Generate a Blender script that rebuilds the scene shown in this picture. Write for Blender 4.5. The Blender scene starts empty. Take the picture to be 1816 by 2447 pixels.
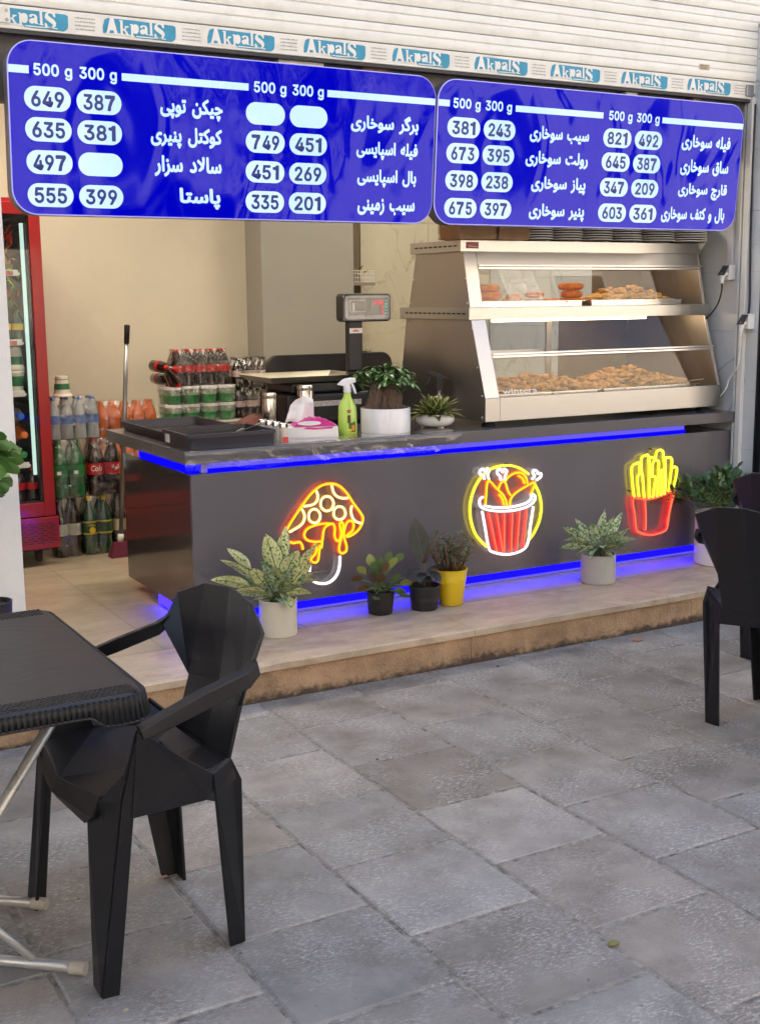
import bpy, bmesh, math, random
from mathutils import Vector, Matrix, noise
random.seed(7)
S = bpy.context.scene
COL = S.collection
R = math.radians
PI = math.pi

# ---------------------------------------------------------------- camera
cam_d = bpy.data.cameras.new('camera')
cam = bpy.data.objects.new('camera', cam_d)
COL.objects.link(cam)
cam_d.sensor_fit = 'VERTICAL'
cam_d.sensor_height = 36.0
cam_d.lens = 43.298
cam_d.clip_start = 0.05
cam_d.clip_end = 1500
CR, CU, CB = ((0.8683509, -0.4958668, -0.0091025), (0.0940656, 0.1466497, 0.9847058), (-0.486948, -0.8559264, 0.1739874))
cam.matrix_world = Matrix(((CR[0], CU[0], CB[0], -1.77511), (CR[1], CU[1], CB[1], -4.66233), (CR[2], CU[2], CB[2], 1.5), (0, 0, 0, 1)))
S.camera = cam

# ---------------------------------------------------------------- world, sun, exposure
EXPO = 2.65
SUN_EL, SUN_ROT = 42.0, 20.0
w = bpy.data.worlds.new('World'); S.world = w; w.use_nodes = True
nt = w.node_tree
bg = nt.nodes['Background']
sky = nt.nodes.new('ShaderNodeTexSky')
sky.sky_type = 'NISHITA'; sky.sun_disc = False
sky.sun_elevation = R(SUN_EL); sky.sun_rotation = R(SUN_ROT)
sky.air_density = .8; sky.dust_density = 4.0; sky.ozone_density = .6
nt.links.new(sky.outputs[0], bg.inputs[0])
bg.inputs[1].default_value = 0.105
sd = bpy.data.lights.new('sun', 'SUN'); sd.energy = 3.2; sd.angle = R(0.5); sd.color = (1, .9, .76)
sun = bpy.data.objects.new('sun', sd); COL.objects.link(sun)
sun.rotation_euler = (-R(90 - SUN_EL), 0, -R(SUN_ROT))
sun.location = (0, 8, 12)
vs = S.view_settings
S.display_settings.display_device = 'sRGB'
vs.view_transform = 'Standard'; vs.look = 'None'; vs.exposure = EXPO; vs.gamma = 1.0
vs.use_curve_mapping = False
S.render.engine = 'CYCLES'
cy = S.cycles
cy.use_denoising = True
cy.max_bounces = 8; cy.diffuse_bounces = 4; cy.glossy_bounces = 4; cy.transmission_bounces = 6; cy.transparent_max_bounces = 16
cy.caustics_reflective = False; cy.caustics_refractive = False
cy.sample_clamp_indirect = 4.0
EM = 1.0 / 2 ** EXPO          # emission that reads as given after the exposure

# ---------------------------------------------------------------- materials
MATS = {}
def lin(c):
    return tuple((x / 12.92 if x <= .04045 else ((x + .055) / 1.055) ** 2.4) for x in c)
def mat(name, col=(.5, .5, .5), rough=.5, metal=0., var=.12, scale=8., bump=0., bscale=60., spec=.5, coat=0., coatr=.1,
        emis=None, es=0., trans=0., alpha=1., rvar=.12, stretch=None, dirt=None, dscale=3., damt=.5, ior=1.45):
    """Principled material with noise-driven colour and gloss variation and optional bump and dirt stains."""
    if name in MATS: return MATS[name]
    m = bpy.data.materials.new(name); m.use_nodes = True; MATS[name] = m
    n = m.node_tree; N = n.nodes; L = n.links
    b = N['Principled BSDF']
    tc = N.new('ShaderNodeTexCoord')
    src = tc.outputs['Object']
    if stretch:
        mp = N.new('ShaderNodeMapping'); mp.inputs['Scale'].default_value = stretch
        L.new(src, mp.inputs[0]); src = mp.outputs[0]
    b.inputs['Metallic'].default_value = metal
    b.inputs['Specular IOR Level'].default_value = spec
    b.inputs['IOR'].default_value = ior
    b.inputs['Coat Weight'].default_value = coat
    b.inputs['Coat Roughness'].default_value = coatr
    b.inputs['Transmission Weight'].default_value = trans
    b.inputs['Alpha'].default_value = alpha
    nz = N.new('ShaderNodeTexNoise'); nz.inputs['Scale'].default_value = scale; nz.inputs['Detail'].default_value = 6
    nz.inputs['Roughness'].default_value = .62
    L.new(src, nz.inputs['Vector'])
    mx = N.new('ShaderNodeMix'); mx.data_type = 'RGBA'
    a = [min(1, c * (1 + var)) for c in col]; d = [c * (1 - var) for c in col]
    mx.inputs[6].default_value = (*d, 1); mx.inputs[7].default_value = (*a, 1)
    mr = N.new('ShaderNodeMapRange'); mr.inputs[1].default_value = .3; mr.inputs[2].default_value = .7
    L.new(nz.outputs[0], mr.inputs[0]); L.new(mr.outputs[0], mx.inputs[0])
    out = mx.outputs[2]
    if dirt:
        n2 = N.new('ShaderNodeTexNoise'); n2.inputs['Scale'].default_value = dscale; n2.inputs['Detail'].default_value = 9; n2.inputs['Roughness'].default_value = .7
        L.new(tc.outputs['Object'], n2.inputs['Vector'])
        m2 = N.new('ShaderNodeMapRange'); m2.inputs[1].default_value = .5; m2.inputs[2].default_value = .72; m2.inputs[4].default_value = damt
        L.new(n2.outputs[0], m2.inputs[0])
        x2 = N.new('ShaderNodeMix'); x2.data_type = 'RGBA'; x2.inputs[7].default_value = (*dirt, 1)
        L.new(out, x2.inputs[6]); L.new(m2.outputs[0], x2.inputs[0]); out = x2.outputs[2]
    L.new(out, b.inputs['Base Color'])
    r2 = N.new('ShaderNodeMapRange'); r2.inputs[3].default_value = max(0, rough - rvar * rough); r2.inputs[4].default_value = min(1, rough + rvar * rough)
    L.new(nz.outputs[0], r2.inputs[0]); L.new(r2.outputs[0], b.inputs['Roughness'])
    if bump:
        nb = N.new('ShaderNodeTexNoise'); nb.inputs['Scale'].default_value = bscale; nb.inputs['Detail'].default_value = 5
        L.new(src, nb.inputs['Vector'])
        bp = N.new('ShaderNodeBump'); bp.inputs['Strength'].default_value = bump; bp.inputs['Distance'].default_value = .01
        L.new(nb.outputs[0], bp.inputs['Height']); L.new(bp.outputs[0], b.inputs['Normal'])
    if emis:
        b.inputs['Emission Color'].default_value = (*emis, 1); b.inputs['Emission Strength'].default_value = es * EM
    m['out'] = 1
    return m
def film(name, tint=(.9, .92, .95), amt=.25, rough=.08, bump=.6, bscale=14., k=1.):
    """thin clear plastic or glass: mostly see-through with fresnel gloss"""
    if name in MATS: return MATS[name]
    m = bpy.data.materials.new(name); m.use_nodes = True; MATS[name] = m
    n = m.node_tree; N = n.nodes; L = n.links
    N.remove(N['Principled BSDF'])
    tr = N.new('ShaderNodeBsdfTransparent'); tr.inputs[0].default_value = (*tint, 1)
    gl = N.new('ShaderNodeBsdfGlossy'); gl.inputs['Roughness'].default_value = rough; gl.inputs[0].default_value = (1, 1, 1, 1)
    fr = N.new('ShaderNodeFresnel'); ge = N.new('ShaderNodeNewGeometry')
    io = N.new('ShaderNodeMath'); io.operation = 'MULTIPLY_ADD'; io.inputs[1].default_value = 1 / 1.5 - 1.5; io.inputs[2].default_value = 1.5   # same reflectance from both sides of the sheet
    L.new(ge.outputs['Backfacing'], io.inputs[0]); L.new(io.outputs[0], fr.inputs[0])
    ad = N.new('ShaderNodeMath'); ad.operation = 'MULTIPLY_ADD'; ad.inputs[1].default_value = k; ad.inputs[2].default_value = amt
    L.new(fr.outputs[0], ad.inputs[0])
    mx = N.new('ShaderNodeMixShader'); L.new(ad.outputs[0], mx.inputs[0]); L.new(tr.outputs[0], mx.inputs[1]); L.new(gl.outputs[0], mx.inputs[2])
    L.new(mx.outputs[0], N['Material Output'].inputs[0])
    if bump:
        tc = N.new('ShaderNodeTexCoord'); nb = N.new('ShaderNodeTexNoise'); nb.inputs['Scale'].default_value = bscale; nb.inputs['Detail'].default_value = 3; nb.inputs['Distortion'].default_value = 1.2
        L.new(tc.outputs['Object'], nb.inputs['Vector'])
        bp = N.new('ShaderNodeBump'); bp.inputs['Strength'].default_value = bump; bp.inputs['Distance'].default_value = .02
        L.new(nb.outputs[0], bp.inputs['Height']); L.new(bp.outputs[0], gl.inputs['Normal']); L.new(bp.outputs[0], fr.inputs['Normal'])
    return m
def glow(name, col, s):
    """a light-giving surface"""
    if name in MATS: return MATS[name]
    m = bpy.data.materials.new(name); m.use_nodes = True; MATS[name] = m
    N = m.node_tree.nodes; N.remove(N['Principled BSDF'])
    e = N.new('ShaderNodeEmission'); e.inputs[0].default_value = (*col, 1); e.inputs[1].default_value = s * EM
    m.node_tree.links.new(e.outputs[0], N['Material Output'].inputs[0])
    return m

# ---------------------------------------------------------------- mesh helpers
ORG = {}
def tag(o, label=None, cat=None, group=None, kind=None):
    if label: o['label'] = label
    if cat: o['category'] = cat
    if group: o['group'] = group
    if kind: o['kind'] = kind
    return o
def thing(name, loc, label, cat, group=None):
    o = bpy.data.objects.new(name, None); COL.objects.link(o)
    o.location = loc; o.empty_display_size = .05
    ORG[o.name] = Vector(loc)
    return tag(o, label, cat, group)
def org(o):
    v = Vector((0, 0, 0))
    while o is not None:
        v = v + o.location; o = o.parent
    return v
class MB:
    def __init__(s): s.bm = bmesh.new(); s.uv = None
    def poly(s, pts):
        return s.bm.faces.new([s.bm.verts.new(p) for p in pts])
    def box(s, x0, x1, y0, y1, z0, z1, rot=None):
        vs_ = [Vector((x, y, z)) for z in (z0, z1) for y in (y0, y1) for x in (x0, x1)]
        if rot:
            c_ = Vector(((x0 + x1) / 2, (y0 + y1) / 2, (z0 + z1) / 2)); vs_ = [rot @ (v - c_) + c_ for v in vs_]
        v = [s.bm.verts.new(p) for p in vs_]
        for f in ((0, 2, 3, 1), (4, 5, 7, 6), (0, 1, 5, 4), (2, 6, 7, 3), (0, 4, 6, 2), (1, 3, 7, 5)):
            s.bm.faces.new([v[i] for i in f])
        return s
    def hexa(s, a, b):
        """solid between two 4+ point loops"""
        A = [s.bm.verts.new(p) for p in a]; B = [s.bm.verts.new(p) for p in b]; n = len(A)
        s.bm.faces.new(A[::-1]); s.bm.faces.new(B)
        for i in range(n): s.bm.faces.new((A[i], A[(i + 1) % n], B[(i + 1) % n], B[i]))
        return s
    def prism(s, pts, d):
        """polygon (3-D points) extruded by vector d"""
        d = Vector(d); return s.hexa([Vector(p) for p in pts], [Vector(p) + d for p in pts])
    def tube(s, path, r, seg=8, closed=False, cap=True, flat=None):
        P = [Vector(p) for p in path]; n = len(P); rings = []
        rr = r if isinstance(r, (list, tuple)) else [r] * n
        up = None
        for i in range(n):
            if closed: t = (P[(i + 1) % n] - P[i - 1])
            else: t = (P[min(i + 1, n - 1)] - P[max(i - 1, 0)])
            if t.length < 1e-9: t = Vector((0, 0, 1))
            t.normalize()
            if up is None:
                up = Vector((0, 0, 1)) if abs(t.z) < .9 else Vector((0, 1, 0))
                if flat: up = Vector(flat)
            if flat: up = Vector(flat)
            x = up.cross(t)
            if x.length < 1e-6: x = Vector((1, 0, 0)).cross(t)
            x.normalize(); y = t.cross(x).normalized(); up = y
            rings.append([s.bm.verts.new(P[i] + (x * math.cos(a) + y * math.sin(a)) * rr[i]) for a in [2 * PI * k / seg for k in range(seg)]])
        m = n if closed else n - 1
        for i in range(m):
            A, B = rings[i], rings[(i + 1) % n]
            for k in range(seg): s.bm.faces.new((A[k], A[(k + 1) % seg], B[(k + 1) % seg], B[k]))
        if cap and not closed:
            s.bm.faces.new(rings[0][::-1]); s.bm.faces.new(rings[-1])
        return s
    def lathe(s, prof, c, seg=20, cap=True, axis=None, squash=1.):
        c = Vector(c); rings = []
        for (r, z) in prof:
            ring = []
            for k in range(seg):
                a = 2 * PI * k / seg; v = Vector((r * math.cos(a), r * math.sin(a) * squash, z))
                if axis: v = axis @ v
                ring.append(s.bm.verts.new(c + v))
            rings.append(ring)
        for i in range(len(rings) - 1):
            A, B = rings[i], rings[i + 1]
            for k in range(seg): s.bm.faces.new((A[k], A[(k + 1) % seg], B[(k + 1) % seg], B[k]))
        if cap: s.bm.faces.new(rings[0][::-1]); s.bm.faces.new(rings[-1])
        return s
    def leaf(s, base, d, L, W, droop=.5, fold=.25, n=6, up=(0, 0, 1), shape=.5, twist=0., wav=0.):
        """one curved leaf with UV: u across 0..1, v along 0..1"""
        if s.uv is None: s.uv = s.bm.loops.layers.uv.new('UVMap')
        d = Vector(d).normalized(); P = Vector(base); rows = []
        side = d.cross(Vector(up))
        if side.length < 1e-3: side = Vector((1, 0, 0))
        side.normalize()
        if twist: side = Matrix.Rotation(twist, 3, d) @ side
        for i in range(n + 1):
            t = i / n
            wv = W * (math.sin(PI * min(1, max(0, t ** shape))) ** .8) * .5 if 0 < t < 1 else W * (.06 if t == 0 else .005)
            nrm = side.cross(d).normalized()
            wob = wav * math.sin(t * 14) * W
            rows.append([s.bm.verts.new(P + side * wv + nrm * (wv * fold + wob)), s.bm.verts.new(P), s.bm.verts.new(P - side * wv + nrm * (wv * fold - wob))])
            d = (d + Vector((0, 0, -1)) * droop / n).normalized()
            P = P + d * (L / n)
        for i in range(n):
            for j in range(2):
                f = s.bm.faces.new((rows[i][j], rows[i][j + 1], rows[i + 1][j + 1], rows[i + 1][j]))
                for lp, uvv in zip(f.loops, ((j / 2, i / n), ((j + 1) / 2, i / n), ((j + 1) / 2, (i + 1) / n), (j / 2, (i + 1) / n))): lp[s.uv].uv = uvv
        return s
    def build(s, name, m, parent=None, smooth=False, bevel=0., seg=2, solid=0., sharp=None, loc=None, subsurf=0, merge=False):
        me = bpy.data.meshes.new(name)
        if merge: bmesh.ops.remove_doubles(s.bm, verts=s.bm.verts, dist=1e-5)
        bmesh.ops.recalc_face_normals(s.bm, faces=s.bm.faces) if s.uv is None else None
        o0 = org(parent) if parent is not None else (Vector(loc) if loc else Vector((0, 0, 0)))
        if o0.length: bmesh.ops.translate(s.bm, verts=s.bm.verts, vec=-o0)
        s.bm.to_mesh(me); s.bm.free()
        me.materials.append(m)
        o = bpy.data.objects.new(name, me); COL.objects.link(o)
        if parent is not None: o.parent = parent
        elif loc: o.location = loc
        if smooth:
            for p_ in me.polygons: p_.use_smooth = True
            if sharp is not None: me.set_sharp_from_angle(angle=R(sharp))
        if solid:
            md = o.modifiers.new('solid', 'SOLIDIFY'); md.thickness = solid; md.offset = 0
        if bevel:
            md = o.modifiers.new('bevel', 'BEVEL'); md.width = bevel; md.segments = seg; md.limit_method = 'ANGLE'; md.angle_limit = R(35)
            md.harden_normals = False
        if subsurf:
            md = o.modifiers.new('sub', 'SUBSURF'); md.levels = subsurf; md.render_levels = subsurf
        return o
def copy_tree(o, parent=None):
    c_ = o.copy(); COL.objects.link(c_)
    if parent is not None: c_.parent = parent
    for ch in list(o.children): copy_tree(ch, c_)
    return c_
def rrect(x0, x1, z0, z1, r, n=8):
    pts = []
    for cx_, cz_, a0 in ((x1 - r, z1 - r, 0), (x0 + r, z1 - r, 90), (x0 + r, z0 + r, 180), (x1 - r, z0 + r, 270)):
        for k in range(n + 1):
            a = R(a0 + 90 * k / n); pts.append((cx_ + r * math.cos(a), cz_ + r * math.sin(a)))
    return pts
def smooth_path(pts, n=6, closed=False):
    """Catmull-Rom through points"""
    P = [Vector(p) for p in pts]; out = []; N_ = len(P)
    for i in range(N_ if closed else N_ - 1):
        g = (lambda k: P[k % N_]) if closed else (lambda k: P[min(max(k, 0), N_ - 1)])
        a, b, c_, d = g(i - 1), g(i), g(i + 1), g(i + 2)
        for k in range(n):
            t = k / n
            out.append(.5 * ((2 * b) + (c_ - a) * t + (2 * a - 5 * b + 4 * c_ - d) * t * t + (3 * b - a - 3 * c_ + d) * t ** 3))
    if not closed: out.append(P[-1])
    return out

# ---------------------------------------------------------------- lettering
FORMS = {'ا': 'FE8D FE8E', 'آ': 'FE81 FE82', 'ب': 'FE8F FE90 FE91 FE92', 'پ': 'FB56 FB57 FB58 FB59', 'ت': 'FE95 FE96 FE97 FE98',
 'چ': 'FB7A FB7B FB7C FB7D', 'خ': 'FEA5 FEA6 FEA7 FEA8', 'د': 'FEA9 FEAA', 'ر': 'FEAD FEAE', 'ز': 'FEAF FEB0', 'س': 'FEB1 FEB2 FEB3 FEB4',
 'ف': 'FED1 FED2 FED3 FED4', 'ق': 'FED5 FED6 FED7 FED8', 'ک': 'FB8E FB8F FB90 FB91', 'گ': 'FB92 FB93 FB94 FB95', 'ل': 'FEDD FEDE FEDF FEE0',
 'م': 'FEE1 FEE2 FEE3 FEE4', 'ن': 'FEE5 FEE6 FEE7 FEE8', 'و': 'FEED FEEE', 'ه': 'FEE9 FEEA FEEB FEEC', 'ی': 'FBFC FBFD FBFE FBFF'}
def shape_fa(s):
    """joins the Persian letters and puts them in left-to-right drawing order"""
    out = []
    for wd in s.split(' '):
        g = []
        i = 0
        wd = wd.replace('لا', '\u0001')
        for i, ch in enumerate(wd):
            if ch == '\u0001': fm = ['FEFB', 'FEFC']
            else: fm = FORMS[ch].split()
            def dual(c_): return c_ != '\u0001' and len(FORMS[c_].split()) == 4
            pj = i > 0 and dual(wd[i - 1]); nj = len(fm) == 4 and i < len(wd) - 1
            k = (3 if pj else 2) if nj else (1 if pj else 0)
            g.append(chr(int(fm[k], 16)))
        out.append(''.join(g[::-1]))
    return ' '.join(out[::-1])
LETTERS = {
 64344: (177, [107,-115,96,-113,86,-106,80,-97,78,-86,80,-75,86,-65,96,-59,107,-56,118,-59,128,-65,134,-75,136,-86,134,-97,128,-106,118,-113,0,-3,6,46,37,46,60,48,77,53,88,62,95,76,97,97,95,113,92,132,86,153,79,175,71,198,63,221,111,239,118,219,125,196,132,171,137,148,140,125,142,106,140,79,134,56,123,37,108,22,89,11,64,3,35,-1,67,-180,55,-178,46,-172,39,-162,37,-151,39,-140,46,-130,55,-124,67,-122,78,-124,87,-130,94,-140,96,-151,94,-162,87,-172,78,-178,27,-115,15,-113,6,-106,-1,-97,-3,-86,-1,-75,6,-65,15,-59,27,-56,38,-59,47,-65,54,-75,56,-86,54,-97,47,-106,38,-113], [29,31,30,28,31,29,28,32,31,27,32,28,27,33,32,26,33,27,26,34,33,25,34,26,25,35,34,24,35,25,24,36,35,23,36,24,23,37,36,22,37,23,22,38,37,21,38,22,20,38,21,20,39,38,19,39,20,18,39,19,17,39,18,16,39,17,16,40,39,16,41,40,16,42,41,16,43,42,51,53,52,50,53,51,50,54,53,49,54,50,49,55,54,48,55,49,48,56,55,47,56,48,47,57,56,46,57,47,46,58,57,45,58,46,45,59,58,44,59,45,67,69,68,66,69,67,66,70,69,65,70,66,65,71,70,64,71,65,64,72,71,63,72,64,63,73,72,62,73,63,62,74,73,61,74,62,61,75,74,60,75,61,7,9,8,6,9,7,6,10,9,5,10,6,5,11,10,4,11,5,4,12,11,3,12,4,3,13,12,2,13,3,2,14,13,1,14,2,1,15,14,0,15,1]),
 64345: (221, [147,-115,136,-113,126,-106,120,-97,117,-86,120,-75,126,-65,136,-59,147,-56,158,-59,167,-65,174,-75,176,-86,174,-97,167,-106,158,-113,0,-3,6,46,32,47,52,50,67,57,77,67,85,83,91,104,97,132,104,168,151,159,148,148,145,135,142,122,140,109,139,97,138,87,138,79,139,71,142,63,148,57,159,53,174,49,197,46,227,46,238,44,245,39,249,31,251,23,249,13,242,5,233,-1,221,-3,189,-2,164,1,145,6,131,12,122,21,116,32,112,44,109,59,127,57,117,40,106,27,95,16,81,8,66,3,47,-1,25,-2,107,-180,95,-178,86,-172,79,-162,77,-151,79,-140,86,-130,95,-124,107,-122,118,-124,127,-130,134,-140,136,-151,134,-162,127,-172,118,-178,66,-115,55,-113,45,-106,39,-97,37,-86,39,-75,45,-65,55,-59,66,-56,77,-59,87,-65,93,-75,95,-86,93,-97,87,-106,77,-113], [24,26,25,24,27,26,24,28,27,24,29,28,23,29,24,23,30,29,23,31,30,22,31,23,22,32,31,22,33,32,21,33,22,21,34,33,21,35,34,20,35,21,20,56,35,56,36,35,20,55,56,57,36,56,58,36,57,58,37,36,19,55,20,58,38,37,18,55,19,58,39,38,17,55,18,58,40,39,16,55,17,58,41,40,16,54,55,58,42,41,59,54,58,54,42,58,54,43,42,16,59,54,59,53,54,16,60,59,16,61,60,16,62,61,16,63,62,16,64,63,72,74,73,71,74,72,71,75,74,70,75,71,70,76,75,69,76,70,69,77,76,68,77,69,68,78,77,67,78,68,67,79,78,66,79,67,66,80,79,65,80,66,88,90,89,87,90,88,87,91,90,86,91,87,86,92,91,85,92,86,85,93,92,84,93,85,84,94,93,83,94,84,83,95,94,82,95,83,82,96,95,81,96,82,7,9,8,6,9,7,6,10,9,5,10,6,5,11,10,4,11,5,4,12,11,3,12,4,3,13,12,2,13,3,2,14,13,1,14,2,1,15,14,0,15,1]),
 64378: (391, [225,-234,184,-231,144,-224,107,-212,74,-195,46,-172,24,-145,11,-112,6,-74,9,-40,17,-8,31,22,49,51,73,77,100,101,132,123,167,143,205,159,245,173,239,165,223,170,207,176,190,181,173,186,154,191,133,194,110,197,84,197,67,197,52,194,39,191,27,189,19,232,35,238,54,243,73,246,92,247,121,245,147,242,169,236,191,229,212,222,233,215,256,208,282,202,311,199,350,197,351,148,321,147,290,142,257,134,223,123,191,109,160,92,131,72,106,49,85,24,68,-4,58,-34,55,-68,58,-96,69,-121,87,-141,109,-157,136,-169,166,-178,198,-183,231,-184,261,-183,291,-178,321,-171,350,-161,367,-201,332,-215,296,-226,261,-232,223,-114,212,-112,202,-106,196,-96,194,-85,196,-74,202,-65,212,-58,223,-56,235,-58,244,-65,250,-74,253,-85,250,-96,244,-106,235,-112,183,-49,172,-47,162,-41,156,-31,154,-20,156,-9,162,1,172,7,183,9,194,7,204,1,210,-9,212,-20,210,-31,204,-41,194,-47,264,-49,252,-47,243,-41,236,-31,234,-20,236,-9,243,1,252,7,264,9,275,7,284,1,291,-9,293,-20,291,-31,284,-41,275,-47], [35,37,36,34,37,35,34,38,37,33,38,34,33,39,38,32,39,33,32,40,39,31,40,32,31,30,40,30,29,40,29,41,40,29,28,41,28,42,41,28,43,42,28,27,43,27,44,43,27,45,44,27,46,45,26,46,27,26,25,46,25,24,46,24,18,46,18,47,46,23,18,24,22,18,23,21,18,22,20,18,21,20,17,18,19,47,18,17,19,20,17,47,19,16,47,17,16,48,47,16,49,48,15,49,16,15,50,49,15,51,50,14,51,15,14,52,51,14,53,52,13,53,14,13,54,53,12,54,13,12,55,54,11,55,12,11,56,55,11,57,56,10,57,11,99,101,100,115,117,116,98,101,99,114,117,115,98,102,101,114,118,117,97,102,98,97,103,102,113,118,114,113,119,118,10,58,57,9,58,10,96,103,97,112,119,113,96,104,103,112,120,119,95,104,96,95,105,104,111,120,112,111,121,120,94,105,95,110,121,111,94,106,105,110,122,121,9,59,58,8,59,9,93,106,94,93,107,106,109,122,110,109,123,122,92,107,93,108,123,109,83,85,84,82,85,83,82,86,85,81,86,82,81,87,86,8,60,59,7,60,8,80,87,81,80,88,87,79,88,80,79,89,88,7,61,60,78,89,79,78,90,89,77,90,78,77,91,90,6,61,7,76,91,77,6,62,61,6,63,62,5,63,6,5,64,63,70,72,71,5,65,64,69,72,70,4,65,5,4,66,65,68,72,69,4,67,66,67,72,68,4,72,67,3,72,4,3,73,72,2,73,3,2,74,73,1,74,2,1,75,74,0,75,1]),
 64380: (349, [206,-112,194,-110,185,-103,178,-94,176,-83,178,-72,185,-62,194,-56,206,-53,217,-56,226,-62,233,-72,235,-83,233,-94,226,-103,217,-110,0,-3,5,46,36,47,66,50,95,56,124,64,152,74,179,86,204,99,229,115,212,128,193,139,172,148,149,154,124,159,98,160,89,160,81,159,72,159,64,157,55,156,45,154,36,199,52,203,68,206,83,208,98,209,128,207,154,201,178,193,199,183,219,172,238,162,256,152,273,144,291,138,309,136,321,136,325,94,301,92,279,87,257,78,237,68,216,57,194,45,170,33,144,22,115,12,82,4,43,-1,165,-177,154,-175,144,-169,138,-159,136,-148,138,-137,144,-127,154,-121,165,-119,176,-121,186,-127,192,-137,194,-148,192,-159,186,-169,176,-175,125,-112,114,-110,104,-103,98,-94,95,-83,98,-72,104,-62,114,-56,125,-53,136,-56,146,-62,152,-72,154,-83,152,-94,146,-103,136,-110], [41,43,42,40,43,41,40,44,43,39,44,40,38,44,39,38,45,44,37,45,38,37,36,45,36,35,45,35,46,45,35,34,46,34,33,46,33,47,46,33,32,47,32,31,47,31,48,47,31,49,48,30,49,31,29,49,30,28,49,29,28,50,49,27,50,28,27,51,50,26,51,27,26,52,51,26,53,52,26,54,53,25,54,26,24,54,25,23,54,24,23,55,54,23,56,55,23,57,56,22,57,23,22,58,57,21,58,22,21,59,58,20,59,21,20,60,59,19,60,20,18,60,19,17,60,18,16,60,17,16,61,60,16,62,61,16,63,62,16,64,63,16,65,64,73,75,74,72,75,73,72,76,75,71,76,72,71,77,76,70,77,71,70,78,77,69,78,70,69,79,78,68,79,69,68,80,79,67,80,68,67,81,80,66,81,67,89,91,90,88,91,89,88,92,91,87,92,88,87,93,92,86,93,87,86,94,93,85,94,86,85,95,94,84,95,85,84,96,95,83,96,84,83,97,96,82,97,83,7,9,8,6,9,7,6,10,9,5,10,6,5,11,10,4,11,5,4,12,11,3,12,4,3,13,12,2,13,3,2,14,13,1,14,2,1,15,14,0,15,1]),
 64400: (244, [0,-3,6,46,62,46,93,47,117,49,135,54,147,60,155,66,160,73,163,81,164,88,161,104,153,122,137,145,111,174,94,190,78,205,62,218,47,230,35,240,25,248,19,255,17,269,18,277,20,285,22,293,25,299,29,304,43,317,60,329,80,342,103,355,130,369,160,384,194,401,230,419,250,375,207,354,171,337,142,322,117,309,97,297,79,286,62,275,45,263,54,285,89,256,120,229,146,204,168,179,186,156,198,132,206,109,208,85,207,72,203,57,196,42,183,28,164,15,137,6,101,-1,54,-3], [34,36,35,33,36,34,32,36,33,32,37,36,31,37,32,30,37,31,30,38,37,29,38,30,29,39,38,28,39,29,28,40,39,27,40,28,27,41,40,26,41,27,25,41,26,25,42,41,24,42,25,24,45,42,45,43,42,23,45,24,23,44,45,43,46,45,22,44,23,44,46,43,21,44,22,21,46,44,21,47,46,20,47,21,19,47,20,18,47,19,17,47,18,17,48,47,16,48,17,15,48,16,15,49,48,14,49,15,14,50,49,13,50,14,13,51,50,12,51,13,12,52,51,11,52,12,11,53,52,10,53,11,9,53,10,9,54,53,8,54,9,7,54,8,7,55,54,6,55,7,5,55,6,5,56,55,4,56,5,3,56,4,2,56,3,0,2,1,0,56,2,0,57,56,0,58,57,0,59,58,0,60,59,0,61,60]),
 64401: (301, [0,-3,6,46,52,46,94,47,124,51,144,57,156,65,161,74,163,84,160,99,152,115,140,132,125,150,108,168,90,186,72,203,55,219,39,233,27,245,19,254,17,260,17,269,18,277,20,285,22,293,25,299,29,304,43,317,62,330,84,345,110,359,138,374,168,389,199,404,230,419,250,375,222,361,193,347,165,333,138,320,112,306,88,292,66,278,46,264,49,284,75,262,100,241,123,220,145,198,165,176,184,152,202,126,219,97,232,77,248,63,264,54,281,49,295,46,307,46,318,44,325,39,329,31,331,23,329,13,322,5,313,-1,301,-3,284,-2,263,2,242,10,221,22,202,41,187,67,205,60,195,45,184,32,171,22,155,13,135,6,111,1,83,-2,49,-3], [33,35,34,32,35,33,31,35,32,31,36,35,30,36,31,30,37,36,29,37,30,29,38,37,28,38,29,28,39,38,27,39,28,27,40,39,26,40,27,26,41,40,25,41,26,24,41,25,23,41,24,23,44,41,44,42,41,22,44,23,22,43,44,45,42,44,43,45,42,21,43,22,20,43,21,20,45,43,20,46,45,19,46,20,18,46,19,17,46,18,17,47,46,16,47,17,16,48,47,15,48,16,14,48,15,14,49,48,13,49,14,13,50,49,12,50,13,12,51,50,11,51,12,10,51,11,10,52,51,9,52,10,8,52,9,8,53,52,7,53,8,7,54,53,6,72,7,72,54,7,6,74,72,74,71,72,73,54,72,5,74,6,73,55,54,74,55,73,4,74,5,74,56,55,3,74,4,74,57,56,2,74,3,74,58,57,0,2,1,0,74,2,74,59,58,0,75,74,71,59,74,71,60,59,70,60,71,70,61,60,0,76,75,70,62,61,70,63,62,69,63,70,0,77,76,69,64,63,0,78,77,68,64,69,0,79,78,68,65,64,67,65,68,0,80,79,67,66,65,0,81,80]),
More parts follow.
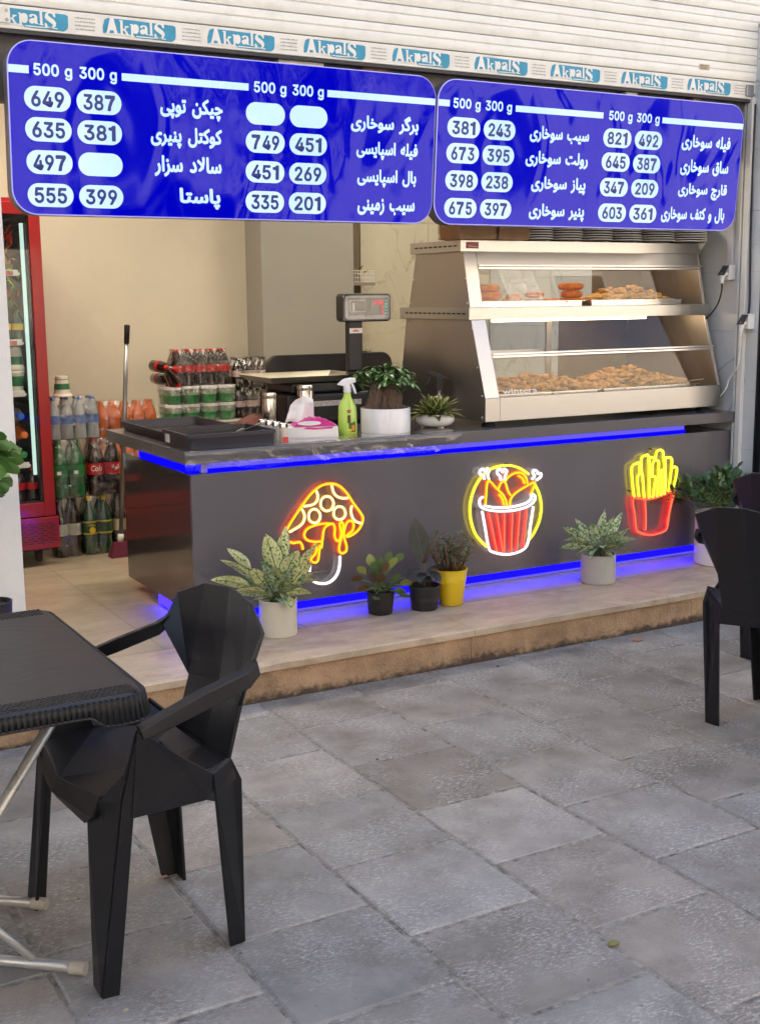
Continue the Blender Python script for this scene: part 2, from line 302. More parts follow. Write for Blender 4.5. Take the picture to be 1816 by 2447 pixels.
 64404: (244, [-1,326,-23,359,3,375,33,393,68,414,107,436,152,461,200,487,217,451,168,424,125,401,88,379,55,360,25,342,0,-3,6,46,62,46,93,47,117,49,135,54,147,60,155,66,160,73,163,81,164,88,161,104,153,122,137,145,111,174,94,190,78,205,62,218,47,230,35,240,25,248,19,255,17,269,18,277,20,285,22,293,25,299,29,304,43,317,60,329,80,342,103,355,130,369,160,384,194,401,230,419,250,375,207,354,171,337,142,322,117,309,97,297,79,286,62,275,45,263,54,285,89,256,120,229,146,204,168,179,186,156,198,132,206,109,208,85,207,72,203,57,196,42,183,28,164,15,137,6,101,-1,54,-3], [6,8,7,5,8,6,5,9,8,4,9,5,4,10,9,48,50,49,3,10,4,47,50,48,3,11,10,2,11,3,46,50,47,2,12,11,46,51,50,1,12,2,45,51,46,1,13,12,0,13,1,44,51,45,44,52,51,43,52,44,43,53,52,42,53,43,42,54,53,41,54,42,41,55,54,40,55,41,39,55,40,39,56,55,38,56,39,38,59,56,59,57,56,37,59,38,37,58,59,57,60,59,36,58,37,58,60,57,35,58,36,35,60,58,35,61,60,34,61,35,33,61,34,32,61,33,31,61,32,31,62,61,30,62,31,29,62,30,29,63,62,28,63,29,28,64,63,27,64,28,27,65,64,26,65,27,26,66,65,25,66,26,25,67,66,24,67,25,23,67,24,23,68,67,22,68,23,21,68,22,21,69,68,20,69,21,19,69,20,19,70,69,18,70,19,17,70,18,16,70,17,14,16,15,14,70,16,14,71,70,14,72,71,14,73,72,14,74,73,14,75,74]),
 64508: (451, [18,-1,18,14,20,30,24,47,29,65,35,84,43,104,85,88,80,72,75,56,71,42,68,28,67,16,66,4,69,-18,76,-37,88,-53,104,-66,123,-76,145,-83,170,-87,196,-89,236,-87,271,-80,300,-69,324,-56,343,-42,356,-27,364,-12,366,1,364,8,356,15,345,22,330,28,314,34,296,41,279,48,263,57,248,67,237,80,229,94,226,111,229,136,239,160,253,183,272,204,294,222,319,236,345,245,373,248,396,247,416,242,431,235,441,229,421,187,411,191,399,196,386,199,373,200,356,198,338,193,321,184,306,174,293,161,283,148,276,133,274,119,276,110,284,101,296,93,311,85,328,78,346,71,365,63,382,55,397,46,409,35,416,23,419,8,415,-15,404,-39,386,-64,360,-87,328,-107,290,-123,245,-134,193,-138,157,-135,124,-129,94,-119,68,-104,47,-85,31,-61,21,-33], [48,50,49,48,51,50,47,51,48,47,52,51,46,52,47,46,53,52,46,56,53,56,55,53,55,54,53,45,58,46,58,57,46,57,56,46,44,59,45,59,58,45,44,60,59,44,61,60,44,62,61,43,62,44,43,63,62,43,64,63,42,64,43,42,65,64,41,65,42,41,66,65,41,67,66,40,67,41,40,68,67,5,7,6,40,69,68,39,69,40,39,70,69,5,8,7,39,71,70,4,8,5,38,71,39,38,72,71,4,9,8,38,73,72,37,73,38,3,9,4,37,74,73,36,74,37,3,10,9,36,75,74,35,75,36,2,10,3,35,76,75,2,11,10,34,76,35,34,77,76,33,77,34,1,11,2,1,12,11,32,77,33,32,78,77,31,78,32,1,13,12,30,78,31,0,13,1,29,78,30,29,79,78,0,14,13,28,79,29,93,14,0,27,79,28,27,80,79,93,15,14,26,80,27,92,15,93,92,16,15,26,81,80,25,81,26,92,17,16,24,81,25,91,17,92,24,82,81,91,18,17,23,82,24,91,19,18,22,82,23,91,20,19,90,20,91,21,82,22,21,83,82,90,21,20,90,83,21,89,83,90,89,84,83,88,84,89,88,85,84,87,85,88,87,86,85]),
 64509: (436, [18,-1,18,14,20,30,24,47,29,65,35,84,43,104,85,88,80,72,75,56,71,42,68,28,67,16,66,4,69,-19,77,-39,90,-55,108,-68,129,-77,153,-84,179,-88,206,-90,240,-88,271,-84,299,-76,323,-67,344,-55,359,-42,369,-27,372,-12,371,-4,366,2,359,9,349,15,336,21,320,26,302,32,282,38,293,87,322,76,348,67,370,60,389,55,406,50,420,48,432,46,442,46,453,44,460,39,465,31,466,23,464,13,458,5,448,-1,436,-3,426,-3,414,-3,416,-12,417,-20,413,-42,402,-63,383,-83,357,-100,325,-116,287,-127,243,-135,193,-138,148,-134,106,-122,70,-104,42,-77,24,-43], [5,7,6,5,8,7,37,39,38,4,8,5,37,40,39,4,9,8,37,41,40,3,9,4,37,42,41,3,10,9,37,43,42,37,44,43,37,45,44,2,10,3,37,46,45,37,47,46,37,48,47,2,11,10,37,49,48,36,49,37,35,49,36,35,50,49,1,11,2,1,12,11,34,50,35,34,51,50,33,51,34,1,13,12,32,51,33,0,13,1,32,52,51,31,52,32,31,53,52,0,14,13,30,53,31,71,14,0,30,56,53,56,54,53,30,57,56,55,54,56,29,57,30,28,57,29,28,58,57,71,15,14,28,59,58,27,59,28,71,16,15,27,60,59,26,60,27,70,16,71,70,17,16,25,60,26,25,61,60,24,61,25,70,18,17,23,61,24,69,18,70,69,19,18,23,62,61,22,62,23,69,20,19,21,62,22,69,21,20,69,62,21,69,63,62,68,63,69,68,64,63,67,64,68,67,65,64,66,65,67]),
 64510: (177, [28,-115,17,-113,7,-106,1,-97,-1,-86,1,-75,7,-65,17,-59,28,-56,39,-59,49,-65,55,-75,57,-86,55,-97,49,-106,39,-113,0,-3,6,46,37,46,60,48,77,53,88,62,95,76,97,97,95,113,92,132,86,153,79,175,71,198,63,221,111,239,118,219,125,196,132,171,137,148,140,125,142,106,140,79,134,56,123,37,108,22,89,11,64,3,35,-1,110,-115,98,-113,89,-106,82,-97,80,-86,82,-75,89,-65,98,-59,110,-56,121,-59,130,-65,137,-75,139,-86,137,-97,130,-106,121,-113], [29,31,30,28,31,29,28,32,31,27,32,28,27,33,32,26,33,27,26,34,33,25,34,26,25,35,34,24,35,25,24,36,35,23,36,24,23,37,36,22,37,23,22,38,37,21,38,22,20,38,21,20,39,38,19,39,20,18,39,19,17,39,18,16,39,17,16,40,39,16,41,40,16,42,41,16,43,42,51,53,52,50,53,51,50,54,53,49,54,50,49,55,54,48,55,49,48,56,55,47,56,48,47,57,56,46,57,47,46,58,57,45,58,46,45,59,58,44,59,45,7,9,8,6,9,7,6,10,9,5,10,6,5,11,10,4,11,5,4,12,11,3,12,4,3,13,12,2,13,3,2,14,13,1,14,2,1,15,14,0,15,1]),
 64511: (221, [68,-115,57,-113,47,-106,41,-97,39,-86,41,-75,47,-65,57,-59,68,-56,79,-59,89,-65,95,-75,97,-86,95,-97,89,-106,79,-113,0,-3,6,46,32,47,52,50,67,57,77,67,85,83,91,104,97,132,104,168,151,159,148,148,145,135,142,122,140,109,139,97,138,87,138,79,139,71,142,63,148,57,159,53,174,49,197,46,227,46,238,44,245,39,249,31,251,23,249,13,242,5,233,-1,221,-3,189,-2,164,1,145,6,131,12,122,21,116,32,112,44,109,59,127,57,117,40,106,27,95,16,81,8,66,3,47,-1,25,-2,149,-115,138,-113,128,-106,122,-97,120,-86,122,-75,128,-65,138,-59,149,-56,160,-59,170,-65,176,-75,178,-86,176,-97,170,-106,160,-113], [24,26,25,24,27,26,24,28,27,24,29,28,23,29,24,23,30,29,23,31,30,22,31,23,22,32,31,22,33,32,21,33,22,21,34,33,21,35,34,20,35,21,20,56,35,56,36,35,20,55,56,57,36,56,58,36,57,58,37,36,19,55,20,58,38,37,18,55,19,58,39,38,17,55,18,58,40,39,16,55,17,58,41,40,16,54,55,58,42,41,59,54,58,54,42,58,54,43,42,16,59,54,59,53,54,16,60,59,16,61,60,16,62,61,16,63,62,16,64,63,72,74,73,71,74,72,71,75,74,70,75,71,70,76,75,69,76,70,69,77,76,68,77,69,68,78,77,67,78,68,67,79,78,66,79,67,66,80,79,65,80,66,7,9,8,6,9,7,6,10,9,5,10,6,5,11,10,4,11,5,4,12,11,3,12,4,3,13,12,2,13,3,2,14,13,1,14,2,1,15,14,0,15,1]),
 65165: (141, [55,0,43,423,91,423,103,0], [0,2,1,0,3,2]),
 65166: (172, [172,-3,131,0,100,8,79,21,65,41,58,67,55,99,43,423,91,423,103,118,105,92,109,73,116,60,129,52,149,47,178,46,189,44,197,39,201,31,202,23,200,13,194,5,184,-1], [6,8,7,6,9,8,6,10,9,5,10,6,5,11,10,5,12,11,4,12,5,4,13,12,4,14,13,4,15,14,4,16,15,4,17,16,3,17,4,3,18,17,3,19,18,3,20,19,2,20,3,2,21,20,1,21,2,1,22,21,0,22,1]),
 65168: (648, [274,-125,263,-123,253,-116,247,-107,245,-96,247,-85,253,-75,263,-69,274,-66,285,-69,295,-75,301,-85,303,-96,301,-107,295,-116,285,-123,284,37,323,41,363,47,403,57,442,70,480,88,513,111,543,139,580,117,576,105,573,96,572,88,571,81,573,73,578,64,587,57,603,51,624,47,654,46,665,44,672,39,676,31,678,23,675,13,669,5,660,-1,648,-3,612,-1,581,5,556,15,539,31,529,51,529,76,540,72,514,52,483,35,449,21,410,9,369,0,325,-7,279,-11,231,-12,182,-11,138,-6,102,3,72,15,48,32,31,52,21,78,18,108,18,123,20,138,23,154,26,170,30,186,34,201,79,190,76,180,74,169,71,156,68,144,67,132,66,122,70,94,82,72,104,56,137,45,184,38,247,36,258,7], [70,72,71,70,73,72,69,73,70,69,74,73,68,74,69,68,75,74,68,76,75,67,76,68,67,77,76,22,24,23,66,77,67,66,78,77,65,78,66,65,79,78,22,25,24,21,25,22,64,79,65,21,26,25,21,27,26,64,80,79,20,27,21,20,28,27,20,48,28,48,29,28,63,80,64,20,47,48,49,29,48,49,30,29,50,30,49,63,81,80,19,50,20,50,47,20,50,31,30,50,32,31,18,50,19,63,82,81,62,82,63,18,51,50,47,32,50,47,33,32,46,33,47,46,34,33,17,51,18,46,35,34,62,83,82,46,36,35,16,51,17,46,37,36,62,84,83,84,51,16,62,57,84,61,57,62,46,38,37,45,38,46,45,39,38,60,57,61,44,39,45,44,40,39,43,40,44,43,41,40,59,57,60,42,41,43,58,57,59,7,9,8,6,9,7,6,10,9,5,10,6,5,11,10,4,11,5,4,12,11,3,12,4,3,13,12,2,13,3,2,14,13,1,14,2,1,15,14,0,15,1]),
 65169: (159, [63,-113,52,-111,42,-105,36,-95,34,-84,36,-73,42,-63,52,-57,63,-55,74,-57,84,-63,90,-73,92,-84,90,-95,84,-105,74,-111,0,-3,6,46,32,47,52,49,67,55,77,64,83,77,85,97,84,113,80,132,75,153,68,175,60,198,51,221,99,239,106,219,114,196,120,171,125,148,129,125,130,106,129,84,125,64,118,48,110,33,98,22,84,13,67,6,47,1,25,-2], [29,31,30,28,31,29,28,32,31,27,32,28,27,33,32,26,33,27,26,34,33,25,34,26,25,35,34,24,35,25,24,36,35,23,36,24,23,37,36,22,37,23,22,38,37,21,38,22,21,39,38,20,39,21,19,39,20,18,39,19,18,40,39,17,40,18,16,40,17,16,41,40,16,42,41,16,43,42,16,44,43,16,45,44,7,9,8,6,9,7,6,10,9,5,10,6,5,11,10,4,11,5,4,12,11,3,12,4,3,13,12,2,13,3,2,14,13,1,14,2,1,15,14,0,15,1]),
 65174: (648, [250,238,238,240,229,246,222,256,220,267,222,278,229,287,238,294,250,296,261,294,270,287,276,278,279,267,276,256,270,246,261,240,284,37,323,41,363,47,403,57,442,70,480,88,513,111,543,139,580,117,576,105,573,96,572,88,571,81,573,73,578,64,587,57,603,51,624,47,654,46,665,44,672,39,676,31,678,23,675,13,669,5,660,-1,648,-3,612,-1,581,5,556,15,539,31,529,51,529,76,540,72,514,52,483,35,449,21,410,9,369,0,325,-7,279,-11,231,-12,182,-11,138,-6,102,3,72,15,48,32,31,52,21,78,18,108,18,123,20,138,23,154,26,170,30,186,34,201,79,190,76,180,74,169,71,156,68,144,67,132,66,122,70,94,82,72,104,56,137,45,184,38,247,36,258,7,331,238,319,240,310,246,303,256,301,267,303,278,310,287,319,294,331,296,342,294,351,287,358,278,360,267,358,256,351,246,342,240], [70,72,71,70,73,72,69,73,70,69,74,73,68,74,69,68,75,74,68,76,75,67,76,68,67,77,76,22,24,23,66,77,67,66,78,77,65,78,66,65,79,78,22,25,24,21,25,22,64,79,65,21,26,25,21,27,26,64,80,79,20,27,21,20,28,27,20,48,28,48,29,28,63,80,64,20,47,48,49,29,48,49,30,29,50,30,49,63,81,80,19,50,20,50,47,20,50,31,30,50,32,31,18,50,19,63,82,81,62,82,63,18,51,50,47,32,50,47,33,32,46,33,47,46,34,33,17,51,18,46,35,34,62,83,82,46,36,35,16,51,17,46,37,36,62,84,83,84,51,16,62,57,84,61,57,62,46,38,37,45,38,46,45,39,38,60,57,61,44,39,45,44,40,39,43,40,44,43,41,40,59,57,60,42,41,43,58,57,59,93,95,94,92,95,93,92,96,95,91,96,92,91,97,96,90,97,91,90,98,97,89,98,90,89,99,98,88,99,89,88,100,99,87,100,88,87,101,100,86,101,87,7,9,8,6,9,7,6,10,9,5,10,6,5,11,10,4,11,5,4,12,11,3,12,4,3,13,12,2,13,3,2,14,13,1,14,2,1,15,14,0,15,1]),
 65175: (177, [48,301,37,303,27,309,21,319,18,330,21,341,27,350,37,357,48,359,59,357,68,350,75,341,77,330,75,319,68,309,59,303,0,-3,6,46,37,46,60,48,77,53,88,62,95,76,97,97,95,113,92,132,86,153,79,175,71,198,63,221,111,239,118,219,125,196,132,171,137,148,140,125,142,106,140,79,134,56,123,37,108,22,89,11,64,3,35,-1,129,301,118,303,108,309,102,319,100,330,102,341,108,350,118,357,129,359,140,357,150,350,156,341,158,330,156,319,150,309,140,303], [29,31,30,28,31,29,28,32,31,27,32,28,27,33,32,26,33,27,26,34,33,25,34,26,25,35,34,24,35,25,24,36,35,23,36,24,23,37,36,22,37,23,22,38,37,21,38,22,20,38,21,20,39,38,19,39,20,18,39,19,17,39,18,16,39,17,16,40,39,16,41,40,16,42,41,16,43,42,51,53,52,50,53,51,50,54,53,49,54,50,49,55,54,48,55,49,48,56,55,47,56,48,47,57,56,46,57,47,46,58,57,45,58,46,45,59,58,44,59,45,7,9,8,6,9,7,6,10,9,5,10,6,5,11,10,4,11,5,4,12,11,3,12,4,3,13,12,2,13,3,2,14,13,1,14,2,1,15,14,0,15,1]),
 65176: (221, [77,229,66,231,56,237,50,247,47,258,50,269,56,279,66,285,77,287,88,285,98,279,104,269,106,258,104,247,98,237,88,231,0,-3,6,46,32,47,52,50,67,57,77,67,85,83,91,104,97,132,104,168,151,159,148,148,145,135,142,122,140,109,139,97,138,87,138,79,139,71,142,63,148,57,159,53,174,49,197,46,227,46,238,44,245,39,249,31,251,23,249,13,242,5,233,-1,221,-3,189,-2,164,1,145,6,131,12,122,21,116,32,112,44,109,59,127,57,117,40,106,27,95,16,81,8,66,3,47,-1,25,-2,158,229,147,231,137,237,131,247,129,258,131,269,137,279,147,285,158,287,169,285,179,279,185,269,187,258,185,247,179,237,169,231], [24,26,25,24,27,26,24,28,27,24,29,28,23,29,24,23,30,29,23,31,30,22,31,23,22,32,31,22,33,32,21,33,22,21,34,33,21,35,34,20,35,21,20,56,35,56,36,35,20,55,56,57,36,56,58,36,57,58,37,36,19,55,20,58,38,37,18,55,19,58,39,38,17,55,18,58,40,39,16,55,17,58,41,40,16,54,55,58,42,41,59,54,58,54,42,58,54,43,42,16,59,54,59,53,54,16,60,59,16,61,60,16,62,61,16,63,62,16,64,63,72,74,73,71,74,72,71,75,74,70,75,71,70,76,75,69,76,70,69,77,76,68,77,69,68,78,77,67,78,68,67,79,78,66,79,67,66,80,79,65,80,66,7,9,8,6,9,7,6,10,9,5,10,6,5,11,10,4,11,5,4,12,11,3,12,4,3,13,12,2,13,3,2,14,13,1,14,2,1,15,14,0,15,1]),
 65191: (349, [99,270,88,272,78,278,72,288,69,299,72,310,78,320,88,326,99,328,110,326,119,320,126,310,128,299,126,288,119,278,110,272,0,-3,5,46,36,47,66,50,95,56,124,64,152,74,179,86,204,99,229,115,212,128,193,139,172,148,149,154,124,159,98,160,89,160,81,159,72,159,64,157,55,156,45,154,36,199,52,203,68,206,83,208,98,209,128,207,154,201,178,193,199,183,219,172,238,162,256,152,273,144,291,138,309,136,321,136,325,94,301,92,279,87,257,78,237,68,216,57,194,45,170,33,144,22,115,12,82,4,43,-1], [41,43,42,40,43,41,40,44,43,39,44,40,38,44,39,38,45,44,37,45,38,37,36,45,36,35,45,35,46,45,35,34,46,34,33,46,33,47,46,33,32,47,32,31,47,31,48,47,31,49,48,30,49,31,29,49,30,28,49,29,28,50,49,27,50,28,27,51,50,26,51,27,26,52,51,26,53,52,26,54,53,25,54,26,24,54,25,23,54,24,23,55,54,23,56,55,23,57,56,22,57,23,22,58,57,21,58,22,21,59,58,20,59,21,20,60,59,19,60,20,18,60,19,17,60,18,16,60,17,16,61,60,16,62,61,16,63,62,16,64,63,16,65,64,7,9,8,6,9,7,6,10,9,5,10,6,5,11,10,4,11,5,4,12,11,3,12,4,3,13,12,2,13,3,2,14,13,1,14,2,1,15,14,0,15,1]),
 65193: (283, [21,27,44,68,59,60,78,53,101,47,127,46,154,47,175,52,190,59,200,69,206,82,208,96,207,109,203,125,195,146,181,173,160,207,130,251,171,278,200,237,221,200,237,167,248,138,254,114,256,93,253,70,244,47,228,27,205,11,171,0,127,-4,106,-3,86,0,67,4,50,10,34,18], [17,19,18,16,19,17,16,20,19,15,20,16,15,21,20,14,21,15,14,22,21,13,22,14,13,23,22,12,23,13,12,24,23,11,24,12,10,24,11,10,25,24,9,25,10,9,26,25,8,26,9,0,2,1,0,3,2,7,26,8,0,4,3,6,26,7,0,5,4,5,26,6,5,27,26,0,27,5,0,28,27,35,28,0,34,28,35,34,29,28,33,29,34,32,29,33,31,29,32,31,30,29]),
 65197: (218, [2,-136,-15,-91,38,-70,77,-46,105,-19,122,9,131,37,134,63,133,80,130,95,126,112,118,130,107,152,93,179,136,201,156,163,169,128,176,96,178,68,175,32,166,0,152,-29,134,-54,114,-75,91,-94,68,-109,44,-121,22,-130], [13,15,14,12,15,13,12,16,15,11,16,12,10,16,11,10,17,16,9,17,10,9,18,17,8,18,9,7,18,8,7,19,18,6,19,7,5,19,6,5,20,19,4,20,5,4,21,20,3,21,4,3,22,21,2,22,3,2,23,22,1,23,2,1,24,23,0,24,1,0,25,24,0,26,25,0,27,26]),
 65198: (235, [2,-138,-15,-92,25,-77,57,-60,83,-41,103,-21,117,0,127,22,132,43,134,63,131,93,121,122,108,152,93,179,136,201,147,180,156,160,164,140,172,122,178,105,183,90,192,68,204,55,220,48,241,46,251,44,259,39,263,31,264,23,262,13,256,5,247,-1,235,-3,211,-1,192,6,178,17,168,31,161,46,156,62,175,52,171,14,158,-20,138,-50,113,-76,85,-98,56,-116,28,-129], [13,15,14,13,16,15,12,16,13,12,17,16,11,17,12,11,18,17,10,18,11,10,19,18,10,20,19,9,20,10,9,21,20,9,38,21,38,22,21,8,38,9,8,37,38,39,22,38,39,23,22,40,23,39,40,24,23,8,36,37,40,35,24,35,25,24,35,26,25,7,36,8,35,27,26,35,28,27,7,35,36,35,29,28,6,35,7,6,40,35,40,34,35,6,41,40,5,41,6,5,42,41,4,42,5,3,42,4,3,43,42,2,43,3,2,44,43,1,44,2,0,44,1,0,45,44,0,46,45]),
 65199: (218, [105,269,93,271,84,278,77,287,75,298,77,309,84,319,93,326,105,328,116,326,125,319,132,309,134,298,132,287,125,278,116,271,2,-136,-15,-91,38,-70,77,-46,105,-19,122,9,131,37,134,63,133,80,130,95,126,112,118,130,107,152,93,179,136,201,156,163,169,128,176,96,178,68,175,32,166,0,152,-29,134,-54,114,-75,91,-94,68,-109,44,-121,22,-130], [29,31,30,28,31,29,28,32,31,27,32,28,26,32,27,26,33,32,25,33,26,25,34,33,24,34,25,23,34,24,23,35,34,22,35,23,21,35,22,21,36,35,20,36,21,20,37,36,19,37,20,19,38,37,18,38,19,18,39,38,17,39,18,17,40,39,16,40,17,16,41,40,16,42,41,16,43,42,7,9,8,6,9,7,6,10,9,5,10,6,5,11,10,4,11,5,4,12,11,3,12,4,3,13,12,2,13,3,2,14,13,1,14,2,1,15,14,0,15,1]),
 65200: (235, [97,269,85,271,76,278,69,287,67,298,69,309,76,319,85,326,97,328,108,326,117,319,124,309,126,298,124,287,117,278,108,271,2,-138,-15,-92,25,-77,57,-60,83,-41,103,-21,117,0,127,22,132,43,134,63,131,93,121,122,108,152,93,179,136,201,147,180,156,160,164,140,172,122,178,105,183,90,192,68,204,55,220,48,241,46,251,44,259,39,263,31,264,23,262,13,256,5,247,-1,235,-3,211,-1,192,6,178,17,168,31,161,46,156,62,175,52,171,14,158,-20,138,-50,113,-76,85,-98,56,-116,28,-129], [29,31,30,29,32,31,28,32,29,28,33,32,27,33,28,27,34,33,26,34,27,26,35,34,26,36,35,25,36,26,25,37,36,25,54,37,54,38,37,24,54,25,24,53,54,55,38,54,55,39,38,56,39,55,56,40,39,24,52,53,56,51,40,51,41,40,51,42,41,23,52,24,51,43,42,51,44,43,23,51,52,51,45,44,22,51,23,22,56,51,56,50,51,22,57,56,21,57,22,21,58,57,20,58,21,19,58,20,19,59,58,18,59,19,18,60,59,17,60,18,16,60,17,16,61,60,16,62,61,7,9,8,6,9,7,6,10,9,5,10,6,5,11,10,4,11,5,4,12,11,3,12,4,3,13,12,2,13,3,2,14,13,1,14,2,1,15,14,0,15,1]),
 65203: (465, [0,-3,6,46,23,46,37,48,48,53,57,62,64,76,72,97,79,125,88,163,133,151,130,140,127,128,125,115,122,102,120,89,120,77,123,64,131,54,147,48,172,46,188,46,201,49,211,54,220,63,227,78,233,99,239,128,245,167,290,159,289,147,286,133,284,117,282,102,280,88,280,77,281,69,284,61,289,55,299,50,314,47,334,46,350,47,364,50,375,56,383,65,388,79,390,97,387,122,380,153,369,187,356,221,404,239,412,219,419,196,425,171,430,148,434,125,435,106,433,80,428,58,419,39,408,24,393,12,376,4,356,-1,333,-3,308,-1,287,4,272,12,260,23,248,57,268,57,256,35,244,19,230,8,213,1,192,-2,165,-3,149,-2,133,2,117,9,104,20,89,62,107,66,96,39,82,21,66,9,47,2,25,-2], [51,53,52,50,53,51,50,54,53,50,55,54,49,55,50,49,56,55,27,29,28,8,10,9,27,30,29,48,56,49,8,11,10,48,57,56,27,31,30,8,12,11,27,32,31,26,32,27,8,13,12,48,58,57,7,13,8,47,58,48,26,33,32,7,14,13,47,59,58,26,34,33,7,15,14,25,34,26,6,15,7,46,59,47,6,16,15,25,35,34,46,60,59,45,60,46,24,35,25,6,17,16,24,36,35,5,84,6,84,17,6,24,37,36,5,83,84,85,17,84,44,60,45,85,18,17,23,37,24,5,85,83,4,85,5,23,71,37,71,72,37,72,38,37,44,61,60,23,73,71,73,38,72,43,61,44,73,39,38,85,19,18,22,73,23,3,85,4,73,40,39,42,61,43,21,73,22,2,85,3,85,20,19,73,41,40,41,61,42,20,73,21,1,85,2,0,85,1,85,73,20,73,61,41,86,73,85,73,62,61,86,70,73,0,86,85,86,82,85,74,70,73,70,62,73,70,63,62,86,74,70,74,69,70,0,87,86,82,74,86,81,74,82,81,75,74,0,88,87,80,75,81,80,76,75,0,89,88,79,76,80,79,77,76,78,77,79]),
 65204: (504, [0,-3,6,46,23,46,37,48,48,53,57,62,64,76,72,97,79,125,88,163,133,151,129,134,124,115,121,95,120,77,121,68,124,60,131,54,141,49,154,47,172,46,188,46,201,49,211,54,220,63,227,78,233,99,239,128,245,167,290,159,289,147,286,133,284,117,282,102,280,88,280,77,281,69,284,61,289,55,299,50,314,47,334,46,359,49,377,58,387,74,390,96,390,110,389,125,389,141,387,159,386,179,383,202,426,205,430,161,434,126,440,98,447,77,457,62,471,53,488,47,510,46,521,44,528,39,532,31,533,23,531,13,525,5,516,-1,504,-3,485,-2,468,3,453,9,441,18,430,29,422,41,415,54,411,68,422,64,414,40,402,23,386,11,369,3,349,-2,328,-3,305,-1,286,4,271,12,260,23,248,57,268,57,256,35,244,19,230,8,213,1,192,-2,165,-3,149,-2,133,2,117,9,104,20,89,62,107,66,96,39,82,21,66,9,47,2,25,-2], [51,53,52,50,53,51,49,53,50,27,29,28,8,10,9,49,54,53,27,30,29,48,54,49,8,11,10,27,31,30,47,54,48,8,12,11,27,32,31,26,32,27,47,55,54,7,12,8,46,55,47,26,33,32,7,13,12,45,55,46,26,34,33,25,34,26,45,56,55,6,13,7,44,56,45,6,14,13,25,35,34,24,35,25,44,57,56,6,15,14,24,36,35,5,15,6,43,76,44,76,57,44,24,37,36,5,101,15,101,16,15,43,75,76,77,57,76,5,100,101,102,16,101,78,57,77,23,37,24,78,58,57,5,102,100,4,102,5,23,88,37,88,89,37,89,38,37,102,17,16,42,75,43,23,90,88,90,38,89,90,39,38,102,18,17,42,74,75,22,90,23,3,102,4,78,59,58,90,40,39,102,19,18,41,74,42,21,90,22,2,102,3,78,60,59,90,41,40,102,20,19,20,90,21,1,102,2,0,102,1,102,90,20,90,78,41,78,74,41,78,61,60,78,62,61,78,73,74,90,79,78,73,62,78,103,90,102,73,63,62,103,87,90,0,103,102,103,99,102,91,87,90,87,79,90,73,64,63,72,64,73,103,91,87,91,86,87,72,65,64,0,104,103,99,91,103,98,91,99,98,92,91,71,65,72,71,66,65,70,66,71,0,105,104,97,92,98,97,93,92,70,67,66,69,67,70,0,106,105,96,93,97,96,94,93,69,68,67,95,94,96]),
 65234: (651, [504,307,492,309,483,316,476,325,474,336,476,347,483,357,492,364,504,366,515,364,524,357,531,347,533,336,531,325,524,316,515,309,247,36,289,37,328,38,363,40,395,43,423,46,447,49,466,52,480,56,500,63,518,72,534,84,547,98,555,114,558,133,557,143,554,154,549,165,543,175,536,184,527,191,518,196,507,197,494,195,481,187,470,176,461,162,456,146,454,130,457,113,464,98,475,85,488,74,516,57,460,39,438,58,426,72,415,89,408,109,405,132,408,155,414,176,424,196,437,213,453,227,470,237,489,244,509,246,536,242,560,230,580,211,594,188,603,163,606,136,604,112,597,91,586,72,571,55,553,41,533,28,487,10,471,6,448,2,420,-2,388,-5,352,-8,314,-10,273,-12,651,-3,621,-2,592,0,562,4,534,10,508,17,483,25,524,53,543,51,566,49,590,48,615,47,637,46,657,46,668,44,675,39,679,31,680,23,678,13,672,5,663,-1,231,-12,182,-11,138,-6,102,3,72,15,48,32,31,52,21,78,18,108,18,123,20,138,23,154,26,170,30,186,34,201,79,190,76,180,74,169,71,156,68,144,67,132,66,122,70,94,82,72,104,56,137,45,184,38,258,7], [62,64,63,61,64,62,61,65,64,60,65,61,60,66,65,59,66,60,58,66,59,58,38,66,38,67,66,118,120,119,58,39,38,37,67,38,36,67,37,57,39,58,57,40,39,35,67,36,118,121,120,35,68,67,57,41,40,117,121,118,34,68,35,117,122,121,56,41,57,56,42,41,33,68,34,116,122,117,116,123,122,32,68,33,32,69,68,56,43,42,116,124,123,55,43,56,115,124,116,31,69,32,55,44,43,115,125,124,30,69,31,114,125,115,30,70,69,29,70,30,114,126,125,54,44,55,54,45,44,113,126,114,113,127,126,28,70,29,54,46,45,28,71,70,53,46,54,112,127,113,53,47,46,27,71,28,112,128,127,27,72,71,52,47,53,52,48,47,26,72,27,111,128,112,52,25,48,25,72,26,111,129,128,51,25,52,25,73,72,51,24,25,49,73,25,22,23,51,23,24,51,50,91,49,91,73,49,111,130,129,91,92,73,92,74,73,50,90,91,110,130,111,74,93,92,74,94,93,74,95,94,21,50,22,74,96,95,74,97,96,20,50,21,74,98,97,110,131,130,74,99,98,19,50,20,75,99,74,18,50,19,75,100,99,18,90,50,110,16,131,17,90,18,16,90,17,110,105,16,109,105,110,75,101,100,89,101,75,89,102,101,76,88,89,108,105,109,77,88,76,77,87,88,78,87,77,78,86,87,107,105,108,79,86,78,79,85,86,80,85,79,106,105,107,7,9,8,6,9,7,6,10,9,5,10,6,5,11,10,4,11,5,4,12,11,3,12,4,3,13,12,2,13,3,2,14,13,1,14,2,1,15,14,0,15,1]),
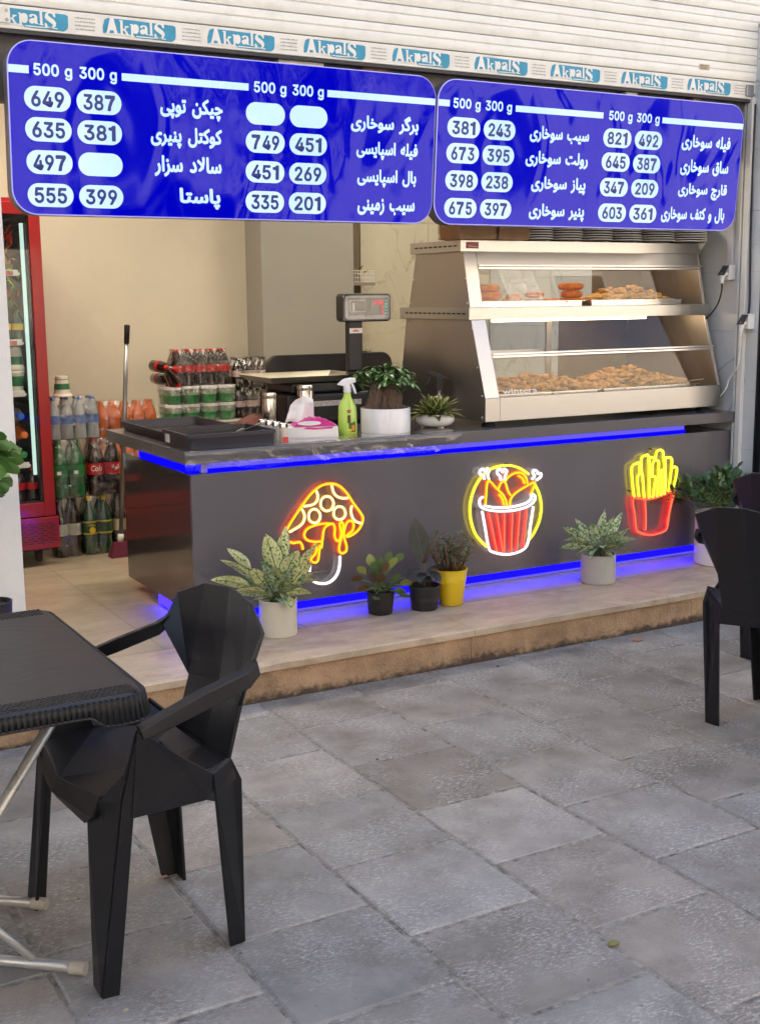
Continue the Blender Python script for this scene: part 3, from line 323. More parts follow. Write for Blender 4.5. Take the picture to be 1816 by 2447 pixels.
 65235: (265, [132,358,121,360,111,367,105,376,103,387,105,398,111,408,121,414,132,417,143,414,153,408,159,398,161,387,159,376,153,367,143,360,0,-3,6,46,22,46,39,46,57,46,76,47,94,48,110,49,125,52,137,55,156,64,170,74,180,88,187,105,191,127,192,155,190,179,186,201,178,220,167,235,154,245,139,248,126,246,114,238,104,226,97,212,92,196,91,180,92,168,96,158,102,150,113,144,126,141,143,139,161,140,178,143,194,147,208,152,210,111,200,105,177,97,164,94,151,93,138,92,110,95,87,102,68,114,55,129,47,147,44,168,46,190,51,213,60,235,71,255,86,272,103,285,122,294,143,297,173,292,197,276,215,252,228,222,236,188,238,151,235,110,223,75,203,46,173,23,158,15,140,10,120,5,98,2,75,-1,50,-2,25,-3], [72,74,73,71,74,72,71,75,74,70,75,71,70,76,75,69,76,70,68,37,69,37,76,69,37,36,76,36,77,76,68,38,37,68,39,38,35,77,36,68,40,39,34,77,35,67,40,68,67,41,40,34,78,77,33,78,34,66,41,67,66,42,41,32,78,33,66,43,42,65,43,66,32,79,78,65,44,43,31,79,32,65,45,44,64,45,65,64,46,45,30,52,31,52,53,31,53,79,31,54,79,53,54,80,79,64,47,46,63,47,64,51,30,52,63,48,47,50,30,51,63,49,48,49,30,50,63,30,49,62,30,63,62,29,30,61,29,62,55,80,54,55,81,80,61,56,29,56,28,29,29,81,55,60,56,61,56,81,29,60,57,56,28,81,56,59,57,60,59,58,57,27,81,28,27,82,81,26,82,27,25,82,26,24,82,25,23,82,24,22,82,23,21,82,22,20,82,21,19,82,20,19,83,82,18,83,19,17,83,18,16,83,17,16,84,83,16,85,84,16,86,85,16,87,86,16,88,87,16,89,88,16,90,89,7,9,8,6,9,7,6,10,9,5,10,6,5,11,10,4,11,5,4,12,11,3,12,4,3,13,12,2,13,3,2,14,13,1,14,2,1,15,14,0,15,1]),
 65237: (459, [286,308,275,310,265,316,259,326,257,337,259,348,265,357,275,364,286,366,297,364,307,357,313,348,315,337,313,326,307,316,297,310,193,-111,159,-109,126,-103,97,-93,70,-79,48,-59,32,-35,21,-6,18,29,18,40,20,54,23,72,29,94,38,118,52,145,95,124,87,107,80,91,75,76,71,63,69,50,69,38,71,12,79,-9,92,-26,109,-39,130,-49,153,-56,179,-60,206,-62,239,-60,269,-55,295,-47,318,-37,338,-25,354,-10,366,6,374,24,379,42,383,63,385,84,386,104,384,128,379,151,372,170,361,185,348,195,333,198,320,195,308,188,298,176,291,161,286,145,285,129,286,118,290,108,296,100,306,94,320,90,337,89,355,90,372,92,388,97,402,102,404,60,389,52,371,46,351,43,332,42,304,44,281,50,262,61,249,75,240,94,238,117,239,140,245,163,253,185,265,205,279,222,296,235,316,244,337,247,367,241,390,226,409,202,422,172,430,137,432,101,431,72,427,43,420,15,410,-10,393,-36,373,-57,350,-75,323,-89,294,-99,263,-106,229,-110,368,308,356,310,346,316,340,326,338,337,340,348,346,357,356,364,368,366,379,364,388,357,394,348,397,337,394,326,388,316,379,310], [97,99,98,96,99,97,96,100,99,95,100,96,95,101,100,94,101,95,93,63,94,63,101,94,63,62,101,62,102,101,93,64,63,93,65,64,61,102,62,93,66,65,60,102,61,92,66,93,92,67,66,60,103,102,59,103,60,91,67,92,91,68,67,58,103,59,91,69,68,29,31,30,90,69,91,58,104,103,90,70,69,57,104,58,29,32,31,28,32,29,90,71,70,89,71,90,89,72,71,28,33,32,56,78,57,78,79,57,79,104,57,80,104,79,80,105,104,89,73,72,77,56,78,88,73,89,88,74,73,27,33,28,76,56,77,27,34,33,88,75,74,75,56,76,88,56,75,88,55,56,27,35,34,87,55,88,26,35,27,80,106,105,26,36,35,87,82,55,82,54,55,86,82,87,81,106,80,25,36,26,82,106,81,25,37,36,85,82,86,85,83,82,54,106,82,84,83,85,54,107,106,53,107,54,24,37,25,24,38,37,23,38,24,52,107,53,52,108,107,23,39,38,51,108,52,22,39,23,22,40,39,50,108,51,50,109,108,49,109,50,22,41,40,21,41,22,49,110,109,48,110,49,21,42,41,47,110,48,21,43,42,46,110,47,21,44,43,46,111,110,20,44,21,45,111,46,20,45,44,20,111,45,20,112,111,19,112,20,19,113,112,18,113,19,18,114,113,17,114,18,17,115,114,16,115,17,123,125,124,122,125,123,122,126,125,121,126,122,121,127,126,120,127,121,120,128,127,119,128,120,119,129,128,118,129,119,118,130,129,117,130,118,117,131,130,116,131,117,7,9,8,6,9,7,6,10,9,5,10,6,5,11,10,4,11,5,4,12,11,3,12,4,3,13,12,2,13,3,2,14,13,1,14,2,1,15,14,0,15,1]),
 65239: (265, [92,358,81,360,71,367,65,376,63,387,65,398,71,408,81,414,92,417,104,414,113,408,119,398,122,387,119,376,113,367,104,360,0,-3,6,46,22,46,39,46,57,46,76,47,94,48,110,49,125,52,137,55,156,64,170,74,180,88,191,127,192,155,190,179,186,201,178,220,167,235,154,245,139,248,126,246,114,238,104,226,97,212,92,196,91,180,92,168,96,158,102,150,113,144,126,141,143,139,161,140,178,143,194,147,208,152,210,111,200,105,189,100,177,97,164,94,151,93,138,92,110,95,87,102,68,114,55,129,47,147,44,168,46,190,51,213,60,235,71,255,86,272,103,285,122,294,143,297,173,292,197,276,215,252,228,222,236,188,238,151,235,110,223,75,203,46,173,23,158,15,140,10,120,5,98,2,75,-1,50,-2,25,-3,174,358,162,360,153,367,146,376,144,387,146,398,153,408,162,414,174,417,185,414,194,408,201,398,203,387,201,376,194,367,185,360], [72,74,73,71,74,72,71,75,74,70,75,71,70,76,75,69,76,70,68,36,69,36,76,69,36,35,76,35,77,76,68,37,36,68,38,37,34,77,35,68,39,38,33,77,34,67,39,68,67,40,39,33,78,77,32,78,33,66,40,67,66,41,40,31,78,32,66,42,41,65,42,66,31,79,78,65,43,42,30,79,31,65,44,43,64,44,65,64,45,44,29,51,30,51,52,30,52,79,30,53,79,52,53,80,79,64,46,45,63,46,64,50,29,51,63,47,46,49,29,50,63,48,47,48,29,49,63,29,48,62,29,63,62,55,29,61,55,62,54,80,53,54,81,80,61,56,55,56,28,55,55,81,54,60,56,61,56,81,55,60,57,56,28,81,56,59,57,60,59,58,57,27,81,28,27,82,81,26,82,27,25,82,26,24,82,25,23,82,24,22,82,23,21,82,22,20,82,21,19,82,20,19,83,82,18,83,19,17,83,18,16,83,17,16,84,83,16,85,84,16,86,85,16,87,86,16,88,87,16,89,88,16,90,89,98,100,99,97,100,98,97,101,100,96,101,97,96,102,101,95,102,96,95,103,102,94,103,95,94,104,103,93,104,94,93,105,104,92,105,93,92,106,105,91,106,92,7,9,8,6,9,7,6,10,9,5,10,6,5,11,10,4,11,5,4,12,11,3,12,4,3,13,12,2,13,3,2,14,13,1,14,2,1,15,14,0,15,1]),
 65245: (412, [18,-1,18,14,20,30,24,47,29,65,35,84,43,104,85,88,80,72,75,56,71,42,68,28,67,16,66,4,70,-23,82,-46,100,-64,123,-78,152,-86,186,-89,225,-86,257,-76,282,-61,301,-39,314,-10,322,26,325,69,325,119,314,423,363,423,373,107,373,68,370,31,364,-4,353,-36,338,-65,319,-90,294,-110,264,-125,227,-134,184,-138,153,-135,123,-129,95,-119,69,-104,48,-85,32,-62,21,-34], [27,29,28,27,30,29,26,30,27,26,31,30,5,7,6,5,8,7,4,8,5,4,9,8,25,31,26,25,32,31,3,9,4,3,10,9,2,10,3,2,11,10,25,33,32,1,11,2,1,12,11,24,33,25,1,13,12,0,13,1,0,14,13,47,14,0,24,34,33,23,34,24,47,15,14,46,15,47,23,35,34,22,35,23,46,16,15,21,35,22,45,16,46,45,17,16,21,36,35,20,36,21,45,18,17,44,18,45,19,36,20,44,19,18,44,36,19,44,37,36,43,37,44,43,38,37,42,38,43,42,39,38,41,39,42,41,40,39]),
 65246: (433, [18,-1,18,14,20,30,24,47,29,65,35,84,43,104,85,88,80,72,75,56,71,42,68,28,67,16,66,4,70,-24,82,-47,101,-66,124,-79,151,-86,180,-89,231,-84,270,-68,298,-45,316,-15,325,21,327,59,314,423,363,423,373,123,376,96,383,76,393,61,406,52,422,47,439,46,449,44,457,39,461,31,462,23,460,13,454,5,445,-1,433,-3,416,-2,401,2,389,8,380,15,373,24,367,33,363,44,360,55,376,38,372,7,363,-25,349,-54,330,-81,303,-104,269,-122,227,-134,177,-138,146,-135,117,-128,90,-117,66,-101,46,-82,31,-58,21,-31], [25,27,26,25,28,27,25,29,28,5,7,6,25,30,29,5,8,7,4,8,5,25,31,30,4,9,8,3,9,4,25,32,31,24,50,25,50,32,25,3,10,9,24,49,50,51,32,50,51,33,32,51,34,33,2,10,3,51,35,34,24,48,49,51,36,35,2,11,10,51,37,36,52,46,51,46,37,51,24,47,48,46,38,37,1,11,2,1,12,11,24,46,47,46,39,38,23,46,24,1,13,12,23,52,46,52,45,46,0,13,1,52,44,45,23,53,52,0,14,13,66,14,0,22,53,23,66,15,14,22,54,53,65,15,66,21,54,22,65,16,15,21,55,54,64,16,65,64,17,16,20,55,21,64,18,17,20,56,55,63,18,64,19,56,20,63,19,18,63,56,19,62,56,63,62,57,56,61,57,62,61,58,57,60,58,61,60,59,58]),
 65247: (154, [0,-3,5,46,34,47,53,52,64,61,68,75,70,95,69,122,58,423,106,423,118,127,118,97,116,71,110,49,100,30,85,16,64,5,36,-1], [7,9,8,7,10,9,7,11,10,6,11,7,6,12,11,5,12,6,4,12,5,4,13,12,3,13,4,2,13,3,2,14,13,1,14,2,0,14,1,0,15,14,0,16,15,0,17,16]),
 65248: (178, [0,-3,5,46,34,47,53,52,64,61,68,75,70,95,69,122,59,423,108,423,118,123,121,96,128,76,138,61,151,52,167,47,184,46,195,44,202,39,206,31,207,23,205,13,199,5,190,-1,178,-3,155,-1,137,5,122,14,111,26,104,39,99,53,111,52,92,22,77,11,56,3,31,-1], [7,9,8,7,10,9,7,11,10,6,11,7,6,12,11,5,12,6,5,13,12,4,13,5,4,14,13,3,30,4,30,14,4,3,29,30,31,14,30,2,29,3,31,15,14,29,15,31,1,29,2,29,16,15,0,29,1,29,17,16,29,18,17,29,19,18,0,32,29,28,19,29,28,20,19,27,20,28,27,21,20,0,33,32,26,21,27,26,22,21,0,34,33,25,22,26,25,23,22,0,35,34,24,23,25]),
 65251: (311, [0,-3,6,46,21,47,34,53,45,62,56,76,67,96,79,121,96,154,113,178,130,195,147,205,164,210,180,212,200,210,218,202,234,190,248,174,259,156,268,137,274,116,276,96,273,64,263,39,249,21,231,9,212,2,191,0,170,2,144,7,112,20,72,43,95,81,122,65,147,55,169,50,186,49,202,50,213,54,222,60,228,68,232,78,233,90,231,107,225,124,215,140,204,152,191,161,177,164,166,162,156,158,146,149,135,136,124,116,111,90,97,61,84,39,71,23,58,11,45,4,31,0,16,-2], [12,14,13,11,14,12,11,15,14,10,15,11,10,16,15,9,16,10,9,17,16,8,17,9,8,48,17,48,18,17,8,49,48,47,18,48,8,50,49,46,18,47,8,51,50,46,19,18,7,51,8,45,19,46,7,52,51,44,19,45,44,20,19,7,53,52,43,20,44,6,53,7,43,21,20,6,54,53,42,21,43,42,22,21,5,54,6,5,32,54,32,55,54,41,22,42,5,31,32,55,33,32,40,22,41,4,31,5,39,22,40,55,34,33,39,23,22,3,31,4,56,34,55,38,23,39,56,35,34,37,23,38,2,31,3,56,36,35,36,23,37,56,23,36,1,31,2,0,31,1,0,57,31,57,30,31,56,24,23,57,24,56,0,58,57,30,24,57,30,25,24,29,25,30,0,59,58,29,26,25,28,26,29,0,60,59,28,27,26,0,61,60]),
 65254: (433, [197,236,185,238,176,245,169,254,167,265,169,276,176,286,185,292,197,295,208,292,217,286,224,276,226,265,224,254,217,245,208,238,18,-1,19,22,24,47,31,74,43,104,85,88,77,64,71,42,68,22,66,4,70,-26,83,-49,102,-67,127,-79,156,-87,187,-89,224,-87,255,-80,279,-70,298,-57,312,-41,321,-23,326,-4,328,15,327,41,324,65,320,88,314,110,307,132,301,155,349,168,354,148,359,132,362,119,364,110,366,102,368,95,376,76,385,63,397,54,410,49,424,46,439,46,449,44,457,39,461,31,462,23,460,13,454,5,445,-1,433,-3,410,-1,391,6,376,15,365,27,358,41,353,55,378,24,374,-6,366,-35,353,-62,335,-87,310,-108,277,-124,236,-134,186,-138,153,-135,122,-129,93,-119,68,-104,47,-85,31,-61,21,-33], [45,47,46,44,47,45,44,48,47,43,48,44,43,49,48,43,50,49,42,50,43,42,51,50,19,21,20,42,52,51,42,53,52,19,22,21,41,53,42,41,54,53,18,22,19,40,72,41,72,54,41,18,23,22,72,55,54,40,71,72,73,55,72,73,56,55,73,57,56,17,23,18,73,58,57,73,59,58,73,60,59,17,24,23,39,71,40,39,70,71,73,61,60,73,62,61,39,69,70,74,69,73,69,62,73,69,63,62,17,25,24,16,25,17,38,69,39,38,74,69,74,68,69,74,67,68,16,26,25,88,26,16,74,66,67,37,74,38,37,75,74,36,75,37,88,27,26,87,27,88,36,76,75,35,76,36,87,28,27,34,76,35,86,28,87,34,77,76,86,29,28,33,77,34,86,30,29,32,77,33,85,30,86,85,31,30,31,77,32,31,78,77,85,78,31,84,78,85,84,79,78,83,79,84,83,80,79,82,80,83,82,81,80,7,9,8,6,9,7,6,10,9,5,10,6,5,11,10,4,11,5,4,12,11,3,12,4,3,13,12,2,13,3,2,14,13,1,14,2,1,15,14,0,15,1]),
 65256: (203, [92,229,81,231,71,237,65,247,63,258,65,269,71,279,81,285,92,287,104,285,113,279,119,269,122,258,119,247,113,237,104,231,0,-3,6,46,28,47,45,50,58,57,67,67,74,83,79,104,85,132,92,168,139,159,136,148,133,135,131,122,128,109,127,97,126,87,128,76,132,66,140,57,155,51,177,47,209,46,220,44,227,39,232,31,233,23,231,13,225,5,215,-1,203,-3,169,-1,143,4,124,12,111,25,97,59,115,57,105,40,95,27,83,16,71,8,56,3,40,-1,22,-2], [24,26,25,24,27,26,24,28,27,24,29,28,23,29,24,23,30,29,23,31,30,22,31,23,22,32,31,22,33,32,21,33,22,21,34,33,20,34,21,20,51,34,51,35,34,20,53,51,52,35,51,53,35,52,53,36,35,19,53,20,53,37,36,18,53,19,53,38,37,17,53,18,16,53,17,53,39,38,53,40,39,54,40,53,16,54,53,54,50,53,54,41,40,54,42,41,16,55,54,50,42,54,49,42,50,49,43,42,16,56,55,49,44,43,48,44,49,16,57,56,48,45,44,47,45,48,16,58,57,16,59,58,47,46,45,7,9,8,6,9,7,6,10,9,5,10,6,5,11,10,4,11,5,4,12,11,3,12,4,3,13,12,2,13,3,2,14,13,1,14,2,1,15,14,0,15,1]),
 65258: (288, [288,-3,258,-1,231,6,209,19,192,38,181,64,176,100,167,306,215,306,224,110,227,86,234,68,244,57,258,50,274,47,294,46,305,44,312,39,316,31,318,23,316,13,309,5,300,-1,199,62,165,54,133,52,102,54,75,61,51,73,33,89,22,109,18,132,21,156,31,179,46,200,66,218,90,234,117,247,147,257,180,263,188,213,160,210,135,205,114,197,97,187,83,176,73,164,67,152,65,140,67,128,74,119,85,111,98,106,114,102,131,100,148,100,165,102,181,104,194,108], [6,39,7,39,8,7,39,9,8,38,41,39,41,6,39,6,40,39,37,41,38,36,41,37,35,41,36,34,41,35,41,6,40,34,42,41,34,43,42,33,43,34,33,44,43,33,45,44,32,45,33,32,46,45,32,47,46,31,47,32,31,48,47,31,49,48,30,49,31,30,50,49,30,51,50,30,52,51,29,52,30,57,23,58,29,53,52,56,23,57,29,54,53,55,23,56,29,55,54,29,23,55,28,5,29,5,23,29,27,5,28,27,24,5,24,4,5,26,24,27,26,25,24]),
 65261: (265, [34,-136,24,-88,58,-82,89,-74,117,-64,141,-50,160,-31,174,-8,183,22,186,57,185,76,183,93,178,109,172,123,164,134,155,143,145,149,133,151,120,149,108,141,98,129,91,114,86,98,85,82,86,71,90,61,97,53,107,47,120,43,138,42,155,43,172,46,188,50,202,55,205,14,189,5,171,-1,152,-4,132,-5,111,-4,92,0,76,6,63,14,52,24,44,37,39,53,38,71,40,93,45,116,54,138,65,158,80,175,97,188,116,197,138,200,160,197,179,188,195,173,209,155,219,133,226,108,231,81,232,54,227,3,210,-41,182,-77,144,-105,94,-125], [53,55,54,52,55,53,52,56,55,51,56,52,51,57,56,50,57,51,50,58,57,49,17,50,17,58,50,17,16,58,16,59,58,49,18,17,15,59,16,49,19,18,14,59,15,49,20,19,48,20,49,13,59,14,13,60,59,48,21,20,12,60,13,47,21,48,47,22,21,11,60,12,11,61,60,47,23,22,46,23,47,10,61,11,46,24,23,10,62,61,9,62,10,46,25,24,45,25,46,45,26,25,8,32,9,32,33,9,33,62,9,34,62,33,34,63,62,44,26,45,44,27,26,31,8,32,44,28,27,30,8,31,44,29,28,29,8,30,44,8,29,43,8,44,42,8,43,42,36,8,36,7,8,41,36,42,35,63,34,40,36,41,36,63,35,36,64,63,39,36,40,39,37,36,7,64,36,38,37,39,6,64,7,5,64,6,5,65,64,4,65,5,3,65,4,2,65,3,2,66,65,1,66,2,0,66,1,0,67,66]),
 65262: (280, [34,-136,24,-88,58,-82,89,-74,117,-64,141,-50,160,-31,174,-8,183,22,186,57,182,94,171,124,154,144,133,151,121,149,110,142,100,131,92,116,87,99,85,81,87,72,90,64,96,58,104,53,114,50,127,47,143,46,161,46,286,46,296,44,304,39,308,31,309,23,307,13,301,5,292,-1,280,-3,138,-3,112,-1,89,5,68,15,52,29,41,48,38,72,40,96,46,119,55,141,67,160,81,177,98,189,117,197,138,200,163,196,186,184,205,164,220,135,229,99,232,54,227,3,210,-41,182,-77,144,-105,94,-125], [50,52,51,49,52,50,49,53,52,48,53,49,48,54,53,47,54,48,47,13,54,13,55,54,46,13,47,46,14,13,12,55,13,46,15,14,11,55,12,46,16,15,45,16,46,11,56,55,45,17,16,10,56,11,44,17,45,44,18,17,44,19,18,10,57,56,43,19,44,9,57,10,43,20,19,42,20,43,42,21,20,42,22,21,42,23,22,8,57,9,8,58,57,42,24,23,42,25,24,41,25,42,41,26,25,41,27,26,41,28,27,41,29,28,41,30,29,41,31,30,41,32,31,40,8,41,8,32,41,8,33,32,40,7,8,58,33,8,39,7,40,58,34,33,58,35,34,38,37,39,37,7,39,59,36,58,36,35,58,7,36,37,7,59,36,6,59,7,5,59,6,5,60,59,4,60,5,3,60,4,2,60,3,2,61,60,1,61,2,0,61,1,0,62,61]),
 65275: (345, [233,318,233,332,231,349,229,368,227,386,225,403,222,417,273,423,275,410,277,392,279,373,280,354,281,337,282,322,281,294,278,267,273,240,266,214,256,189,244,164,237,151,218,124,196,98,169,72,139,49,213,49,231,50,244,54,253,59,259,67,262,76,263,85,258,103,243,125,220,150,190,178,154,208,114,240,70,273,24,306,52,346,103,307,148,273,187,241,220,213,247,187,269,163,286,141,297,120,304,100,306,80,305,67,302,53,296,40,287,27,273,16,256,7,233,2,205,0,68,0,68,48,123,91,165,133,196,176,217,220,229,267], [6,8,7,5,8,6,5,9,8,4,9,5,4,10,9,3,10,4,3,11,10,2,11,3,2,12,11,1,12,2,39,41,40,1,13,12,0,13,1,0,14,13,65,14,0,39,42,41,38,42,39,65,15,14,37,42,38,37,43,42,65,16,15,64,16,65,37,44,43,64,17,16,36,44,37,63,17,64,63,45,17,45,18,17,36,45,44,35,45,36,45,19,18,35,63,45,63,19,45,19,46,45,34,63,35,62,34,63,34,19,63,34,20,19,34,21,20,62,21,34,21,33,34,61,21,62,21,32,33,61,22,21,61,23,22,60,23,61,60,24,23]),
}
GLYPHS = {
 48: (453, [[191,512,227,516,262,512,295,502,323,484,348,461,368,431,384,395,403,306,403,202,396,155,384,113,368,77,348,48,323,24,295,7,263,-3,227,-7,191,-3,158,7,130,24,105,48,85,77,69,113,50,202,50,306,57,353,69,395,85,431,106,461,130,484,159,502],[250,457,203,457,163,435,147,416,123,365,111,295,111,213,115,176,134,116,163,74,203,52,250,52,271,60,306,92,330,144,342,213,342,295,338,332,320,393,290,435]]),
 50: (453, [[196,513,254,513,281,507,328,482,361,445,372,423,379,398,380,354,363,299,336,259,153,57,389,57,389,0,64,0,64,47,252,248,303,312,319,356,315,405,287,441,241,458,188,454,159,438,139,413,132,398,127,362,66,362,75,418,102,464,143,496]]),
 51: (453, [[70,452,70,509,372,509,372,461,211,278,211,289,279,286,333,262,371,222,383,198,393,145,383,90,370,66,333,27,281,2,218,-7,188,-5,133,10,88,38,57,79,44,132,109,132,118,100,137,76,165,59,219,50,275,61,304,80,323,108,329,145,328,163,316,196,306,211,275,234,229,246,157,248,157,299,288,452]]),
 52: (453, [[40,158,247,509,311,509,109,163,413,163,413,105,40,105],[282,146,282,318,343,318,343,0,282,0]]),
 53: (453, [[67,253,96,509,366,509,366,452,151,452,134,301,162,318,194,330,252,332,294,321,345,285,379,231,390,187,388,132,369,76,352,52,309,15,253,-4,221,-7,165,1,140,11,99,41,71,82,60,130,122,130,130,102,160,68,204,51,241,51,276,64,291,75,314,104,326,141,326,183,321,203,303,237,275,262,257,270,218,277,184,273,152,262,128,246]]),
 54: (453, [[137,340,252,509,322,509,151,261,145,261,174,295,208,311,265,312,316,295,355,262,380,215,389,157,387,127,379,98,352,50,310,14,284,3,257,-4,196,-4,168,3,119,31,84,74,73,101,64,162,71,212,80,239],[226,265,190,259,174,252,148,229,131,197,125,158,131,119,138,102,160,73,190,55,226,48,263,55,293,73,314,101,322,119,327,157,322,196,304,228,279,251,263,259]]),
 57: (453, [[226,516,168,506,143,494,101,459,73,411,66,382,66,321,83,269,116,229,137,214,188,197,218,195,245,198,278,214,307,248,301,248,130,0,200,0,340,207,373,270,387,322,387,378,380,408,352,458,310,494,285,506],[226,460,190,454,160,435,138,407,131,390,125,352,131,313,148,280,174,257,190,250,226,243,263,249,293,267,314,295,322,312,327,350,322,390,314,407,293,435,263,454]]),
 56: (453, [[197,514,255,514,306,498,328,485,361,450,379,405,379,354,359,308,343,289,300,265,335,252,377,212,395,176,399,156,398,109,378,62,341,25,289,1,259,-5,193,-5,136,11,111,25,74,62,54,109,53,156,58,176,75,212,117,252,153,265,109,289,80,330,70,380,79,429,90,450,124,485,170,508],[226,460,192,455,153,432,138,407,133,376,138,344,154,318,193,294,226,290,260,294,298,318,314,344,319,376,314,407,299,432,260,455],[226,235,187,230,169,223,140,202,122,173,115,139,121,106,129,91,152,69,185,54,226,49,267,54,300,69,323,91,331,106,337,139,330,173,312,202,283,223,265,230]]),
 103: (425, [[166,382,218,383,253,373,279,356,308,319,313,319,313,379,372,379,372,-9,370,-40,363,-67,350,-90,334,-109,291,-136,265,-144,207,-151,134,-140,82,-110,51,-69,101,-41,122,-66,142,-82,169,-93,207,-97,261,-87,282,-75,298,-58,308,-34,311,-6,311,68,306,68,277,32,252,16,217,6,165,7,113,27,90,43,55,90,43,120,36,154,36,229,55,293,90,342,112,361],[205,330,163,322,130,298,109,262,96,193,102,144,109,123,131,88,163,66,205,59,246,66,278,87,290,103,307,142,312,193,307,242,300,264,279,299,247,322]]),
 49: (430, [[200,515,290,515,290,0,190,0,190,380,60,380,60,445,130,452,175,475]]),
 55: (560, [[55,515,440,515,440,430,340,290,280,140,255,0,155,0,190,160,250,300,330,425,55,425]]),
}
def text_pts(s, bold=0., shear=0., res=4):
    """vertices and faces of a line of lettering; bold strokes come from a few slightly shifted layers"""
    layer = .025
    fa = all(ch == ' ' or ord(ch) in LETTERS for ch in s); la = not fa and all(ch == ' ' or ord(ch) in GLYPHS for ch in s)
    V = []; F = []
    if fa:
        x = 0
        for ch in s:
            if ch == ' ': x += .26; continue
            adv, v, f = LETTERS[ord(ch)]; n0 = len(V)
            V += [Vector((v[k] / 1000 + x, v[k + 1] / 1000, 0)) for k in range(0, len(v), 2)]; F += [[f[k] + n0, f[k + 1] + n0, f[k + 2] + n0] for k in range(0, len(f), 3)]; x += adv / 1000
    else:
        if la:
            c_ = bpy.data.curves.new('lettering', 'CURVE'); c_.dimensions = '2D'; c_.fill_mode = 'BOTH'; x = 0
            for ch in s:
                if ch == ' ': x += .26; continue
                adv, loops = GLYPHS[ord(ch)]
                for lp in loops:
                    sp = c_.splines.new('POLY'); n = len(lp) // 2; sp.points.add(n - 1); sp.use_cyclic_u = True
                    for k in range(n): sp.points[k].co = (lp[2 * k] / 1000 + x, lp[2 * k + 1] / 1000, 0, 1)
                x += adv / 1000
        else:
            c_ = bpy.data.curves.new('lettering', 'FONT'); c_.body = s; c_.size = 1; c_.resolution_u = res; c_.offset = bold; c_.shear = shear
        o = bpy.data.objects.new('lettering', c_); COL.objects.link(o)
        bpy.context.view_layer.update()
        me = bpy.data.meshes.new_from_object(o.evaluated_get(bpy.context.evaluated_depsgraph_get()))
        V = [v.co.copy() for v in me.vertices]; F = [list(p.vertices) for p in me.polygons]
        bpy.data.meshes.remove(me); bpy.data.objects.remove(o); bpy.data.curves.remove(c_)
    if fa or la:
        V0, F0 = V, F; V, F = [], []
        for k, (dx, dy) in enumerate([(0, 0)] + [(layer * math.cos(a * PI / 4), layer * math.sin(a * PI / 4)) for a in range(8)]):
            n0 = len(V); V += [Vector((v.x + dx, v.y + dy, k)) for v in V0]; F += [[i + n0 for i in q] for q in F0]
    return V, F
def text_mesh(name, s, m, parent, to3, w, h, align='c', bold=0., shear=0., fit=True):
    """letters fitted to a w x h rectangle; to3 maps (u, v) from the rectangle's centre (or right edge) to space"""
    V, F = text_pts(s, bold, shear)
    x0 = min(v.x for v in V); x1 = max(v.x for v in V); y0 = min(v.y for v in V); y1 = max(v.y for v in V)
    sx = w / (x1 - x0); sy = h / (y1 - y0)
    mb = MB()
    vv = [mb.bm.verts.new(to3((v.x - (x0 + x1) / 2) * sx, (v.y - (y0 + y1) / 2) * sy) + Vector((0, -.00006 * v.z, 0))) for v in V]
    for f in F:
        try: mb.bm.faces.new([vv[i] for i in f])
        except ValueError: pass
    mb.uv = 1
    return mb.build(name, m, parent)

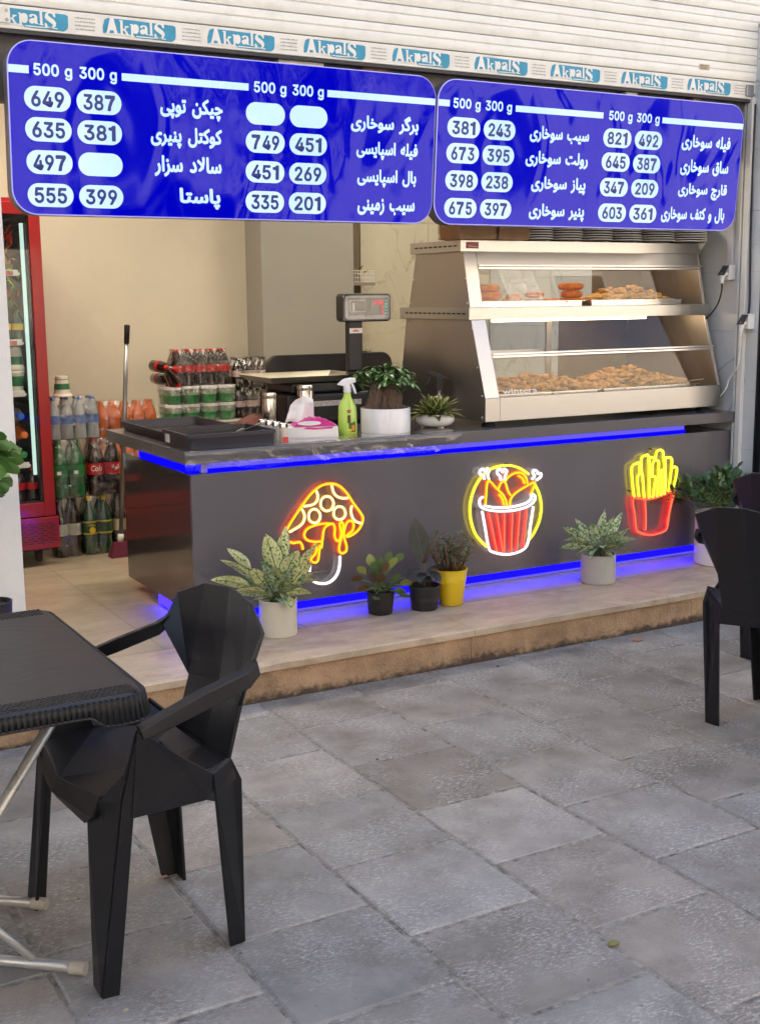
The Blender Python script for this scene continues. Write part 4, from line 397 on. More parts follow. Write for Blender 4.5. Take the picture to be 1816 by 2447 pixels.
# ================================================================ SETTING
def pav_mat():
    m = mat('grey_paving', (.235, .224, .205), .7, var=.26, scale=5, bump=.3, bscale=180, spec=.4, dirt=(.12, .107, .088), dscale=3.4, damt=.75)
    n = m.node_tree; N = n.nodes; L = n.links; b = N['Principled BSDF']
    src = b.inputs['Base Color'].links[0].from_socket
    at = N.new('ShaderNodeAttribute'); at.attribute_name = 'tint'
    mu = N.new('ShaderNodeMix'); mu.data_type = 'RGBA'; mu.blend_type = 'MULTIPLY'; mu.inputs[0].default_value = 1
    L.new(src, mu.inputs[6]); L.new(at.outputs['Color'], mu.inputs[7])
    # pale worn grain and scuffs
    tc = N.new('ShaderNodeTexCoord'); mp = N.new('ShaderNodeMapping'); mp.inputs['Scale'].default_value = (1, 2.2, 1); mp.inputs['Rotation'].default_value = (0, 0, .5)
    L.new(tc.outputs['Object'], mp.inputs[0])
    g = N.new('ShaderNodeTexNoise'); g.inputs['Scale'].default_value = 62; g.inputs['Detail'].default_value = 8; g.inputs['Roughness'].default_value = .75
    L.new(mp.outputs[0], g.inputs['Vector'])
    gr = N.new('ShaderNodeMapRange'); gr.inputs[1].default_value = .49; gr.inputs[2].default_value = .66; gr.inputs[4].default_value = .95
    L.new(g.outputs[0], gr.inputs[0])
    k = N.new('ShaderNodeTexNoise'); k.inputs['Scale'].default_value = 4.6; k.inputs['Detail'].default_value = 7; L.new(tc.outputs['Object'], k.inputs['Vector'])
    kr = N.new('ShaderNodeMapRange'); kr.inputs[1].default_value = .4; kr.inputs[2].default_value = .6; L.new(k.outputs[0], kr.inputs[0])
    mm = N.new('ShaderNodeMath'); mm.operation = 'MULTIPLY'; L.new(gr.outputs[0], mm.inputs[0]); L.new(kr.outputs[0], mm.inputs[1])
    x = N.new('ShaderNodeMix'); x.data_type = 'RGBA'; x.inputs[7].default_value = (.56, .545, .51, 1)
    L.new(mu.outputs[2], x.inputs[6]); L.new(mm.outputs[0], x.inputs[0])
    # dark pits
    d = N.new('ShaderNodeTexNoise'); d.inputs['Scale'].default_value = 60; d.inputs['Detail'].default_value = 4; L.new(tc.outputs['Object'], d.inputs['Vector'])
    dr = N.new('ShaderNodeMapRange'); dr.inputs[1].default_value = .67; dr.inputs[2].default_value = .74; dr.inputs[4].default_value = .7; L.new(d.outputs[0], dr.inputs[0])
    x2 = N.new('ShaderNodeMix'); x2.data_type = 'RGBA'; x2.inputs[7].default_value = (.06, .055, .05, 1)
    L.new(x.outputs[2], x2.inputs[6]); L.new(dr.outputs[0], x2.inputs[0])
    L.new(x2.outputs[2], b.inputs['Base Color'])
    return m
PAV = pav_mat()
def paving():
    bm = bmesh.new(); lay = bm.loops.layers.float_color.new('tint')
    W_, D_ = .3887, .401; rnd = random.Random(3)
    offs = {-1: -1.759, 0: -1.545, 1: -.937, 2: -.732, 3: -.930}
    g = .005; bv = .006; hh = .006
    for i in range(-12, 16):
        o = offs.get(i, -rnd.uniform(.6, 1.)); o = o + D_ * math.ceil((-.55 - o) / D_)
        j = 0
        while o - j * D_ > -8.5:
            y1 = min(o - j * D_, -.592); y0 = o - (j + 1) * D_; j += 1
            if y1 - y0 < .01: continue
            x0 = -.389 + i * W_; x1 = x0 + W_
            t = rnd.gauss(1.03, .14); wm = rnd.gauss(.025, .025)
            dz = rnd.uniform(-.0012, .0012); gx = [rnd.uniform(.7, 1.6) * g for _ in range(4)]
            q = [(x0 + gx[0], y0 + gx[1]), (x1 - gx[2], y0 + gx[1]), (x1 - gx[2], y1 - gx[3]), (x0 + gx[0], y1 - gx[3])]
            cxy = ((x0 + x1) / 2, (y0 + y1) / 2)
            def ins(p, k): return (p[0] + (k if p[0] < cxy[0] else -k), p[1] + (k if p[1] < cxy[1] else -k))
            lo = [bm.verts.new((p[0], p[1], -hh)) for p in q]
            md = [bm.verts.new((p[0], p[1], dz - bv * .6)) for p in q]
            up = [bm.verts.new((*ins(p, bv), dz)) for p in q]
            fs = [bm.faces.new(up)]
            for a in range(4):
                b_ = (a + 1) % 4
                fs += [bm.faces.new((lo[a], lo[b_], md[b_], md[a])), bm.faces.new((md[a], md[b_], up[b_], up[a]))]
            for f in fs:
                for lp in f.loops: lp[lay] = (t * (1 + wm), t, t * (1 - wm), 1)
    me = bpy.data.meshes.new('pavement'); bm.to_mesh(me); bm.free(); me.materials.append(PAV)
    o = bpy.data.objects.new('pavement', me); COL.objects.link(o); tag(o, kind='structure')
paving()
m_mortar = mat('joint_mortar', (.3, .28, .24), .9, var=.45, scale=40, bump=.8, bscale=150, dirt=(.04, .035, .03), dscale=14, damt=.9)
b = MB(); b.poly([(-6, -8.6, -.0035), (8, -8.6, -.0035), (8, -.55, -.0035), (-6, -.55, -.0035)])
tag(b.build('pavement_joints', m_mortar), kind='structure')
m_asphalt = mat('asphalt', (.05, .05, .052), .85, var=.25, scale=30, bump=.5, bscale=200)
b = MB(); b.poly([(-400, -400, -.13), (400, -400, -.13), (400, 400, -.13), (-400, 400, -.13)])
tag(b.build('ground', m_asphalt), kind='structure')
m_kerb = mat('kerb_stone', (.3, .29, .27), .8, var=.2, bump=.4)
b = MB(); b.box(-40, 40, -8.75, -8.6, -.12, .0)
tag(b.build('kerb', m_kerb, bevel=.01), kind='structure')
b = MB(); b.box(-40, 40, -15, -12.6, -.12, .02)
tag(b.build('far_pavement', m_kerb), kind='structure')
m_paint = mat('road_paint', (.75, .75, .72), .7, var=.2, scale=20)
b = MB()
for k in range(-6, 7): b.box(k * 5 - 1, k * 5 + 1, -10.75, -10.62, -.1295, -.126)
tag(b.build('road_marking', m_paint), kind='structure')

# --- step, shop floor
m_step = mat('beige_step_stone', (.45, .355, .25), .5, var=.2, scale=7, bump=.3, bscale=70, dirt=(.27, .18, .115), dscale=6, damt=.75, stretch=(1, 2.5, 1))
def riser_mat():
    m = mat('stained_riser', (.38, .25, .145), .85, var=.25, scale=9, bump=.7, bscale=90, dirt=(.14, .085, .05), dscale=6, damt=.7)
    n = m.node_tree; N = n.nodes; L = n.links; b_ = N['Principled BSDF']
    s0 = b_.inputs['Base Color'].links[0].from_socket
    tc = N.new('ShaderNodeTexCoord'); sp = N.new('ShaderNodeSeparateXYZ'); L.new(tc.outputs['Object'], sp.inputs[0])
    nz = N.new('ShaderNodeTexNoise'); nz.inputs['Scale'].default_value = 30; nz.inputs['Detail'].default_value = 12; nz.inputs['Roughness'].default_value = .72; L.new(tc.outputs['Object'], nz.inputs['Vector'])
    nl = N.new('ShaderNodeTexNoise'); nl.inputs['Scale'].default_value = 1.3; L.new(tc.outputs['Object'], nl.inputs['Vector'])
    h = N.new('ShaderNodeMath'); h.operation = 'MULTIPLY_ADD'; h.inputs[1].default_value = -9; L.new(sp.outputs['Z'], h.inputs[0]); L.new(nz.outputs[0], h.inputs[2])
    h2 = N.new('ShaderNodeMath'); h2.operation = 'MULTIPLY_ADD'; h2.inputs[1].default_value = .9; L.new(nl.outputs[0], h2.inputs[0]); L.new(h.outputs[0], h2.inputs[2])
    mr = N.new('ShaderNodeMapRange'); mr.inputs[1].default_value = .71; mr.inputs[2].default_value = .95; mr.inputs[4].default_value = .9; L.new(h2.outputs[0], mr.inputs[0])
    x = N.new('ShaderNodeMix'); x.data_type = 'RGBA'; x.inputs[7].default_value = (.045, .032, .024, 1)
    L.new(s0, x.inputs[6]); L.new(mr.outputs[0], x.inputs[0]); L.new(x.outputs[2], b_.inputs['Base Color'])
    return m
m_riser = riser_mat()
ZS = .146
def steps():
    xs = [-3.2, -2.1, -1.05, -.09, .975, 2.03, 3.4]
    b = MB()
    for a, c_ in zip(xs, xs[1:]):
        rnd = random.Random(int(a * 100))
        x0, x1 = a + .0012, c_ - .0012
        # nosing slab with a slightly chipped front edge
        n = max(8, int((x1 - x0) / .02)); top = []; ed = []; ed2 = []; bot = []
        for k in range(n + 1):
            x = x0 + (x1 - x0) * k / n; ch = max(0, noise.noise((x * 9, 1.3, 0)) - .12) * .018 + max(0, noise.noise((x * 38, 4.3, 0)) - .2) * .008
            top.append(b.bm.verts.new((x, -.595 + ch * .9, ZS))); ed.append(b.bm.verts.new((x, -.608 + ch * .5, ZS - .005 - ch * .6))); bot.append(b.bm.verts.new((x, -.607, ZS - .03)))
            ed2.append(b.bm.verts.new((x, -.224, ZS)))
        for k in range(n):
            b.bm.faces.new((ed[k], ed[k + 1], top[k + 1], top[k])); b.bm.faces.new((bot[k], bot[k + 1], ed[k + 1], ed[k])); b.bm.faces.new((top[k], top[k + 1], ed2[k + 1], ed2[k]))
        b.bm.faces.new([bot[0], bot[-1], b.bm.verts.new((x1, -.224, ZS - .03)), b.bm.verts.new((x0, -.224, ZS - .03))])
        b.bm.faces.new((bot[0], ed[0], top[0], ed2[0])); b.bm.faces.new((ed2[-1], top[-1], ed[-1], bot[-1]))
    tag(b.build('step', m_step), kind='structure')
    b = MB()
    for a, c_ in ((-3.2, -1.2), (-1.1985, -.095), (-.0935, .966), (.9675, 2.18), (2.1815, 3.4)): b.box(a, c_, -.592, -.3, -.01, ZS - .0305)
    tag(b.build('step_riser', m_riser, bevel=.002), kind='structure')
steps()
m_floor = mat('polished_beige_floor', (.46, .375, .27), .2, var=.13, scale=3.5, spec=.5, coat=.25, coatr=.08, dirt=(.3, .22, .14), dscale=4, damt=.5, stretch=(1, 2.6, 1))
def floor():
    b = MB(); ys = [-.2225, .145, .78, 1.4, 2.02, 2.3]; xs = [-3.0, -2.015, -1.415, -.815, -.215, .395, .995, 1.595, 2.195, 2.795, 3.4]
    g = .0012
    for y0, y1 in zip(ys, ys[1:]):
        for x0, x1 in zip(xs, xs[1:]): b.poly([(x0 + g, y0 + g, ZS), (x1 - g, y0 + g, ZS), (x1 - g, y1 - g, ZS), (x0 + g, y1 - g, ZS)])
    tag(b.build('floor', m_floor), kind='structure')
    b = MB(); b.box(-3.2, 3.4, -.3, 2.4, .0, ZS - .003)
    tag(b.build('floor_base', mat('floor_joint', (.13, .09, .055), .9)), kind='structure')
floor()

# --- walls of the shop
m_cream = mat('cream_painted_wall', (.64, .58, .46), .6, var=.05, scale=1.5, bump=.05, bscale=40, dirt=(.42, .36, .28), dscale=1.2, damt=.3)
m_greyc = mat('dimmed_column_grey', (.33, .315, .275), .6, var=.05, scale=2.5)  # greyed and darkened to stand for the weaker light on the column
def marble(name, base, vein, r=.25):
    m = mat(name, base, r, var=.06, scale=3, coat=.1)
    n = m.node_tree; N = n.nodes; L = n.links; b_ = N['Principled BSDF']
    s0 = b_.inputs['Base Color'].links[0].from_socket
    tc = N.new('ShaderNodeTexCoord')
    nz = N.new('ShaderNodeTexNoise'); nz.inputs['Scale'].default_value = 2.1; nz.inputs['Detail'].default_value = 7; nz.inputs['Distortion'].default_value = 1.6
    L.new(tc.outputs['Object'], nz.inputs['Vector'])
    a = N.new('ShaderNodeMath'); a.operation = 'SUBTRACT'; a.inputs[1].default_value = .5; L.new(nz.outputs[0], a.inputs[0])
    a2 = N.new('ShaderNodeMath'); a2.operation = 'ABSOLUTE'; L.new(a.outputs[0], a2.inputs[0])
    mr = N.new('ShaderNodeMapRange'); mr.inputs[1].default_value = 0; mr.inputs[2].default_value = .016; mr.inputs[3].default_value = .75; mr.inputs[4].default_value = 0
    L.new(a2.outputs[0], mr.inputs[0])
    n3 = N.new('ShaderNodeTexNoise'); n3.inputs['Scale'].default_value = 1.7; L.new(tc.outputs['Object'], n3.inputs['Vector'])
    m3 = N.new('ShaderNodeMapRange'); m3.inputs[1].default_value = .42; m3.inputs[2].default_value = .62; L.new(n3.outputs[0], m3.inputs[0])
    mu = N.new('ShaderNodeMath'); mu.operation = 'MULTIPLY'; L.new(mr.outputs[0], mu.inputs[0]); L.new(m3.outputs[0], mu.inputs[1])
    x = N.new('ShaderNodeMix'); x.data_type = 'RGBA'; x.inputs[7].default_value = (*vein, 1)
    L.new(s0, x.inputs[6]); L.new(mu.outputs[0], x.inputs[0]); L.new(x.outputs[2], b_.inputs['Base Color'])
    return m
m_marb = marble('grey_marble_tile', (.5, .52, .53), (.2, .21, .22))
m_marby = marble('cream_marble_tile', (.6, .55, .42), (.28, .23, .15))
b = MB(); b.box(-1.6, 3.2, 2.25, 2.4, ZS, 2.8)
o = b.build('back_wall', m_cream); tag(o, 'plain cream painted back wall of the shop behind the drinks', 'wall')
b = MB(); b.box(-1.75, -1.6, -.05, 2.4, ZS, 2.8)
tag(b.build('side_wall', m_cream), 'cream side wall of the shop at the far left beside the fridge', 'wall')
b = MB(); b.box(1.25, 1.86, 2.02, 2.2485, ZS, 2.8)
tag(b.build('wall_column', m_greyc, bevel=.004), 'grey beige column standing out from the cream back wall behind the scale', 'column')
cl = thing('marble_cladding', (2.1, 2.2, ZS), 'cream veined marble tiles on the back wall behind the display case', 'wall cladding')
for zz in (ZS, .746, 1.346, 1.946):
    for xx in (2.02, 2.52): 
        b = MB(); b.box(xx + .001, xx + (.498 if xx < 2.5 else .478), 2.225, 2.2485, zz + .001, min(zz + .6, 2.8) - .001); b.build('marble_tile', m_marby, cl, bevel=.0015)
rw = thing('marble_wall', (3.05, 1, 0), 'grey veined marble tiled side wall right of the display case', 'wall')
b = MB(); b.box(3.012, 3.3, -.14, 2.4, 0, 2.8); b.build('wall_core', mat('mortar_grey', (.3, .3, .3), .9), rw)
zj = [.0, .093, .393, .693, .994, 1.296, 1.596, 1.896, 2.196, 2.496, 2.79]
for z0, z1 in zip(zj, zj[1:]):
    yy = [-.146, .36, .96, 1.56, 2.22]
    b = MB()
    for y0, y1 in zip(yy, yy[1:]): b.box(3.0, 3.011, y0 + .0008, y1 - .0008, z0 + .0008, z1 - .0008)
    b.build('tile_course', m_marb, rw)
m_dark = mat('dark_metal', (.012, .013, .018), .35, metal=.3, var=.2)
b = MB(); b.box(3.0, 7.0, -.158, -.1475, 0, 2.8); b.box(3.012, 3.05, -.185, -.159, 0, 2.8)
tag(b.build('neighbour_shopfront', m_dark), 'dark metal edge of the neighbouring shopfront at the right border', 'shopfront')
# rail channel for the shutter
m_white = mat('white_powder_coat', (.62, .62, .6), .35, var=.05, scale=5, dirt=(.4, .38, .33), dscale=7, damt=.35)
m_greym = mat('grey_aluminium', (.3, .3, .32), .35, metal=.6, var=.1)
sr = thing('shutter_rail', (2.99, -.04, ZS), 'white vertical aluminium guide rail of the shutter on the marble wall', 'rail')
b = MB(); b.box(2.975, 2.9995, -.069, -.036, ZS, 2.44); b.build('channel', m_white, sr, bevel=.002)
b = MB(); b.box(2.985, 2.9994, -.0355, -.024, ZS, 2.44); b.build('groove', m_greym, sr)
b = MB(); b.box(2.978, 2.9995, -.0235, -.014, ZS, 2.44); b.build('inner_lip', m_white, sr, bevel=.001)
# white pillar on the left, ceiling, upper building
m_pill = mat('white_pillar_paint', (.66, .65, .63), .45, var=.05, scale=3, bump=.05, dirt=(.45, .43, .4), dscale=6, damt=.3)
b = MB(); b.box(-1.9, -.71, -.1, .1, ZS, 2.8)
tag(b.build('white_pillar', m_pill, bevel=.003), 'white painted pillar at the left edge of the shop opening', 'pillar')
m_ceil = mat('white_ceiling', (.62, .58, .5), .7, var=.03)
b = MB(); b.box(-1.9, 3.3, -.02, 2.4, 2.801, 2.95)
tag(b.build('ceiling', m_ceil), kind='structure')
cl = thing('ceiling_light', (.4, 1.0, 2.78), 'square warm ceiling light panel inside the shop above the till', 'ceiling light', 'ceiling lights inside the shop')
b = MB(); b.box(.1, .7, .6, 1.2, 2.765, 2.8); b.build('frame', m_white, cl)
b = MB(); b.box(.13, .67, .63, 1.17, 2.755, 2.7648); b.build('diffuser', glow('warm_lamp', (1, .88, .70), 26), cl)
c2 = copy_tree(cl); c2.location = (2.1, 1.25, 2.78); c2['label'] = 'square warm ceiling light panel inside the shop above the display case'
c3 = copy_tree(cl); c3.location = (-.55, 1.3, 2.78); c3['label'] = 'square warm ceiling light panel inside the shop above the red fridge'
m_upper = mat('upper_facade_render', (.45, .41, .35), .8, var=.1)
b = MB(); b.box(-14, 14, -.01, 8, 3.15, 10.5); b.box(-14, -1.95, .0, 8, -.1, 3.15); b.box(7.05, 14, .0, 8, -.1, 3.15)
tag(b.build('shop_building', m_upper), 'rendered upper storeys of the building above the roller shutter', 'building')

# --- roller shutter with its printed bottom bar
def slat_mat():
    return mat('ivory_shutter_slat', (.74, .735, .68), .38, var=.05, scale=4, stretch=(.4, 1, 6), dirt=(.38, .35, .27), dscale=9, damt=.28)
m_slat = slat_mat()
sh = thing('roller_shutter', (1.0, -.05, 2.43), 'ivory aluminium roller shutter half rolled up above the menu boards', 'shutter')
YS = -.05
for k in range(8):
    z = 2.5165 + k * .0788
    prof = [(-.0, .0), (.008, .001), (.010, .006), (.0125, .02), (.012, .034), (.0085, .04), (.0125, .046), (.0125, .062), (.010, .073), (.006, .0765), (-.002, .077)]
    b = MB(); A = []
    for x in (-1.1, .9, 3.1): A.append([b.bm.verts.new((x, YS - p, z + q)) for p, q in prof])
    for i in range(2):
        for j in range(len(prof) - 1): b.bm.faces.new((A[i][j], A[i + 1][j], A[i + 1][j + 1], A[i][j + 1]))
    b.build('slat', m_slat, sh, smooth=True, sharp=30)
b = MB(); b.box(-1.1, 3.1, YS + .003, YS + .01, 2.5, 3.16); b.build('backing', m_dark, sh)
m_bar = mat('ivory_bottom_bar', (.72, .71, .66), .42, var=.05, scale=6, dirt=(.36, .32, .26), dscale=8, damt=.3)
b = MB(); b.box(-1.1, 3.1, YS - .006, YS + .012, 2.434, 2.514); b.build('bottom_bar', m_bar, sh, bevel=.003)
b = MB(); b.box(-1.1, 3.1, YS - .004, YS + .016, 2.419, 2.4335); b.build('rubber_seal', mat('dark_rubber', (.05, .048, .05), .7), sh, bevel=.002)
# printed maker's name, once every 41 cm along the bar
m_blue = mat('print_blue', (.03, .27, .43), .5, var=.12, scale=30)
m_ink = mat('print_white', (.74, .735, .69), .5, var=.05)
m_grey = mat('print_grey', (.36, .36, .35), .6)
LET = {  # slab-serif strokes, unit height, (polygons)
 'A': (.78, [[(.0, 0), (.3, 0), (.3, .07), (.22, .07), (.27, .25), (.47, .25), (.53, .07), (.45, .07), (.45, 0), (.78, 0), (.78, .07), (.71, .07), (.49, 1), (.3, 1), (.08, .07), (0, .07)]]),
 'k': (.62, [[(0, 0), (.26, 0), (.26, .07), (.21, .07), (.21, .3), (.28, .36), (.42, .07), (.36, .07), (.36, 0), (.64, 0), (.64, .07), (.57, .07), (.37, .44), (.5, .58), (.58, .58), (.58, .65), (.34, .65), (.34, .58), (.4, .58), (.21, .4), (.21, 1.0), (0, 1.0), (0, .93), (.06, .93), (.06, .07), (0, .07)]]),
 'p': (.6, [[(0, .65), (.2, .65), (.2, .58), (.3, .66), (.43, .66), (.54, .56), (.57, .36), (.54, .14), (.43, .0), (.3, .0), (.2, .07), (.2, -.2), (.26, -.2), (.26, -.27), (0, -.27), (0, -.2), (.06, -.2), (.06, .58), (0, .58)]]),
 'a': (.55, [[(.0, .16), (.05, .02), (.2, -.01), (.34, .08), (.36, 0), (.54, 0), (.54, .07), (.49, .07), (.49, .48), (.42, .62), (.28, .66), (.1, .63), (.03, .56), (.03, .44), (.16, .44), (.18, .55), (.3, .55), (.34, .47), (.34, .41), (.12, .35), (.0, .26)]]),
 'l': (.28, [[(0, 0), (.26, 0), (.26, .07), (.21, .07), (.21, 1.0), (0, 1.0), (0, .93), (.06, .93), (.06, .07), (0, .07)]]),
 'S': (.66, [[(.02, .3), (.1, .3), (.18, .1), (.34, .06), (.46, .14), (.44, .26), (.16, .46), (.03, .62), (.06, .84), (.2, .98), (.4, 1.0), (.5, .95), (.54, 1.0), (.6, 1.0), (.6, .7), (.53, .7), (.44, .88), (.3, .92), (.2, .84), (.24, .74), (.54, .52), (.64, .34), (.58, .12), (.4, -.02), (.2, -.01), (.1, .05), (.06, 0), (.02, 0)]])}
def logo(x0):
    yb = YS - .0075; W_, H_ = .28, .066; z0 = 2.441
    b = MB(); pts = []
    rr = rrect(x0, x0 + W_, z0, z0 + H_ - .006, .012, 4)
    # blue plate: its lower edge steps up on the left so the first letters stand below it
    pts = [(x0 + .02, z0 + H_ - .004), (x0 + .008, z0 + H_ - .01), (x0, z0 + .03), (x0, z0 + .008), (x0 + .012, z0 + .008), (x0 + .04, z0 + .012), (x0 + .115, z0 + .012), (x0 + .125, z0 + .002),
           (x0 + W_ - .016, z0 + .0), (x0 + W_ - .004, z0 + .008), (x0 + W_, z0 + .02), (x0 + W_, z0 + H_ - .012), (x0 + W_ - .01, z0 + H_ - .008), (x0 + .1, z0 + H_ - .004)]
    b.prism([(p[0], yb, p[1]) for p in pts], (0, .001, 0)); pl = b.build('logo_plate', m_blue, sh)
    x = x0 + .008; b = MB()
    for ch, hh, dz in (('A', .056, .006), ('k', .052, .006), ('p', .05, .016), ('a', .05, .016), ('l', .05, .014), ('S', .056, .006)):
        wd, polys = LET[ch]
        for p in polys: b.prism([(x + q[0] * hh * 1.18, yb - .0005, z0 + dz + q[1] * hh) for q in p], (0, -.0006, 0))
        x += wd * hh * 1.18 + .0025
    for q0, q1 in (((.125, .005), (.24, .0085)),): b.box(x0 + q0[0], x0 + q1[0], yb - .0011, yb - .0005, z0 + q0[1], z0 + q1[1])
    lt = b.build('logo_lettering', m_ink, pl)
    b = MB(); rnd = random.Random(int(x0 * 1000) + 5)
    for r_ in range(4):
        xx = x0 + W_ + .026
        while xx < x0 + W_ + .098:
            w_ = rnd.uniform(.003, .012); b.box(xx, min(xx + w_, x0 + W_ + .1), yb, yb + .0008, z0 + .05 - r_ * .013, z0 + .0535 - r_ * .013 + rnd.uniform(-.001, .0015)); xx += w_ + .002
    b.build('small_print', m_grey, sh)
for k in range(-1, 9): logo(-.298 + .4075 * k)
b = MB(); b.box(-.69, -.632, YS - .014, YS - .0065, 2.45, 2.505)
br = b.build('lock_bracket', m_bar, sh, bevel=.003)
for xx, zz in ((-.68, 2.493), (-.644, 2.493), (-.68, 2.462), (-.644, 2.462)):
    b = MB(); b.lathe([(.006, 0), (.005, .004)], (xx, YS - .014, zz), 8, axis=Matrix.Rotation(PI / 2, 3, 'X')); b.build('bolt', m_greym, br)
b = MB(); b.box(2.935, 2.985, YS - .018, YS - .0065, 2.445, 2.5); b.build('lock_bracket', m_greym, sh, bevel=.004)
b = MB(); b.box(2.62, 2.685, YS - .0135, YS - .0128, 2.547, 2.573); pp = b.build('paper_label', mat('old_paper', (.5, .42, .33), .8, var=.3, scale=60), sh)
b = MB()
for k in range(3): b.box(2.628, 2.676 - .008 * (k % 2), YS - .0142, YS - .0136, 2.551 + k * .007, 2.554 + k * .007)
b.build('faded_print', mat('faded_brown', (.22, .12, .07), .8), pp)
m_lint = mat('gap_shade_grey', (.16, .15, .15), .6, var=.25, scale=6)  # dark tone stands in for the shaded inside of the gap
b = MB(); b.box(-.688, 2.97, .02, .1, 2.2, 2.56); tag(b.build('lintel', m_lint), 'grey lintel added to fill the dark gap between shutter and menu boards', 'lintel')
for i, (x, w_) in enumerate(((.02, .09), (.42, .2), (.8, .12), (1.9, .05), (2.2, .07), (2.62, .05))):
    b = MB(); b.box(x, x + w_, -.03, .015, 2.37, 2.41 + .01 * (i % 3)); b.build('hanger_bracket', [m_greym, m_ink, mat('rust_steel', (.2, .1, .06), .6)][i % 3], bpy.data.objects['lintel'], bevel=.002)

# ================================================================ STREET OPPOSITE (seen in the reflections)
m_opp = mat('sunlit_ochre_render', (.55, .5, .43), .8, var=.08)
m_win = mat('street_window_glass', (.02, .025, .03), .08, var=.1)
ob = thing('opposite_building', (0, -17, 0), 'sunlit ochre apartment building across the street, mirrored in the display case glass', 'building')
b = MB(); b.box(-26, 22, -24, -15, -.1, 11); b.build('wall', m_opp, ob)
for fl in range(3):
    for k in range(-6, 6):
        x = k * 3.6 + .6; z = 1.1 + fl * 3.3
        b = MB(); b.box(x, x + 1.5, -15.0, -14.93, z, z + 1.7); f = b.build('window', m_white, ob)
        b = MB(); b.box(x + .08, x + 1.42, -14.925, -14.92, z + .08, z + 1.62); b.build('pane', m_win, f)
m_leaf0 = mat('street_tree_leaf', (.06, .1, .03), .6, var=.4, scale=2)
m_bark0 = mat('street_tree_bark', (.1, .075, .05), .9, var=.3, bump=.6, bscale=20)
def street_tree(x, y, h, seed, lab):
    rnd = random.Random(seed)
    t = thing('street_tree', (x, y, 0), lab, 'tree', 'plane trees along the kerb')
    b = MB(); b.tube([(x, y, -.05), (x + .05, y, 1.5), (x - .06, y + .05, h * .55)], [.16, .13, .09], 10)
    tips = []
    for k in range(9):
        a = k * 2.4 + rnd.random(); q = Vector((x, y, h * rnd.uniform(.35, .55))); e = q + Vector((math.cos(a) * rnd.uniform(.8, 1.8), math.sin(a) * rnd.uniform(.8, 1.8), rnd.uniform(.6, 1.9)))
        b.tube([q, (q + e) / 2 + Vector((0, 0, .15)), e], [.06, .04, .015], 6); tips += [e, (q + e) / 2]
    b.build('trunk', m_bark0, t, smooth=True)
    b = MB()
    for k in range(1500):
        p = rnd.choice(tips) + Vector((rnd.gauss(0, .5), rnd.gauss(0, .5), rnd.gauss(.1, .45)))
        b.leaf(p, (rnd.gauss(0, 1), rnd.gauss(0, 1), rnd.gauss(-.2, .6)), .22, .16, .3, n=2)
    b.build('crown', m_leaf0, t)
street_tree(-4.6, -9.2, 4.6, 1, 'leafy plane tree on the kerb to the left, mirrored in the boards')
street_tree(-.2, -9.2, 5.0, 2, 'leafy plane tree on the kerb in the middle, mirrored in the display case')
street_tree(4.9, -9.2, 4.8, 3, 'leafy plane tree on the kerb to the right, mirrored in the boards')
def car(x, y, m, lab):
    t = thing('parked_car', (x, y, -.13), lab, 'car', 'cars parked along the street')
    z = -.13
    side = [(-2.05, .35), (-2.1, .62), (-2.0, .82), (-1.2, .92), (-.75, 1.36), (-.2, 1.44), (.55, 1.42), (1.15, .98), (1.95, .9), (2.1, .68), (2.08, .35), (1.75, .33), (1.6, .55), (1.35, .64), (1.1, .55), (.98, .3), (-.98, .3), (-1.1, .55), (-1.35, .64), (-1.6, .55), (-1.75, .33)]
    b = MB(); b.prism([(x + p, y - .82, z + q) for p, q in side], (0, 1.64, 0)); b.build('body', m, t, bevel=.04)
    b = MB()
    for yy in (y - .826, y + .821):
        for poly in ([(-.98, .95), (-.66, 1.3), (-.2, 1.37), (-.2, .95)], [(-.12, .95), (-.12, 1.37), (.5, 1.35), (.95, .98)]): b.prism([(x + p, yy, z + q) for p, q in poly], (0, .005, 0))
    b.build('window', m_win, t)
    for sx in (-1.35, 1.35):
        for sy in (-.78, .62):
            b = MB(); b.lathe([(.1, 0), (.3, 0), (.32, .02), (.32, .16), (.3, .18), (.1, .18)], (x + sx, y + sy + .18, z + .32), 20, axis=Matrix.Rotation(PI / 2, 3, 'X')); wh = b.build('wheel', mat('tyre', (.02, .02, .02), .8), t)
    for sy in (-.7, .45):
        b = MB(); b.box(x - 2.13, x - 2.08, y + sy, y + sy + .25, z + .66, z + .78); b.build('tail_light', mat('tail_red', (.4, .01, .01), .2), t)
car(3.4, -9.9, mat('car_white', (.75, .75, .75), .2, coat=1), 'white saloon car parked across the pavement, mirrored in the right menu board')
car(-2.4, -9.9, mat('car_silver', (.45, .46, .48), .25, metal=.5, coat=1), 'silver saloon car parked across the pavement, mirrored in the left menu board')

